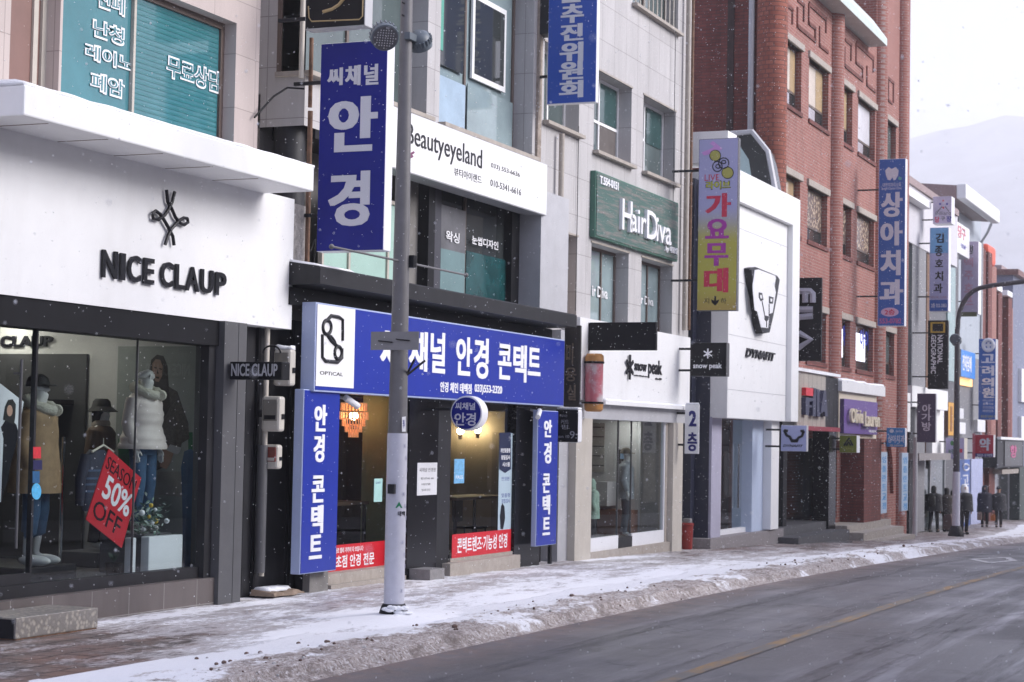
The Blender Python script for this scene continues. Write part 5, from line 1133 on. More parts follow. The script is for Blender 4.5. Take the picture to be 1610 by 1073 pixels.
# ================================================================== RED BRICK BUILDING
GR5 = -2.35
b5 = thing('brick_building', 'tall red brick building with round pilasters and cream window lintels', 'building', (48, 3, GR5))
YB = .25
xb0, xb1 = FX(1234, 300, YB), FX(1427, 300, YB)
def zrow(x, y): return FZ(x, y, YB)
ztop1, zbot1 = zrow(1236, 62), zrow(1236, 163); ztop2, zbot2 = zrow(1270, 292), zrow(1269, 377); ztop3, zbot3 = zrow(1318, 500), zrow(1318, 576)
cols = [(1234, 1258), (1270, 1301), (1320, 1339), (1348, 1375), (1393, 1408)]
cx_ = [(FX(a, 300, YB), FX(b_, 300, YB)) for a, b_ in cols]
holes = [(a, b_, zb_, zt_) for a, b_ in cx_ for zb_, zt_ in ((zbot1, ztop1), (zbot2, ztop2), (zbot3, ztop3))]
zB = FZ(1300, 585, YB)-.3; Zpar = FZ(1395, 90, YB); Ztop = 14.5
xu = FX(1378, 100, YB)
wallholes(MB(), xb0, xb1, GR5-.3, Zpar, YB, [h for h in holes]+[(FX(1236, 750, YB), FX(1316, 750, YB), GR5+.5, FZ(1290, 690, YB)), (FX(1322, 750, YB), FX(1381, 750, YB), GR5+.55, FZ(1350, 690, YB))], .22, 12).build('wall', M_brick, b5)
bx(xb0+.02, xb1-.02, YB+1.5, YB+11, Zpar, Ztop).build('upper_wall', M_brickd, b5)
bx(xu, xb1, YB, YB+1.5, Zpar, Ztop).build('upper_wall', M_brick, b5)
# viewer-side flank, its shade put into darker brick, with its round corner shafts
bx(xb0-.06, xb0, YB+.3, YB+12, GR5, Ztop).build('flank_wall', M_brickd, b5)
y_ = PS(1145, 100, xb0)[0]; bx(xb0-.1, xb0-.06, y_-.15, y_+.0, GR5, Ztop).build('flank_stain', mat('soot_brick', (.05, .03, .028), .9, var=.4, dirt=.4), b5)
y_ = PS(1184, 100, xb0)[0]; MB().tube([(xb0-.16, y_, GR5), (xb0-.16, y_, 12.5)], .07, 12).build('flank_pipe', M_lgrey, b5, smooth=True)
y_ = PS(1197, 100, xb0)[0]; MB().tube([(xb0-.16, y_, GR5), (xb0-.16, y_, Ztop)], .045, 10).build('flank_pipe', M_dark, b5, smooth=True)
for px, r_, zt_, m_ in ((1222, .34, Ztop, M_brickr), (1316, .3, Zpar-.1, M_brick), (1386, .3, Ztop, M_brick), (1421, .3, Ztop, M_brick)):
    X = FX(px, 300, YB-.1); zlo = GR5-.3 if px > 1380 else FZ(px, 585, YB)-.6
    MB().tube([(X, YB+.05, zlo), (X, YB+.05, zt_)], r_, 28).build('round_pilaster', m_, b5, smooth=True)
for i, (a, b_) in enumerate(cx_):
    for j, (zb_, zt_) in enumerate(((zbot1, ztop1), (zbot2, ztop2), (zbot3, ztop3))):
        pm = M_amber if j < 2 else M_dglass
        if j == 0: pm = mat('curtain_cream', lin('#c9bdb0'), .3, var=.15) if i < 3 else (mat('poster_white', (.62, .62, .66), .3, var=.1) if i == 3 else M_gglass)
        if i == 4: pm = M_gglass
        zs_ = zb_+(zt_-zb_)*.3
        f = window(b5, (a, b_, zb_, zt_), YB+.14, M_brownfr, M_dglass, .05, (), (.3,))
        bx(a+.06, b_-.06, YB+.145, YB+.165, zs_+.03, zt_-.05).build('upper_pane', pm, f)
        if j == 0 and i < 3: bx(a+(b_-a)*.62, b_-.07, YB+.142, YB+.166, zs_+.03, zt_-.05).build('drawn_curtain', mat('curtain_tan', lin('#a58c66'), .5, var=.2), f)
        if j == 0 and i < 4: bx(a+.08, b_-.4*(b_-a), YB+.144, YB+.165, zb_+.06, zs_-.05).build('lower_pane', mat('pale_pane', lin('#a9a5ad'), .2), f)
        if j == 1 and i in (1, 2, 3):
            mb = MB(); rr = random.Random(i*7+j); ncol = 9
            pass
        if j == 2 and i in (2, 3):
            sl_ = thing('window_sign', 'lit white and blue sign inside a brick building window, the '+('left' if i == 2 else 'right')+' one of two', 'sign', (a, YB+.2, zs_)); 
            bx(a+.12, b_-.2*(b_-a), YB+.13, YB+.14, zs_-.1, zt_-.22).build('light_panel', emis('lit_white', (.85, .88, 1), .75), sl_)
            txt('아이', ('F', YB+.13), (cols[i][0]+5, 510, cols[i][1]-7, 545) if i == 2 else (cols[i][0]+4, 516, cols[i][1]-9, 552), mat('sign_lit_blue', lin('#2f3fae'), .4), sl_, 2, .003)
        bx(a-.1, b_+.1, YB-.06, YB+.12, zt_, zt_+.16).build('lintel', M_stone, f, bevel=.01)
        bx(a-.05, b_+.05, YB-.04, YB+.12, zb_-.1, zb_).build('sill', M_brickd, f)
mfr = NB('christmas_lights_pane'); vo = mfr.n.new('ShaderNodeTexVoronoi'); vo.inputs['Scale'].default_value = 9; mfr.L.new(mfr.tc.outputs['Object'], vo.inputs['Vector'])
mfr.L.new(mfr.mix(mfr.rng(vo.outputs['Distance'], .25, .5), lin('#c4b29b'), lin('#6f625c')), mfr.p.inputs['Base Color']); mfr.p.inputs['Roughness'].default_value = .2
for i in (1, 2, 3):
    a, b_ = cx_[i]; bx(a+.07, b_-.07, YB+.141, YB+.146, zbot2+(ztop2-zbot2)*.32, ztop2-.06).build('patterned_curtain', mfr.m, b5)
# meander relief above the top row
def relief(pts):
    mb = MB()
    for (x0, y0), (x1, y1) in zip(pts, pts[1:]):
        a = PF(x0, y0, YB); b_ = PF(x1, y1, YB); mb.box(min(a[0], b_[0])-.035, max(a[0], b_[0])+.035, YB-.03, YB+.01, min(a[1], b_[1])-.035, max(a[1], b_[1])+.035)
    mb.build('brick_relief', M_brickd, b5)
for ox, oz_ in ((0, 0), (80, 62)):
    A = lambda pts: [(x+ox*.93, y+oz_) for x, y in pts]
    relief(A([(1237, 8), (1245, 16), (1245, 36)])); relief(A([(1254, 1), (1263, 9), (1263, 32)])); relief(A([(1253, 14), (1253, 42), (1281, 64), (1281, 45), (1271, 37), (1271, 8)]))
    relief(A([(1272, 8), (1298, 29), (1298, 50)])); relief(A([(1288, 44), (1288, 72), (1301, 82)]))
relief([(1394, 122), (1404, 130), (1404, 160)]); relief([(1396, 130), (1396, 158), (1402, 163)])
# cornice
cz0 = FZ(1394, 72, YB-.5); xc0, xc1 = FX(1316, 20, YB-.5), FX(1395, 60, YB-.5)
MB().prism([(YB-.5, cz0), (YB-.5, cz0+.2), (YB-.1, cz0+.75), (YB+1.4, cz0+.9), (YB+1.4, cz0)], lambda u, v, d: (d, u, v), xc0, xc1).build('cornice', mat('cornice_paint', lin('#c2cfca'), .5, var=.1, dirt=.2), b5)
bx(xb0-.2, xc0-.02, YB-.3, YB+1.4, cz0, cz0+.5).build('cornice', MATS['cornice_paint'], b5)
# shop fronts in its foot
t = thing('shop_front', 'dark sports shop front with pale plank fascia and red awning edge under the brick wall', 'shop front', (FX(1275, 750, -.1), .2, GR5))
Yf = -.12
z0, z1 = FZ(1297, 672, Yf), FZ(1252, 583, Yf)
bx(FX(1228, 640, Yf+.1), FX(1253, 640, Yf+.1), Yf+.06, .25, z0-.15, z1).build('dark_panel', M_dark, t)
k = NB('pale_planks'); wv = k.n.new('ShaderNodeTexBrick'); wv.offset = 0; wv.inputs['Scale'].default_value = 1; wv.inputs['Brick Width'].default_value = .42; wv.inputs['Row Height'].default_value = 9; wv.inputs['Mortar Size'].default_value = .012
k.L.new(k.tc.outputs['Object'], wv.inputs['Vector'])
sp2 = k.n.new('ShaderNodeSeparateXYZ'); cb2 = k.n.new('ShaderNodeCombineXYZ'); k.L.new(k.tc.outputs['Object'], sp2.inputs[0]); k.L.new(sp2.outputs[0], cb2.inputs[0]); k.L.new(sp2.outputs[2], cb2.inputs[1]); k.L.new(cb2.outputs[0], wv.inputs['Vector'])
wv.inputs['Color1'].default_value = (.42, .38, .33, 1); wv.inputs['Color2'].default_value = (.36, .32, .28, 1); wv.inputs['Mortar'].default_value = (.12, .1, .09, 1)
k.L.new(wv.outputs['Color'], k.p.inputs['Base Color'])
bx(FX(1253, 640, Yf), FX(1298, 640, Yf), Yf, .25, z0, z1).build('plank_fascia', k.m, t)
for i in range(3): bx(FX(1298+i*7, 640, Yf)+.01, FX(1305+i*7, 640, Yf), Yf+.02, .25, z0-.1, z1-.02).build('dark_panel', M_dark, t)
bx(FX(1250, 585, Yf), FX(1318, 600, Yf), Yf-.06, .25, z1, z1+.07).build('snow_line', M_snow, t)
bx(FX(1268, 675, -.3), FX(1321, 680, -.3), -.3, .1, z0-.1, z0-.0).build('red_awning_edge', mat('awning_red', lin('#8e3340'), .6), t)
bx(FX(1231, 780, .0), FX(1237, 780, .0), 0, .25, GR5+.2, z0).build('dark_jamb', M_black, t)
bx(FX(1306, 780, -.2), FX(1317, 780, -.2), -.15, .25, GR5+.25, z0-.1).build('dark_jamb', M_blackg, t)
bx(FX(1236, 750, .9), FX(1325, 750, .9), .9, 1.0, GR5, z0+.3).build('dark_glass', mat('night_glass', (.01, .011, .014), .08, var=.4), t)
for i, (d_, zt_) in enumerate(((.9, .2), (.45, .37), (.0, .54))):
    bx(FX(1233, 840, -.3)+i*.05, FX(1330, 850, -.9) if i == 0 else FX(1316, 840, -.3), -.15-d_ if i < 2 else -.1, .9, GR5-.25, GR5-.02+.19*(i+1)-.04).build('step', M_dstone, t)
sg = thing('shop_sign', 'navy raised sports shop lettering with red square cap on pale planks', 'sign', (FX(1275, 640, Yf), Yf, FZ(1275, 650, Yf)))
pf = ('F', Yf)
polys(pf, [[(1260.5, 609.5), (1273, 611), (1273.5, 620), (1271, 623), (1260.5, 622)]], mat('sign_cap_red', lin('#d42a3a'), .4), sg, 'red_cap', .1)
Mn = mat('sign_dark_navy', lin('#30334f'), .4, var=.1)
polys(pf, [[(1260, 625), (1273, 626), (1271, 631), (1266, 632), (1266, 637), (1270, 637.5), (1270, 641), (1266, 641), (1265, 653), (1260, 652)]], Mn, sg, 'letter', .1)
polys(pf, [[(1272, 610), (1277, 611), (1276, 655), (1271, 654)]], Mn, sg, 'letter', .1)
polys(pf, [[(1278, 612), (1282, 612.5), (1281.5, 649), (1287, 650), (1287, 656), (1278, 655)]], Mn, sg, 'letter', .1)
polys(pf, [[(1289, 614), (1292, 614), (1295, 655), (1291, 655), (1290.6, 648), (1287.6, 647), (1287, 656), (1283, 655)]], Mn, sg, 'letter', .1)
t, pl = perp('blade_sign', 'tall black blade sign with grey sideways sports lettering beside the white shop box', 1240, 437, 1291, 568, 1293, .2, M_dark, M_black, fr=.006)
gl_ = mat('letter_pale_grey', lin('#a9a9b4'), .4)
for st_ in ([(1256, 458), (1274, 458), (1278, 462), (1278, 476)], [(1266, 458), (1266, 476)], [(1248, 487), (1278, 487)], [(1278, 497), (1256, 499), (1252, 505), (1252, 515)], [(1256, 524), (1275, 534), (1256, 547), (1252, 541), (1252, 528), (1256, 524)]):
    strokes(pl, [st_], .085, gl_, t, 'letter', .03, -.05)
t = thing('shop_front', 'cream shop front with snow topped white canopy in the brick building', 'shop front', (FX(1350, 700, 0), .2, GR5))
Yo = -.1
bx(FX(1319, 640, Yo), FX(1378, 660, Yo), Yo, .25, FZ(1350, 694, Yo), FZ(1320, 608, Yo)).build('cream_fascia', mat('cream_paint', lin('#d9cdb8'), .5, var=.05), t)
MB().box(FX(1324, 610, -.2), FX(1392, 615, -.2), -.2, .25, FZ(1392, 624, -.2), FZ(1392, 613, -.2)+.06).build('canopy', M_white, t)
sb = MB(); ca2 = FX(1324, 610, -.2); cb2_ = FX(1392, 615, -.2); zc2 = FZ(1392, 613, -.2)+.06
sb.rings([[(x, -.19, zc2), (x, -.15, zc2+.06+.05*nz(x, 2, 1.4)), (x, .2, zc2+.1), (x, .24, zc2)] for x in frange(ca2+.02, cb2_-.1, .2)]); sb.build('snow_cap', M_snow, t, smooth='all')
so_, pl = boxsign('shop_sign', 'purple square sign with raised pale dress shop lettering', (1327, 627, 1379, 684), -.2, -.1, mat('sign_purple_edge', lin('#4b3a66'), .5), mat('sign_lavender', lin('#6b4f93'), .45, var=.05), .004)
pl = ('F', pl[1]-.05)
M_pal = mat('letter_cream', lin('#d8cbb0'), .4)
txt('Olivia', pl, (1335, 642, 1354, 666), M_pal, so_, 2, .06); txt('Lauren', pl, (1357, 647, 1380, 672), M_pal, so_, 2, .06); txt('여성복', ('F', pl[1]+.05), (1366, 676, 1378, 681), M_let, so_, 2, .004)
t2, pl = perp('blade_sign', 'small square olive blade sign with a black tent mark', 1320, 685, 1347, 712, 1352, -.25, M_whiteg, mat('sign_olive_green', lin('#7d8430'), .45), fr=.004, Yw=.2)
strokes(pl, [[(1327, 701), (1335, 689), (1341, 701)], [(1331, 701), (1334.5, 695), (1337.5, 701)]], .025, M_letb, t2, 'emblem', .004); txt('TENT', pl, (1325, 704, 1343, 707), MATS['sign_olive'], t2, 0, .003)
for a, b_, m_ in ((1322, 1328, 'curt'), (1328, 1333, 'tan'), (1333, 1337, 'cream'), (1337, 1346, 'br'), (1346, 1357, 'gr')):
    mm_ = {'curt': mat('curtain_grey', (.12, .115, .13), .6), 'tan': mat('curtain_ochre', lin('#8a5a30'), .6), 'cream': M_cream, 'br': M_brickd, 'gr': M_gstone}[m_]
    bx(FX(a, 760, .4), FX(b_, 760, .4)-.01, .4, .55, GR5+.5, FZ(1350, 690, .2)).build('entrance_panel', mm_, t)
bx(FX(1357, 760, .5), FX(1390, 760, .5), .5, .7, GR5+.4, FZ(1350, 690, .2)).build('brick_recess', M_brickd, t)
for px in (1363, 1404):
    X = FX(px, 690, YB-.14); zt_ = FZ(1365, 692, YB-.14)
    MB().prism([(X-.5, zt_), (X+.25, zt_), (X+.25, zt_-1.5), (X+.05, zt_-.5), (X-.2, zt_-.12)], lambda u, v, d: (u, YB-.02-d, v), 0, .1).build('brick_arch', M_brick, t)
for i, (xa, xb_, d_, h_) in enumerate(((1316, 1440, 1.35, .16), (1316, 1422, .95, .34), (1316, 1402, .55, .5))):
    bx(FX(1317, 840, -.2), FX(xb_, 835, .1-d_), .12-d_, .4, GR5-.45, GR5-.12+h_).build('step', M_stone, t)
bx(FX(1355, 790, -.3), FX(1382, 790, -.3), -.35, .3, GR5-.3, FZ(1368, 690, -.3)).build('brick_pier', M_brickd, t)
t2, pl = perp('blade_sign', 'tall blue dental blade sign with tooth logo high on the brick corner', 1382, 250, 1422, 513, 1426, -.35, M_whiteg, mat('sign_royal', lin('#2b59a4'), .4, var=.05), fr=.01)
txts([('상', (1385, 303, 1419, 341)), ('아', (1384, 349, 1419, 386)), ('치', (1384, 394, 1416, 433)), ('과', (1383, 440, 1420, 479))], pl, MATS['letter_lilac'], t2, 3, .006)
polys(pl, [arc(1399, 491, 14, 7, 0, 345, 24)], mat('sign_pink_oval', lin('#c9a9c2'), .4), t2, 'oval', .004); txt('2층', pl, (1391, 486.5, 1407, 495.5), MATS['sign_pk'] if 'sign_pk' in MATS else M_pk, t2, 2, .003, d0=.004)
txt('553-0782', pl, (1382.5, 501, 1417, 509), mat('sign_rose', lin('#b05a86'), .4), t2, 2, .004); txt('대한치과의사회', pl, (1388, 288, 1416, 294), MATS['letter_lilac'], t2, 0, .003); txt('SangA Dental Clinic', pl, (1386, 295, 1418, 299), MATS['letter_lilac'], t2, 0, .003)
polys(pl, [[(1392, 268), (1397, 263), (1402, 266), (1408, 263), (1413, 268), (1412, 276), (1408, 283), (1405, 284), (1403, 279), (1400, 284), (1396, 283), (1393, 276)]], MATS['letter_lilac'], t2, 'tooth_mark', .004)
polys(pl, [arc(1415, 281, 3, 2.5, 0, 345, 10)], mat('sign_mint', lin('#5fa89c'), .4), t2, 'leaf_mark', .004)
t2, pl = perp('blade_sign', 'small rounded light blue dental blade sign low on the brick corner', 1394, 673, 1423, 703, 1426, -.5, M_whiteg, mat('sign_sky', lin('#3f7fb9'), .45), fr=.003, Yw=.2, bev=.03)
txt('상아치과', pl, (1396, 684, 1422, 697), MATS['letter_lilac'], t2, 2, .003); txt('2층 553-0782', pl, (1399, 699, 1420, 702), M_pal, t2, 1, .003); polys(pl, [arc(1402, 678, 3.5, 3, 0, 345, 10)], MATS['letter_lilac'], t2, 'tooth_mark', .003); txt('dental', pl, (1408, 676, 1419, 680), MATS['letter_lilac'], t2, 0, .003)
for i, (x0, y0, x1, y1, lb) in enumerate(((1385, 711, 1394, 807, 'thin pale blue lettered panel on the brick pier, left of a pair'), (1418, 712, 1427, 803, 'thin pale blue lettered panel at the brick corner, right of a pair'))):
    t2, pl = boxsign('vertical_sign', lb, (x0, y0, x1, y1), -.3, -.22, M_lgrey, mat('sign_ice', lin('#a9bdd0'), .4), .01)
    for j, c_ in enumerate('임플란트교정'): txt(c_, pl, (x0+2, y0+7+j*14.5, x1-1, y0+17+j*14.5), mat('sign_cyan', lin('#3d8ec4'), .4), t2, 2, .003)

# ================================================================== FARTHER SHOPS
def far_building(lb, x0, x1, Y, ztopm, zbot, m, holes=(), cat='building', depth=8, name='shop_building'):
    X0, X1 = FX(x0, 600, Y), FX(x1, 600, Y); t = thing(name, lb, cat, ((X0+X1)/2, Y+2, zbot))
    wallholes(MB(), X0, X1, zbot-.5, ztopm, Y, list(holes), .25, depth).build('wall', m, t); return t, X0, X1
# grey and green glass building
Y6 = 1.0; G6 = -2.75
z_ = FZ(1470, 360, Y6)
t6, X0, X1 = far_building('grey building with green glass, tin roof and a purple baby wear sign', 1424, 1506, Y6, FZ(1437, 312, Y6), G6, mat('dark_grey_cladding', (.1, .1, .11), .5, var=.15, dirt=.2))
bx(FX(1420, 500, Y6-.1), FX(1434, 500, Y6-.1), Y6-.1, Y6, FZ(1425, 655, Y6), FZ(1425, 388, Y6)).build('green_glass_strip', mat('bottle_green_glass', lin('#3f7a6a'), .1, var=.3), t6)
bx(FX(1422, 330, Y6-.12), FX(1435, 330, Y6-.12), Y6-.12, Y6, FZ(1425, 385, Y6), FZ(1425, 300, Y6)).build('pale_cladding', M_cream, t6)
bx(FX(1434, 450, Y6-.3), FX(1456, 450, Y6-.3), Y6-.3, Y6, G6, FZ(1440, 320, Y6-.3)).build('grey_column', mat('mid_grey_cladding', (.2, .2, .215), .6, var=.1, dirt=.2), t6)
bx(FX(1455, 450, Y6-.2), FX(1459, 450, Y6-.2), Y6-.25, Y6, G6+2, FZ(1440, 318, Y6-.3)).build('copper_trim', M_rust, t6)
bx(FX(1490, 520, Y6-.05), FX(1502, 520, Y6-.05), Y6-.05, Y6, FZ(1495, 600, Y6), FZ(1495, 420, Y6)).build('green_glass_strip', mat('pale_green_glass', lin('#8aa6a4'), .15, var=.2), t6)
xr0, xr1 = FX(1420, 290, Y6-.4), FX(1508, 300, Y6-.4)
MB().prism([(Y6-.4, FZ(1437, 306, Y6)), (Y6-.4, FZ(1437, 306, Y6)+.22), (Y6+8, FZ(1437, 306, Y6)+.6), (Y6+8, FZ(1437, 306, Y6)+.4)], lambda u, v, d: (d, u, v), xr0, xr1).build('tin_roof', mat('roof_pinkbrown', lin('#8f7a78'), .5, var=.1), t6)
gt = FZ(1437, 306, Y6)
bx(FX(1421, 290, Y6-.3), FX(1505, 290, Y6-.3), Y6-.32, Y6-.02, FZ(1437, 385, Y6-.3), gt).build('pale_upper_wall', mat('pale_upper', lin('#c5c3c8'), .6, var=.05), t6)
bx(FX(1421, 320, Y6-.5), FX(1458, 320, Y6-.5), Y6-.62, Y6-.33, FZ(1440, 318, Y6-.5), FZ(1440, 306, Y6-.5)).build('white_ledge', M_white, t6)
t7, X0, X1 = far_building('pale grey metal clad building with wide white gutter behind the pool hall signs', 1506, 1541, 1.9, FZ(1530, 330, 1.9), -2.9, mat('pale_ribbed_metal', lin('#a2aab2'), .5, var=.1, streak=True, scale=6))
MB().box(FX(1506, 320, 1.2), FX(1560, 340, 1.2), .9, 1.25, FZ(1557, 350, 1.2), FZ(1557, 350, 1.2)+.55).build('gutter', M_white, t7, bevel=.04)
MB().prism([(1.25, FZ(1557, 350, 1.2)), (1.25, FZ(1557, 350, 1.2)+.5), (9, FZ(1557, 350, 1.2)+1.2), (9, FZ(1557, 350, 1.2)+.7)], lambda u, v, d: (d, u, v), FX(1506, 320, 1.2), FX(1556, 340, 1.2)).build('roof', MATS['roof_pinkbrown'], t7)
MB().tube([(FX(1556, 352, 1.15), 1.1, FZ(1556, 352, 1.1)), (FX(1553, 365, 1.5), 1.5, FZ(1553, 365, 1.5)), (FX(1542, 380, 1.9), 1.85, FZ(1542, 380, 1.9)), (FX(1541, 400, 1.9), 1.85, -2.9)], .06, 8).build('drain_pipe', M_lgrey, t7, smooth=True)
bx(FX(1502, 600, 1.6), FX(1540, 600, 1.6), 1.6, 1.9, -2.9, FZ(1520, 560, 1.6)).build('grey_lower_wall', MATS['mid_grey_cladding'], t7)
bx(FX(1508, 605, 1.5), FX(1529, 605, 1.5), 1.5, 1.6, FZ(1520, 607, 1.5), FZ(1520, 590, 1.5)).build('lit_window', emis('amber_window', (1, .6, .25), .6), t7)
def ribbed(lb, x0, x1, Y, z1, zb_, ribs, wm=M_brick):
    t, X0, X1 = far_building(lb, x0, x1, Y, z1, zb_, wm, name='brick_building'); 
    for r in ribs: bx(FX(r, 600, Y-.3), FX(r+6, 600, Y-.3), Y-.3, Y, zb_, z1+.3).build('brick_rib', M_brickd, t)
    return t, X0, X1
t8, X0, X1 = ribbed('brown brick building with upright ribs and an orange roof box', 1541, 1566, 2.4, FZ(1552, 412, 2.4), -3.1, (1543, 1553))
bx(FX(1555, 400, 2.2), FX(1566, 400, 2.2), 2.2, 4, FZ(1560, 417, 2.2), FZ(1560, 386, 2.2)).build('orange_roof_box', mat('orange_paint', lin('#d8573a'), .5), t8, bevel=.15)
t9, X0, X1 = ribbed('red brown brick building with capped ribs beyond the clinic sign', 1566, 1592, 2.9, FZ(1578, 478, 2.9), -3.3, (1569, 1585))
for r in (1569, 1585): bx(FX(r-1, 480, 2.5), FX(r+7, 480, 2.5), 2.5, 3.2, FZ(1578, 478, 2.9)+.3, FZ(1578, 478, 2.9)+.55).build('rib_cap', M_white, t9)
h_ = (FX(1574, 560, 2.9), FX(1583, 560, 2.9), FZ(1578, 590, 2.9), FZ(1578, 540, 2.9)); window(t9, h_, 2.87, M_cream, M_dglass, .08, (), (.3,)); window(t9, (h_[0], h_[1], FZ(1578, 675, 2.9), FZ(1578, 630, 2.9)), 2.87, M_cream, M_pteal, .08)
t10, X0, X1 = far_building('white gabled house beyond the brick buildings', 1560, 1584, 7.0, FZ(1575, 433, 7), -3.3, M_white, name='house')
MB().prism([(FX(1560, 430, 7)-.3, FZ(1575, 433, 7)), (FX(1560, 430, 7)-.3, FZ(1575, 433, 7)+.25), (FX(1584, 430, 7)+.2, FZ(1575, 433, 7)+.25), (FX(1584, 430, 7)+.2, FZ(1575, 433, 7))], lambda u, v, d: (u, 6.4+d*.1, v), 0, 80).build('roof', MATS['roof_pinkbrown'], t10)
t11, X0, X1 = far_building('blue grey rendered building at the right edge with brown roof edge', 1592, 1640, 3.6, FZ(1600, 437, 3.6), -3.5, mat('bluegrey_render', lin('#6f7488'), .7, var=.12, dirt=.2))
bx(X0-.2, X1, 3.3, 6, FZ(1600, 437, 3.6), FZ(1600, 437, 3.6)+.3).build('roof_edge', mat('roof_brown', lin('#6d4b46'), .6), t11)
for i in range(2): bx(FX(1604, 500, 3.5), FX(1640, 500, 3.5), 3.4, 3.6, FZ(1605, 632-i*-60, 3.5), FZ(1605, 580-i*-75, 3.5)).build('white_band', M_white, t11)
# more houses down the street, seen only past the last wall
t12, X0, X1 = far_building('cream shop house farthest down the street', 1640, 1700, 4.6, 3.0, -4.2, mat('cream_render', lin('#b8aea4'), .7, var=.1))
# far shop fronts at street level
def shopfront(lb, x0, x1, ytop, ybot, Y, gm, extra=None):
    X0, X1 = FX(x0, 750, Y), FX(x1, 750, Y); zt_, zb_ = FZ((x0+x1)/2, ytop, Y), zs(X0)-.1
    t = thing('shop_front', lb, 'shop front', ((X0+X1)/2, Y, zb_))
    MB().box(X0, X1, Y, Y+.3, zb_, zt_).build('glazing', gm, t)
    for u in (0, .5, 1): x = X0+(X1-X0)*u; bx(x-.04, x+.04, Y-.04, Y, zb_, zt_).build('mullion', M_lgrey, t)
    return t, X0, X1, zt_, zb_
Y6f = .75
tf, X0, X1, zt_, zb_ = shopfront('baby wear shop front with white framed canopy and dark green glass', 1436, 1484, 724, 838, Y6f, mat('dark_green_glass', (.025, .04, .038), .08, var=.3))
bx(FX(1434, 640, .3), FX(1490, 660, .3), .3, .75, FZ(1440, 640, .3), FZ(1434, 606, .3)).build('canopy_band', M_white, tf)
bx(FX(1466, 660, .55), FX(1484, 680, .55), .55, .75, FZ(1470, 713, .55), FZ(1470, 640, .55)).build('white_panel', M_white, tf)
bx(FX(1430, 700, .5), FX(1438, 700, .5), .5, .8, zb_, FZ(1434, 606, .5)).build('dark_pier', M_dark, tf)
bx(FX(1440, 715, .2), FX(1490, 725, .2), .1, .75, FZ(1450, 724, .2), FZ(1450, 713, .2)).build('awning', mat('awning_grey', (.25, .23, .23), .6, var=.15), tf)
MB().tube([(FX(1439, 750, .0), .0, zb_-.2), (FX(1439, 750, .0), .0, FZ(1439, 688, 0))], .07, 10).build('steel_post', M_lgrey, tf, smooth=True)
t2, pl = perp('blade_sign', 'dull purple blade sign with pale baby wear characters', 1442, 619, 1471, 696, 1473, -.1, M_lgrey, mat('sign_dull_purple', lin('#453d55'), .5), fr=.004, Yw=.7)
txts([('아', (1450, 636, 1464, 650)), ('가', (1449, 650, 1464, 662)), ('방', (1450, 664, 1464, 678))], pl, MATS['letter_lilac'], t2, 1, .004)
bx(FX(1436, 650, .0), FX(1442, 650, .0), .2, .4, FZ(1440, 680, .2), FZ(1440, 620, .2)).build('white_mount', M_white, t2)
tf, X0, X1, zt_, zb_ = shopfront('grey clinic entrance with pale wall and blue door sign', 1486, 1536, 720, 836, 1.5, mat('grey_entrance', (.16, .16, .17), .4, var=.2))
bx(FX(1527, 770, 1.3), FX(1545, 770, 1.3), 1.3, 1.5, zb_, FZ(1535, 722, 1.3)).build('pale_wall', mat('pale_lilac_wall', lin('#a9b0d0'), .5), tf)
t2, pl = boxsign('vertical_sign', 'upright blue clinic sign at street level beside the entrance', (1509, 722, 1524, 835), 1.15, 1.3, M_lgrey, mat('sign_clinic_blue', lin('#2556a5'), .4), .02)
for j, c_ in enumerate('고려의원'): txt(c_, pl, (1513, 747+j*19, 1523, 763+j*19), MATS['letter_lilac'], t2, 2, .004)
strokes(pl, [arc(1518.5, 735, 4.5, 5, 0, 360, 16)], .035, MATS['letter_lilac'], t2, 'emblem', .004)
tf, X0, X1, zt_, zb_ = shopfront('dark cosmetics shop front with grey box sign and pale eaves', 1563, 1606, 735, 828, 2.3, mat('dark_shop_glass', (.04, .042, .048), .1, var=.4))
MB().box(FX(1568, 720, 1.4), FX(1609, 720, 1.4), 1.4, 2.3, FZ(1588, 735, 1.4), FZ(1588, 690, 1.4)).build('sign_box', M_dark, tf); bx(FX(1572, 690, 1.3), FX(1609, 690, 1.3), 1.25, 1.42, FZ(1588, 692, 1.4), FZ(1588, 688, 1.4)).build('pale_eave', M_white, tf)
bx(FX(1580, 715, 1.35), FX(1607, 715, 1.35), 1.35, 1.4, FZ(1588, 733, 1.4), FZ(1588, 694, 1.4)).build('grey_face', M_grey, tf)
txt('향', ('F', 1.35), (1588, 700, 1598, 720), mat('sign_hot_pink', lin('#c0407c'), .4), tf, 1, .02)
bx(FX(1572, 740, 1.6), FX(1598, 742, 1.6), 1.5, 2.3, FZ(1585, 745, 1.6), FZ(1585, 738, 1.6)).build('beige_canopy', M_stone, tf)
bx(FX(1555, 780, 1.9), FX(1564, 780, 1.9), 1.9, 2.3, zb_, FZ(1560, 735, 1.9)).build('red_post', M_brickd, tf)
bx(FX(1603, 780, 1.8), FX(1640, 780, 1.8), 1.8, 2.4, zb_, FZ(1606, 735, 1.8)).build('end_wall', mat('dark_green_wall', lin('#2d3a36'), .6), tf)
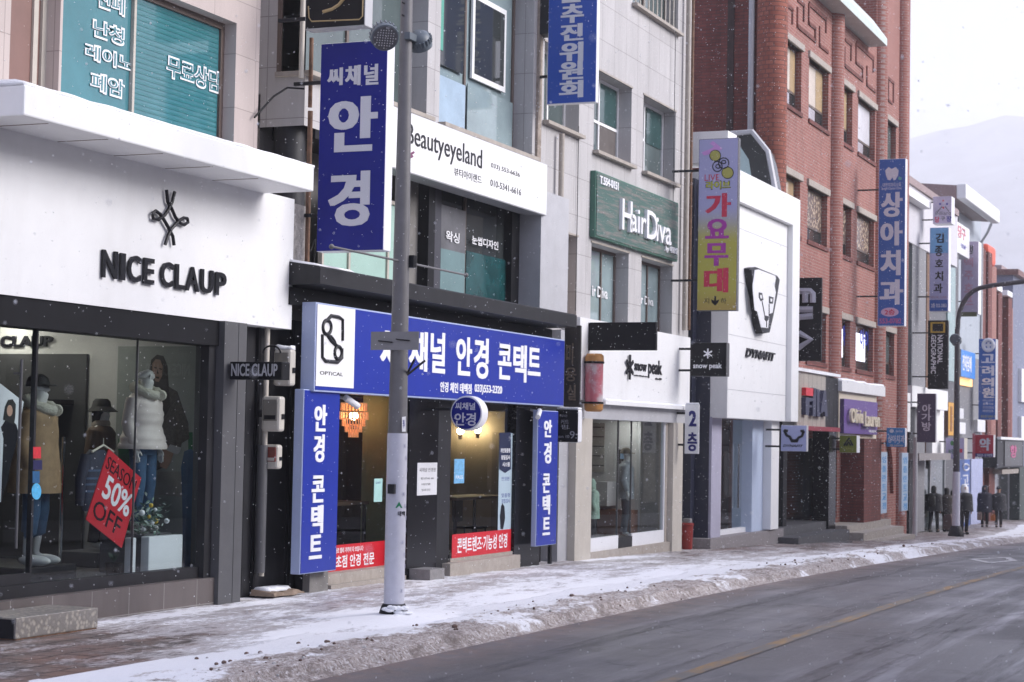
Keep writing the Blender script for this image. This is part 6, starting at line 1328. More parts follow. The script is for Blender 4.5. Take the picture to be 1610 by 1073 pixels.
# far signs
t2, pl = perp('blade_sign', 'white pool hall sign with four coloured balls above the dentist sign', 1467, 309, 1496, 352, 1501, .3, M_whiteg, mat('sign_lilac_white', lin('#b7aec4'), .45), fr=.004, Yw=.9)
for px, py, c_ in ((1483, 316, '#b83a44'), (1478, 321, '#3a3a8c'), (1489, 321, '#3a3a8c'), (1483, 327, '#b83a44')): polys(pl, [arc(px, py, 1.7, 1.7, 0, 330, 11)], mat('ball_'+c_[1:], c_, .4), t2, 'ball_mark', .004)
strokes(pl, [[(1474, 333), (1481, 325)], [(1492, 333), (1486, 325)]], .012, M_grey, t2, 'cue_mark', .004)
txt('Billiard', pl, (1471, 333, 1495, 338), M_grey, t2, 0, .003)
for c_, r_, m_ in (('당', (1470, 341, 1477, 350), M_pk), ('구', (1479, 341, 1486, 347), M_grey), ('장', (1488, 340, 1496, 349), mat('letter_indigo', lin('#35338c'), .4))): txt(c_, pl, r_, m_, t2, 2, .004)
t2, pl = perp('blade_sign', 'light blue and white dentist blade sign with black characters', 1462, 358, 1491, 490, 1495, .3, M_whiteg, mat('sign_pale_lilac', lin('#a9a9cc'), .45), fr=.004, Yw=.9)
slab(pl, (1463, 359, 1490.5, 398), mat('sign_light_blue', lin('#6ea3cf'), .45), t2, 'upper_face', 0, .003); slab(pl, (1461.5, 472, 1490, 489), MATS['sign_clinic_blue'], t2, 'lower_face', 0, .003)
pl2 = ('S', pl[1]-.003)
txts([('김', (1471, 367, 1484, 382)), ('종', (1470, 387, 1482, 403)), ('호', (1470, 408, 1483, 420)), ('치', (1470, 427, 1483, 442)), ('과', (1468, 446, 1482, 461))], pl2, M_letb, t2, 2, .004)
txt('2층 552-2853', pl2, (1464, 477, 1488, 484), MATS['letter_lilac'], t2, 1, .003); txt('DENTAL CLINIC', pl2, (1463, 466, 1489, 469), mat('sign_rose2', lin('#9a6a7c'), .4), t2, 0, .003)
t2, pl = perp('blade_sign', 'black outdoor wear blade sign with yellow rectangle and sideways white words', 1459, 504, 1490, 612, 1492, .2, M_dark, M_black, fr=.004, Yw=.9)
mb = MB(); 
for r_ in ((1463, 507, 1486, 509), (1463, 521.5, 1486, 523.5), (1463, 509, 1466, 521.5), (1483, 509, 1486, 521.5)): slab(pl, r_, mat('frame_yellow', lin('#c8a53a'), .45), t2, 'yellow_frame', 0, .006)
def sidetxt(s_, pl, x0, y0, x1, y1, m, parent):
    # words turned a quarter clockwise: they run downwards
    u0, v0, u1, v1 = rect(pl, x0, y0, x1, y1); mp = mapper(pl)
    letters(MB(), s_, 0, 0, 1, 1, lambda a, b, d: mp(u0+(u1-u0)*b, v1-(v1-v0)*a, d), 1, .004).build('lettering', m, parent, normals=True)
sidetxt('NATIONAL', pl, 1474, 527, 1482, 572, M_let, t2); sidetxt('GEOGRAPHIC', pl, 1464, 527, 1471.5, 588, M_let, t2)
t2, pl = boxsign('shop_sign', 'white pool hall billboard box beneath the white gutter', (1500, 345, 1524, 408), .95, 1.9, M_white, M_whiteg, .02)
txt('당구', pl, (1506, 353, 1518, 380), mat('letter_faint_red', lin('#c8707c'), .4), t2, 2, .01); txt('장', pl, (1510, 382, 1519, 394), MATS['letter_indigo'], t2, 1, .01)
t2, pl = perp('blade_sign', 'tall faded pink blade sign with faint red characters beyond the dentist sign', 1511, 380, 1538, 494, 1543, 1.3, M_white, mat('sign_faded_pink', lin('#b3a6bd'), .5), fr=.006, Yw=2)
for j, c_ in enumerate('생맥주호프'): txt(c_, pl, (1516, 386+j*20, 1530, 400+j*20), mat('letter_faded', lin('#b88a9c'), .5) if j else M_grey, t2, 1, .004)
slab(pl, (1511, 491, 1536, 498), mat('olive_strip', lin('#5a5a3a'), .5), t2, 'lower_strip', 0, .01)
t2, pl = perp('blade_sign', 'tall blue clinic blade sign with white cross in a ring', 1539, 533, 1565, 660, 1569, 1.3, M_lgrey, MATS['sign_clinic_blue'], fr=.004, Yw=2.3)
txts([('고', (1543, 557, 1564, 571)), ('려', (1544, 575, 1563, 591)), ('의', (1543, 594, 1563, 608)), ('원', (1544, 610, 1563, 626))], pl, MATS['letter_lilac'], t2, 3, .006)
strokes(pl, [arc(1554, 543, 8, 8.5, 0, 360, 24)], .07, MATS['letter_lilac'], t2, 'ring_mark', .006); polys(pl, [[(1552, 538), (1556, 538), (1556, 541), (1559, 541), (1559, 545), (1556, 545), (1556, 549), (1552, 549), (1552, 545), (1549, 545), (1549, 541), (1552, 541)]], MATS['letter_lilac'], t2, 'cross_mark', .006)
for j, s_ in enumerate(('내과 소아과', '물리치료', '건강검진', '예방접종')): txt(s_, pl, (1545, 628+j*5.5, 1562, 632+j*5.5), MATS['letter_lilac'], t2, 0, .004)
txt('553-2411', pl, (1542, 653, 1564, 657), mat('sign_yellowish', lin('#a5a05a'), .4), t2, 1, .004)
t2, pl = perp('blade_sign', 'red pharmacy blade sign with one large white character', 1533, 684, 1562, 719, 1565, .7, M_lgrey, mat('sign_pharm_red', lin('#b0283c'), .45), fr=.004, Yw=2)
txt('약', pl, (1540, 689, 1557, 709), MATS['letter_lilac'], t2, 3, .006); slab(pl, (1533.5, 713, 1561.5, 719), MATS['letter_navy'], t2, 'number_strip', 0, .004); txt('552-3703', pl, (1536, 714, 1560, 718), MATS['letter_lilac'], t2, 1, .003, d0=.004)
slab(('S', pl[1]-.02), (1529, 682, 1533, 722), mat('red_light_strip', lin('#b8606c'), .5), t2, 'side_strip', 0, .02)
t2, pl = boxsign('shop_sign', 'bright blue lettered banner board on the pale grey metal wall', (1511, 549, 1533, 597), 1.3, 1.6, M_lgrey, mat('sign_azure', lin('#3b86d8'), .4), .01)
txt('전자담배', pl, (1513, 557, 1527, 586), M_let, t2, 2, .01)
t2, pl = boxsign('shop_sign', 'narrow yellow upright sign on the dark grey wall', (1491, 632, 1500, 686), .8, 1.0, M_rust, mat('sign_yellow', lin('#d09a2c'), .45), .02)
slab(pl, (1494, 639, 1497, 679), mat('sign_ochre', lin('#8a5a1c'), .5), t2, 'inner_strip', 0, .01)
t2, pl = perp('blade_sign', 'pale lilac blade sign with green leaf and red flag marks behind the far lamp post', 1487, 689, 1516, 722, 1521, .3, M_cream, mat('sign_lilac2', lin('#a79fc0'), .45), fr=.004, Yw=1.4)
polys(pl, [arc(1497, 697, 3, 4, 0, 345, 10)], M_pal and mat('leaf_mark_green', lin('#3f7a45'), .5), t2, 'leaf_mark', .004); slab(pl, (1508, 706, 1513, 712), M_pk, t2, 'flag_mark', 0, .004); txt('농협', pl, (1491, 706, 1500, 714), mat('letter_green', lin('#35664a'), .5), t2, 1, .004)
for r_, lb in (((1508, 642, 1515, 659), 'small white paper sign on the grey wall, upper one'), ((1508, 664, 1518, 683), 'white paper sign on the grey wall, lower one'), ((1537, 660, 1549, 680), 'faint pink lettered sign under the tall clinic sign')):
    boxsign('wall_sign', lb, r_, 1.45, 1.6, M_white, M_whiteg, .01)

# shop fronts belong to their buildings
def adopt(child, parent):
    for k in ('category', 'label', 'group'):
        if k in child: del child[k]
    child.location = child.location-org(parent); child.parent = parent
_sf = sorted([o for o in COL.objects if o.name.startswith('shop_front')], key=lambda o: o.name)
for o_, p_ in zip(_sf, (b5, b5, t6, t7, t9)): adopt(o_, p_)

# ================================================================== SECOND LAMP, FARTHER ON
def lamp2():
    global t, PX, PY
    d_ = ray(1503, 846)*57; X2, Y2 = d_.x, CAMY+d_.y
    s_ = (10/32)*math.hypot(X2, Y2-CAMY)/math.hypot(16.87, 8.2)
    PX, PY = X2, Y2
    g = ground(X2, Y2); t = thing('street_lamp', 'slim dark street lamp with long curved arm beside the pedestrians', 'street lamp', (X2, Y2, g))
    Zs = PS(1504, 742, X2)[1]; Zt = PS(1506, 515, X2)[1]
    MB().lathe((X2, Y2, g), [(.24, 0), (.24, .05), (.15, .3), (.13, .32)], 20).build('base_shoe', M_dark, t, smooth=True)
    MB().tube([(X2, Y2, g+.3), (X2, Y2, Zs)], .115, 20).build('sleeve', MATS['lilac_sleeve'], t, smooth=True)
    MB().tube([(X2, Y2, Zs), (X2, Y2, Zt)], [.1, .075], 20).build('pole', mat('pole_dark', (.06, .057, .065), .5, var=.1), t, smooth=True)
    pts = []
    for x, y in ((1506, 518), (1506.5, 503), (1509, 490), (1514, 477), (1521, 466), (1530, 458), (1541, 453), (1560, 449), (1610, 443), (1660, 438)):
        yy, zz = PS(x, y, X2); pts.append((X2, yy, zz))
    MB().tube(pts, .07, 12).build('curved_arm', MATS['pole_dark'], t, smooth=True)
    c = Vector((X2-.12, PS(1503, 534, X2)[0], PS(1503, 534, X2)[1])); aim = Vector((-.8, -.4, -.45)).normalized(); e = aim.cross(Vector((0, 0, 1))).normalized(); gg = e.cross(aim)
    rg = lambda rad, off: [tuple(c+aim*off+(e*math.cos(2*math.pi*k/20)+gg*math.sin(2*math.pi*k/20))*rad) for k in range(20)]
    MB().rings([rg(.1, -.12), rg(.15, -.08), rg(.17, 0), rg(.16, .02)]).build('lamp_head', MATS['lamp_blue_grey'], t, smooth=True)
    c = c+Vector((.3, 0, -.05)); aim = Vector((.8, -.3, -.45)).normalized(); e = aim.cross(Vector((0, 0, 1))).normalized(); gg = e.cross(aim)
    MB().rings([rg(.1, -.12), rg(.15, -.08), rg(.17, 0), rg(.16, .02)]).build('lamp_head', MATS['lamp_blue_grey'], t, smooth=True)
lamp2()

# ================================================================== PEOPLE AND MANNEQUINS
def skin_mesh(pts, edges, levels=1):
    me = bpy.data.meshes.new('b'); me.from_pydata([p[0] for p in pts], edges, [])
    o = bpy.data.objects.new('b', me); COL.objects.link(o)
    m = o.modifiers.new('s', 'SKIN'); m.use_smooth_shade = True; m.branch_smoothing = .4
    for i, p in enumerate(pts):
        r = p[1]; me.skin_vertices[0].data[i].radius = (r, r) if not isinstance(r, tuple) else r
    me.skin_vertices[0].data[0].use_root = True
    sb_ = o.modifiers.new('u', 'SUBSURF'); sb_.levels = levels; sb_.render_levels = levels
    bpy.context.view_layer.update()
    r = bpy.data.meshes.new_from_object(o.evaluated_get(bpy.context.evaluated_depsgraph_get()))
    bpy.data.objects.remove(o); bpy.data.meshes.remove(me); return r
def figure(name, label, cat, loc, rot, h, body_m, pose, wear, group=None):
    """loc feet; rot turns the front (-Y) about Z; pose: dict of limb offsets; wear: list of (part, spec)"""
    k = h/1.72; st_ = pose.get('stride', 0.0); arm = pose.get('arm', 0.0); fw_ = pose.get('hand', .05)
    P = []; E = []
    def add(p, r, q=None):
        P.append(((p[0]*k, p[1]*k, p[2]*k), r*k)); i = len(P)-1
        if q is not None: E.append((q, i))
        return i
    pv = add((0, 0, .95), .115); ch_ = add((0, 0, 1.12), .11, pv); c2 = add((0, 0, 1.28), .13, ch_); c3 = add((0, 0, 1.4), .09, c2)
    nk = add((0, -.01, 1.485), .052, c3); h1_ = add((0, -.03, 1.555), .068, nk); h2_ = add((0, -.015, 1.625), .088, h1_); h3_ = add((0, .0, 1.69), .06, h2_)
    add((0, -.125, 1.6), .011, h2_); add((0, -.105, 1.55), .016, h1_)
    for s in (-1, 1):
        add((s*.094, .005, 1.605), .016, h2_)
        a1 = add((s*.165, 0, 1.385), .055, c3); a2 = add((s*(.215+arm), .03, 1.12), .042, a1); a3 = add((s*(.22+arm*.7), -fw_, .9), .028, a2); a4 = add((s*(.222+arm*.7), -fw_-.02, .835), .034, a3)
        for j, (dy, ln, r) in enumerate(((-.03, .075, .0095), (-.01, .085, .01), (.01, .08, .0095), (.028, .062, .0085))):
            f1 = add((s*(.226+arm*.7), -fw_-.02+dy, .80-ln*.25), r, a4); add((s*(.222+arm*.7-.008), -fw_-.03+dy, .80-ln), r*.85, f1)
        f1 = add((s*(.205+arm*.7), -fw_-.06, .83), .0105, a4); add((s*(.2+arm*.7), -fw_-.075, .79), .009, f1)
        dy = s*st_
        l1 = add((s*.088, 0, .88), .088, pv); l2 = add((s*.095, -.02+dy*.5, .5), .058, l1); l3 = add((s*.098, .02+dy, .09), .038, l2); add((s*.105, -.15+dy, .035), .034, l3)
    me = skin_mesh(P, E, 1); me.materials.clear(); me.materials.append(body_m); me.polygons.foreach_set('use_smooth', [True]*len(me.polygons))
    root = thing(name, label, cat, (0, 0, 0), group)
    b = bpy.data.objects.new('body', me); COL.objects.link(b); b.parent = root
    def ell(z, rx, ry, cx=0, cy=0, n=20, wob=0): return [((cx+rx*math.cos(2*math.pi*i/n)*(1+wob*math.sin(i*5+z*40)))*k, (cy+ry*math.sin(2*math.pi*i/n)*(1+wob*math.sin(i*5+z*40)))*k, z*k) for i in range(n)]
    def V(x, y, z): return (x*k, y*k, z*k)
    for part, sp_ in wear:
        mb = MB(); m = sp_['m']
        if part in ('coat', 'jacket'):
            hem = sp_.get('hem', .55); w_ = sp_.get('w', 1.0); fl_ = sp_.get('flare', 1.0); pf = sp_.get('puff', 0)
            zz_ = np.linspace(hem, 1.36, 12 if not pf else 22); rg = []
            for z in zz_:
                u = (z-hem)/(1.36-hem); waist = 1-(.13 if sp_.get('belt') else .04)*math.exp(-((z-1.08)/.07)**2)
                pp = 1+pf*abs(math.sin(z*math.pi/.085))
                rg.append(ell(z, (.215*fl_*(1-u)+.2*u)*w_*waist*pp, (.165*fl_*(1-u)+.145*u)*w_*waist*pp, wob=.012))
            rg += [ell(1.41, .17*w_, .115*w_), ell(1.45, .1, .085), ell(1.48, .075, .075)]
            mb.rings(rg)
            for s in (-1, 1):
                n_ = 14; A = [Vector(V(s*.165, 0, 1.37)), Vector(V(s*(.215+arm), .03, 1.12)), Vector(V(s*(.22+arm*.7), -fw_, .9))]; pts = []; rr = []
                for i in range(n_+1):
                    u = i/n_; p = A[0].lerp(A[1], u*2) if u < .5 else A[1].lerp(A[2], u*2-1); pts.append(p); rr.append((.082-.026*u)*w_*k*(1+pf*1.3*abs(math.sin(u*math.pi*5))))
                mb.tube(pts, rr, 14)
        elif part == 'trousers':
            mb.rings([ell(.8, .165, .125), ell(.92, .17, .13), ell(1.04, .155, .12)])
            for s in (-1, 1):
                dy = s*st_; mb.tube([V(s*.088, 0, .92), V(s*.093, -.015+dy*.25, .7), V(s*.096, -.02+dy*.5, .5), V(s*.097, .0+dy*.75, .3), V(s*.098, .02+dy, sp_.get('end', .1))], [.1*k, .085*k, .07*k*sp_.get('w', 1), .062*k*sp_.get('w', 1), .062*k*sp_.get('w', 1)], 14)
        elif part == 'shoe':
            for s in (-1, 1):
                dy = s*st_; q = MB().ball(V(s*.103*k, (-.065+dy)*k, .045*k), .056*k, .16*k, .052*k); q.build('shoe', m, root, smooth='all')
            continue
        elif part == 'hood': mb.rings([ell(1.45, .12, .11), ell(1.55, .125, .12, 0, .02), ell(1.64, .12, .118, 0, .025), ell(1.71, .085, .09, 0, .03), ell(1.735, .03, .03, 0, .03)])
        elif part == 'hair':
            mb.rings([ell(sp_.get('end', 1.5), .09, .05, 0, .05), ell(1.56, .097, .075, 0, .035), ell(1.63, .1, .1, 0, .012), ell(1.69, .085, .09, 0, .012), ell(1.725, .04, .045, 0, .01)])
        elif part == 'cap':
            mb.rings([ell(1.63, .102, .11), ell(1.66, .105, .112), ell(1.71, .09, .095), ell(1.745, .05, .05), ell(1.75, .01, .01)]); mb.rings([ell(1.635, .085, .09, 0, -.1), ell(1.65, .08, .085, 0, -.095)])
        elif part == 'bucket_hat': mb.rings([ell(1.6, .165, .17, 0, -.02), ell(1.605, .17, .175, 0, -.02), ell(1.66, .105, .115), ell(1.72, .098, .1), ell(1.75, .07, .07), ell(1.752, .01, .01)])
        elif part == 'fur_collar':
            pts = [V(.135*math.cos(a), -.035+.125*math.sin(a)-(.02 if math.sin(a) < -.8 else 0), 1.46+.05*math.sin(a)) for a in np.linspace(-math.pi/2+.25, 1.5*math.pi-.25, 22)]
            mb.tube(pts, [(.052+.008*math.sin(i*2.1))*k for i in range(22)], 12)
        elif part == 'scarf': mb.rings([ell(1.42, .11, .1), ell(1.46, .12, .11), ell(1.5, .1, .095)])
        elif part == 'belt': mb.rings([ell(1.055, .2*sp_.get('w', 1), .152*sp_.get('w', 1)), ell(1.1, .198*sp_.get('w', 1), .15*sp_.get('w', 1))])
        elif part == 'front_panel': mb.rings([ell(sp_.get('hem', .6), .06, .03, 0, -.155), ell(1.0, .07, .035, 0, -.14), ell(1.36, .06, .03, 0, -.115)])
        elif part == 'backpack': mb.rings([ell(.95, .13, .08, 0, .2), ell(1.0, .15, .1, 0, .21), ell(1.3, .14, .09, 0, .2), ell(1.36, .09, .06, 0, .18)])
        o = mb.build(part, m, root, smooth=True)
    root.location = loc; root.rotation_euler = (0, 0, rot)
    return root
M_skin = mat('skin', lin('#b98d76'), .6, var=.05); M_mann = mat('mannequin_white', (.6, .59, .57), .4, var=.03)
Cn = lambda n, h_, **q: mat(n, lin(h_) if isinstance(h_, str) else h_, .75, var=.25, scale=9, **q)
M_dkcoat = Cn('black_coat_cloth', (.012, .012, .015)); M_dktr = Cn('black_trouser_cloth', (.01, .01, .012)); M_navyc = Cn('navy_coat_cloth', (.02, .02, .034)); M_grc = Cn('charcoal_coat_cloth', (.035, .035, .04)); M_hair = Cn('dark_hair', (.012, .01, .009)); M_shoe = Cn('shoe_black', (.02, .02, .02)); M_beigec = Cn('beige_coat_cloth', (.42, .36, .3))
def walker(px, yf, yh, lab, rot, wear, stride=.16, hand=.05, arm=0.0, far=62):
    d_ = ray(px, yf)*far; X, Y = d_.x, CAMY+d_.y; z = ground(X, Y); h = (yf-yh)*far/FP
    r = figure('person', lab, 'person', (X, Y, z), rot, h, M_skin, {'stride': stride, 'hand': hand, 'arm': arm}, wear, 'pedestrians on the far pavement'); return r, h
back = RAD(80)      # facing away down the street
W = lambda coat, hem, w_=1.0, top='hair', tm=None, pf=0: [('coat', {'m': coat, 'hem': hem, 'w': w_, 'flare': 1.05, 'puff': pf}), ('trousers', {'m': M_dktr}), ('shoe', {'m': M_shoe}), (top, {'m': tm or M_hair, 'end': 1.46})]
_, hp = walker(1468, 839, 766, 'person in long black coat with backpack walking away, leftmost of the pedestrians', back, W(M_dkcoat, .78, 1.5)+[('backpack', {'m': M_shoe})], .15)
r_, _ = walker(1488, 837, 768, 'person in black coat pulling a trolley bag, left of the far lamp post', RAD(115), W(Cn('brown_black_coat_cloth', (.03, .022, .018)), .7, 1.35), .14, far=63)
walker(1498, 834, 770, 'person in beige coat half hidden behind the far lamp post', RAD(60), W(M_beigec, .55, 1.05), .05, far=64)
walker(1516, 841, 763, 'person in black padded jacket with white hood right of the far lamp post', RAD(-60), W(M_dkcoat, .8, 1.4, 'hood', M_let), .05, far=60)
walker(1548, 828, 763, 'person in dark hooded long padded coat, left of the farthest pair', RAD(-80), W(M_navyc, .6, 1.4, 'hood', M_navyc, .04), .12, far=71)
walker(1570, 831, 768, 'person in charcoal padded coat and cap, right of the farthest pair', RAD(-80), W(M_grc, .72, 1.5, 'cap', M_dkcoat, .03), .12, far=71)
def bag(px, py, wpx, hpx, m, lab, wheels=False):
    far = 62.5 if wheels else 70.8; d_ = ray(px, py)*far; X, Y = d_.x, CAMY+d_.y; z = ground(X, Y); s_ = far/FP; w_, h_ = wpx*s_, hpx*s_
    t = thing('trolley_bag' if wheels else 'shopping_bag', lab, 'bag', (X, Y, z)); z0 = z+(.08 if wheels else .25)
    MB().rings([[(X+a*w_*.3*f, Y+b_*w_*.5*f, z0+u*h_) for a, b_ in ((-1, -1), (0, -1.1), (1, -1), (1.1, 0), (1, 1), (0, 1.1), (-1, 1), (-1.1, 0))] for u, f in ((0, .85), (.1, 1), (.8, .95), (1, .7))]).build('body', m, t, smooth=True)
    MB().tube([(X, Y-w_*.2, z0+h_*.95), (X, Y-w_*.12, z0+h_*1.35), (X, Y+w_*.12, z0+h_*1.35), (X, Y+w_*.2, z0+h_*.95)], .012, 6).build('handle', M_black, t)
    if wheels:
        for s in (-1, 1): MB().tube([(X-.03, Y+s*w_*.35, z+.06), (X+.03, Y+s*w_*.35, z+.06)], .06, 12).build('wheel', M_black, t)
bag(1490, 838, 14, 24, mat('bag_brown', lin('#5f4a48'), .6, var=.2), 'brown soft trolley bag beside the black coated person', True)
bag(1561, 829, 7, 10, mat('bag_orange', lin('#a8622c'), .5, var=.2), 'small orange carrier bag between the farthest pair')
bag(1540, 826, 7, 13, mat('bag_tan', lin('#8a7468'), .5, var=.2), 'tan carrier bag held by the left one of the farthest pair')

# shop window mannequins
def mann(px, ytop, Y, h, rot, lab, wear, base=None, **pose):
    X, Zt = PF(px, ytop, Y); return figure('mannequin', lab, 'mannequin', (X, Y, Zt-h*1.01), rot, h, M_mann, pose, wear), X, Zt-h
M_tan = Cn('tan_coat_cloth', '#8f7455'); M_jean = Cn('blue_denim', '#33506e'); M_puff = mat('blush_puffer', lin('#c9bdb6'), .55, var=.06, scale=12); M_fur = mat('cream_fur', lin('#c9c4b4'), .95, var=.15, scale=40, bump=1.0, bscale=90); M_brc = Cn('brown_coat_cloth', '#5a4638')
figs = [mann(60, 590, .75, 1.82, RAD(12), 'mannequin in long tan coat and black cap behind the shop door', [('coat', {'m': M_tan, 'hem': .66, 'w': 1.22, 'flare': 1.15}), ('front_panel', {'m': M_shoe, 'hem': .72}), ('trousers', {'m': M_jean, 'end': .3, 'w': 1.15}), ('shoe', {'m': M_mann}), ('cap', {'m': M_hair}), ('fur_collar', {'m': M_fur})]),
        mann(228, 573, .62, 1.74, RAD(0), 'white mannequin in blush belted puffer jacket with cream fur collar', [('jacket', {'m': M_puff, 'hem': .86, 'w': 1.12, 'flare': 1.2, 'puff': .05, 'belt': 1}), ('belt', {'m': M_puff, 'w': 1.04}), ('trousers', {'m': M_jean, 'end': .12, 'w': 1.1}), ('fur_collar', {'m': M_fur})]),
        mann(160, 629, 1.5, 1.62, RAD(12), 'mannequin in brown hooded coat and black bucket hat', [('coat', {'m': M_brc, 'hem': .8, 'w': 1.1}), ('front_panel', {'m': M_beigec, 'hem': .85}), ('trousers', {'m': M_dktr}), ('bucket_hat', {'m': M_hair}), ('hair', {'m': M_hair, 'end': 1.44}), ('scarf', {'m': M_beigec})])]
# stands under them
def plinth(lab, x0, x1, y0, y1, z1, m, name='plinth', cat='plinth'):
    o = bx(x0, x1, y0, y1, fl+.002, z1).build(name, m, loc=((x0+x1)/2, (y0+y1)/2, fl), bevel=.01); tag(o, lab, cat); return o
for (f_, X, zf), lab, yy, w_ in zip(figs, ('low black display plinth under the tan coat mannequin', 'low grey display plinth under the puffer jacket mannequin', 'low dark display plinth under the bucket hat mannequin'), (.75, .62, 1.5), (.42, .26, .3)):
    if zf-.02 > fl+.03: plinth(lab, X-w_, X+w_, yy-.22, yy+.32, zf-.018, M_black if w_ > .4 else M_grey)
xa, za = PF(212, 842, .34); xb2, zb2 = PF(287, 842, .34)
plinth('white display box on the shop window floor beside the flowers', FX(234, 870, .24), FX(287, 870, .24), .24, .34, FZ(260, 841, .34), M_whiteg, 'display_box', 'box')
plinth('narrow white post box left of the flowers in the window', FX(206, 870, .24), FX(214, 870, .24), .24, .32, FZ(210, 846, .24), M_whiteg, 'display_box', 'box')
# flowers in a teal vase
fxx, fz0 = PF(226, 900, .45); t = thing('flower_bouquet', 'bouquet of yellow and white flowers in a teal vase in the shop window', 'flowers', (fxx, .45, fl))
MB().lathe((fxx, .45, fl), [(.06, 0), (.085, .05), (.07, .3), (.05, FZ(226, 842, .45)-fl)], 16).build('vase', mat('vase_teal', lin('#2f5f63'), .2, var=.1), t, smooth=True)
rr = random.Random(5); cz2 = FZ(230, 815, .45); mb = MB(); m2 = MB(); m3 = MB()
for i in range(330):
    c = Vector((fxx+.02+rr.gauss(0, .11), .45+rr.gauss(0, .09), cz2+rr.gauss(0, .1))); a = Vector((rr.gauss(0, 1), rr.gauss(0, 1), rr.gauss(0, 1))).normalized(); b_ = a.orthogonal().normalized(); l_ = rr.uniform(.02, .05)
    mb.mi(i % 3).poly([c-a*l_, c+b_*l_*.3, c+a*l_, c-b_*l_*.3])
mb.build('leaves', [mat('leaf_sage', lin('#5f7a6a'), .6), mat('leaf_pale', lin('#9fb0a6'), .6), mat('leaf_deep', lin('#2f4a3c'), .6)], t, normals=False)
for i in range(9):
    c = (fxx+rr.gauss(0, .1), .37+rr.gauss(0, .03), cz2+rr.gauss(0, .08)); MB().ball(c, rr.uniform(.018, .032), n=8, m=6).build('flower', mat('flower_yellow', lin('#c8a938'), .6) if i % 3 == 0 else M_let, t, smooth='all')
px_, pz_ = PF(178, 905, .5); t = thing('potted_plant', 'tiny dark potted plant on the shop window floor', 'plant', (px_, .5, fl))
MB().lathe((px_, .5, fl), [(.07, 0), (.09, .14), (.08, .14)], 14).build('pot', M_black, t, smooth=True)
mb = MB()
for i in range(60):
    a = rr.uniform(0, 6.28); l_ = rr.uniform(.05, .12); c = Vector((px_, .5, fl+.14)); e = c+Vector((math.cos(a)*l_*.7, math.sin(a)*l_*.7, l_)); q = Vector((-math.sin(a), math.cos(a), 0))*.008; mb.poly([c-q, e, c+q])
mb.build('leaves', MATS['leaf_deep'], t, normals=False)
# clothes rail with sweaters
rx, rz = PF(131, 704, .95); t = thing('clothes_rail', 'chrome clothes rail behind the glass with hangers', 'clothes rail', (rx, .95, fl))
MB().tube([(rx-.35, .95, fl), (rx-.35, .95, rz+.1), (rx+.3, 1.4, rz+.1), (rx+.3, 1.4, fl)], .014, 8).build('rail', M_chrome, t, smooth=True)
t = thing('sweater', 'navy patterned sweater on a pale wooden hanger', 'clothing', (rx, .95, rz-.6))
def sweater(cx, cy__, z1, m, m2_):
    mb = MB(); mb.rings([[(cx+math.cos(2*math.pi*i/16)*w_, cy__+math.sin(2*math.pi*i/16)*.07, z1+z) for i in range(16)] for z, w_ in ((-.62, .21), (-.55, .225), (-.2, .22), (-.06, .2), (0, .09))])
    for s in (-1, 1): mb.tube([(cx+s*.18, cy__, z1-.06), (cx+s*.27, cy__, z1-.3), (cx+s*.27, cy__, z1-.56)], [.06, .055, .045], 10)
    mb.build('knit', m, t, smooth=True)
    for z in (-.22, -.3, -.36, -.43): MB().rings([[(cx+math.cos(2*math.pi*i/16)*.2265, cy__+math.sin(2*math.pi*i/16)*.0735, z1+z+d) for i in range(16)] for d in (0, .022)], cap=False).build('knit_band', m2_, t, smooth='all')
    MB().tube([(cx-.19, cy__-.075, z1-.02), (cx, cy__-.08, z1+.05), (cx+.19, cy__-.075, z1-.02)], .012, 8).tube([(cx, cy__-.08, z1+.05), (cx, cy__-.08, z1+.12)], .005, 6).build('hanger', mat('pale_wood', (.55, .5, .42), .5), t)
sweater(rx+.02, .8, rz-.02, Cn('navy_knit', (.022, .025, .05)), Cn('knit_blue', '#44536e'))
# the outdoor shop window
mann(984, 705, .8, 1.6, RAD(15), 'mannequin in pale grey coat and cap in the outdoor shop window', [('coat', {'m': Cn('pale_grey_cloth', '#8f949a'), 'hem': .75, 'w': 1.1}), ('trousers', {'m': Cn('slate_cloth', '#4b5058')}), ('cap', {'m': Cn('tan_cap', '#6d6250')})], None)
mann(931, 752, .42, 1.12, RAD(30), 'child sized mannequin in mint hooded jacket in the outdoor shop window', [('jacket', {'m': Cn('mint_cloth', '#a3b8a6'), 'hem': .7, 'w': 1.3}), ('hood', {'m': Cn('mint_cloth', '#a3b8a6')}), ('trousers', {'m': M_dktr, 'w': 1.2})])
mann(1012, 712, 1.6, 1.7, RAD(20), 'mannequin in blue grey jacket at the back of the outdoor shop window', [('jacket', {'m': Cn('bluegrey_cloth', '#5b6a7c'), 'hem': .8, 'w': 1.2}), ('trousers', {'m': M_dktr}), ('hair', {'m': M_hair})])

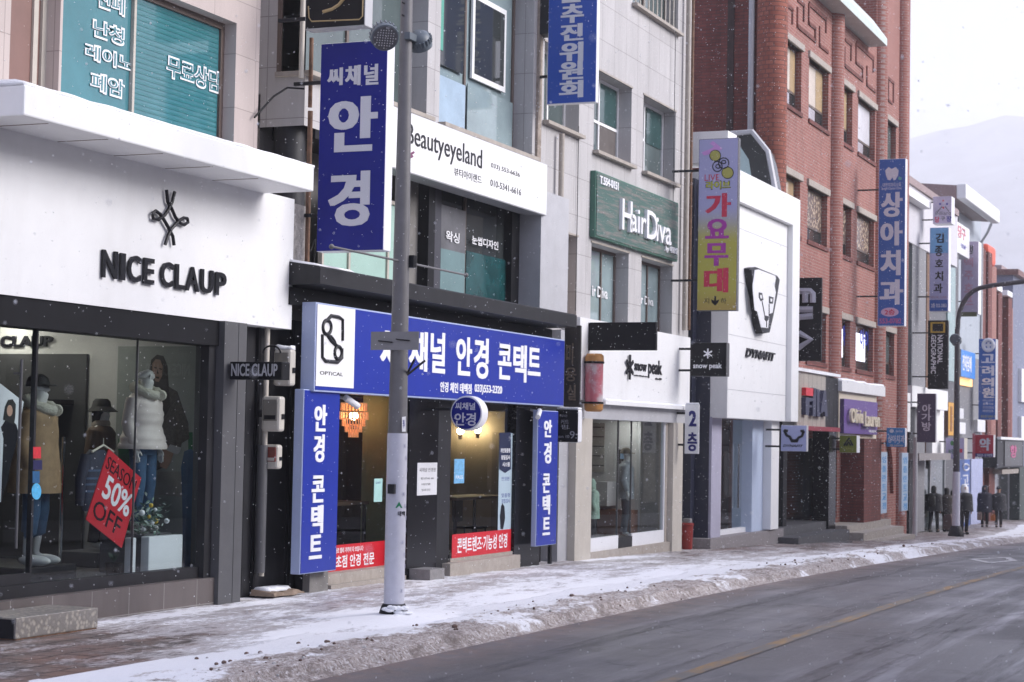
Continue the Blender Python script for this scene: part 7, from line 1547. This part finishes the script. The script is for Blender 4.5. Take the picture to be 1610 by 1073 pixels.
# ================================================================== BUILDINGS ACROSS THE STREET (behind the viewpoint; seen in the glass)
rr = random.Random(11); X = -6.0
opp = (('grey three storey building across the street', 7.5, 13, lin('#5f5b59')), ('brown brick building across the street', 9.2, 14, lin('#5b4238')), ('low cream shop house across the street', 5.2, 9, lin('#8d8478')), ('dark tiled building across the street', 8.2, 15, lin('#45454a')), ('beige apartment block across the street', 10.5, 18, lin('#7d7468')), ('red brick house across the street', 6.5, 14, lin('#6d3f36')), ('long grey building across the street', 8.0, 22, lin('#56565a')))
for i, (lb, hh_, ww, c_) in enumerate(opp):
    t = thing('shop_building', lb, 'building', (X+ww/2, -18, zs(X)))
    Y0 = -15.2
    b_ = bx(X, X+ww-.3, Y0-7, Y0, zs(X)-.5, zs(X)+hh_).build('wall', mat('far_side_%d' % i if False else 'across_wall_'+'abcdefg'[i], c_, .8, var=.2, dirt=.2), t)
    for r in range(int(hh_/3)):
        for q in range(int(ww/2.6)):
            x = X+.6+q*2.6; z = zs(X)+.9+r*3 if r else zs(X)+.3
            f = bx(x, x+1.8, Y0, Y0+.05, z, z+(1.5 if r else 2.3)).build('window', M_brownfr, t); bx(x+.06, x+1.74, Y0+.05, Y0+.06, z+.06, z+(1.44 if r else 2.24)).build('pane', M_dglass, f)
    X += ww

# ================================================================== FALLING SNOW
rs = np.random.RandomState(21); N = 42000
Pn = np.stack([rs.uniform(.6, 48, N), rs.uniform(-10.4, -.75, N), rs.uniform(-1.6, 9.5, N)], 1)
sz = rs.uniform(.0016, .0040, N)*np.where(rs.rand(N) < .06, 1.5, 1.0)
ov = np.array([(1,0,0),(-1,0,0),(0,1,0),(0,-1,0),(0,0,1.25),(0,0,-1.25)]); of = np.array([(0,2,4),(2,1,4),(1,3,4),(3,0,4),(2,0,5),(1,2,5),(3,1,5),(0,3,5)])
rel = Pn-np.array([0, CAMY, 0]); dist = np.linalg.norm(rel, axis=1); keep = (dist > 5.5) | ((dist > 2.2) & (rs.rand(N) < .25))
Pn, sz = Pn[keep], sz[keep]; N = len(Pn)
V = (Pn[:, None, :]+ov[None]*sz[:, None, None]).reshape(-1, 3); F = (of[None]+6*np.arange(N)[:, None, None]).reshape(-1, 3)
me = bpy.data.meshes.new('falling_snow'); me.vertices.add(len(V)); me.vertices.foreach_set('co', V.ravel())
me.loops.add(F.size); me.loops.foreach_set('vertex_index', F.ravel().astype(np.int32)); me.polygons.add(len(F)); me.polygons.foreach_set('loop_start', np.arange(0, F.size, 3, dtype=np.int32)); me.update(); me.validate()
mf = bpy.data.materials.new('snowflake'); mf.use_nodes = True; pn = mf.node_tree.nodes['Principled BSDF']; pn.inputs['Base Color'].default_value = (.95, .95, .97, 1); pn.inputs['Roughness'].default_value = .9
nn_ = mf.node_tree.nodes.new('ShaderNodeTexNoise'); nn_.inputs['Scale'].default_value = 3; rp_ = mf.node_tree.nodes.new('ShaderNodeValToRGB'); rp_.color_ramp.elements[0].color = (.88, .88, .9, 1); mf.node_tree.links.new(nn_.outputs[0], rp_.inputs[0]); mf.node_tree.links.new(rp_.outputs[0], pn.inputs['Base Color'])
me.materials.append(mf); me.polygons.foreach_set('use_smooth', [True]*len(me.polygons))
o = bpy.data.objects.new('falling_snow', me); COL.objects.link(o); tag(o, 'fine snowflakes drifting in the air over the street', None, kind='stuff')

# ================================================================== HAZE
hz = bx(-62, 2600, -890, 1750, -16, 470).build('haze', None if False else M_white); hz.data.materials.clear()
mh = bpy.data.materials.new('haze_air'); mh.use_nodes = True; n = mh.node_tree.nodes; n.remove(n['Principled BSDF']); pv = n.new('ShaderNodeVolumePrincipled')
pv.inputs['Color'].default_value = (.985, .985, 1, 1); pv.inputs['Density'].default_value = .0007; pv.inputs['Anisotropy'].default_value = .2
mh.node_tree.links.new(pv.outputs[0], n['Material Output'].inputs['Volume']); hz.data.materials.append(mh); tag(hz, 'thin snowy haze in the air', None, kind='stuff'); hz['label'] = 'thin pale haze filling the street and hills'

# ================================================================== SMALL SNOW AND LITTER
lp = bpy.data.objects['street_lamp']; rr = random.Random(9); px0, py0 = POLE; g0 = ground(px0, py0)
mb = MB()
for i in range(16):
    a = rr.gauss(-2.3, .7); q = rr.uniform(.12, .17); z = g0+rr.uniform(.03, .13)-.5*(q-.12)
    mb.ball((px0+q*math.cos(a), py0+q*math.sin(a), z+.03), rr.uniform(.035, .065), None, rr.uniform(.016, .028), 10, 7)
mb.build('snow_clump', M_snow, lp, smooth='all')
gx, gy_ = FX(425, 925, .1), -.02
t = thing('cardboard', 'flattened brown cardboard with snow lying at the foot of the dark gap', 'litter', (gx, gy_, ground(gx, gy_)))
zc = ground(gx, gy_)+.02
MB().rings([[(gx-.35+.7*u, gy_-.14+.03*math.sin(u*9), zc), (gx-.35+.7*u, gy_-.12, zc+.035+.02*math.sin(u*11)), (gx-.35+.7*u, gy_+.16, zc+.05+.02*math.cos(u*8)), (gx-.35+.7*u, gy_+.18, zc)] for u in [i/14 for i in range(15)]]).build('sheet', mat('wet_cardboard', lin('#8a7868'), .8, var=.2, dirt=.3), t, smooth=True)
MB().rings([[(gx-.3+.5*u, gy_-.05, zc+.045), (gx-.3+.5*u, gy_+.0, zc+.085+.02*nz(u*5, 1, 1)), (gx-.3+.5*u, gy_+.14, zc+.09+.02*nz(u*4, 7, 1)), (gx-.3+.5*u, gy_+.2, zc+.03)] for u in [i/12 for i in range(13)]]).build('snow_cap', M_snow, t, smooth='all')
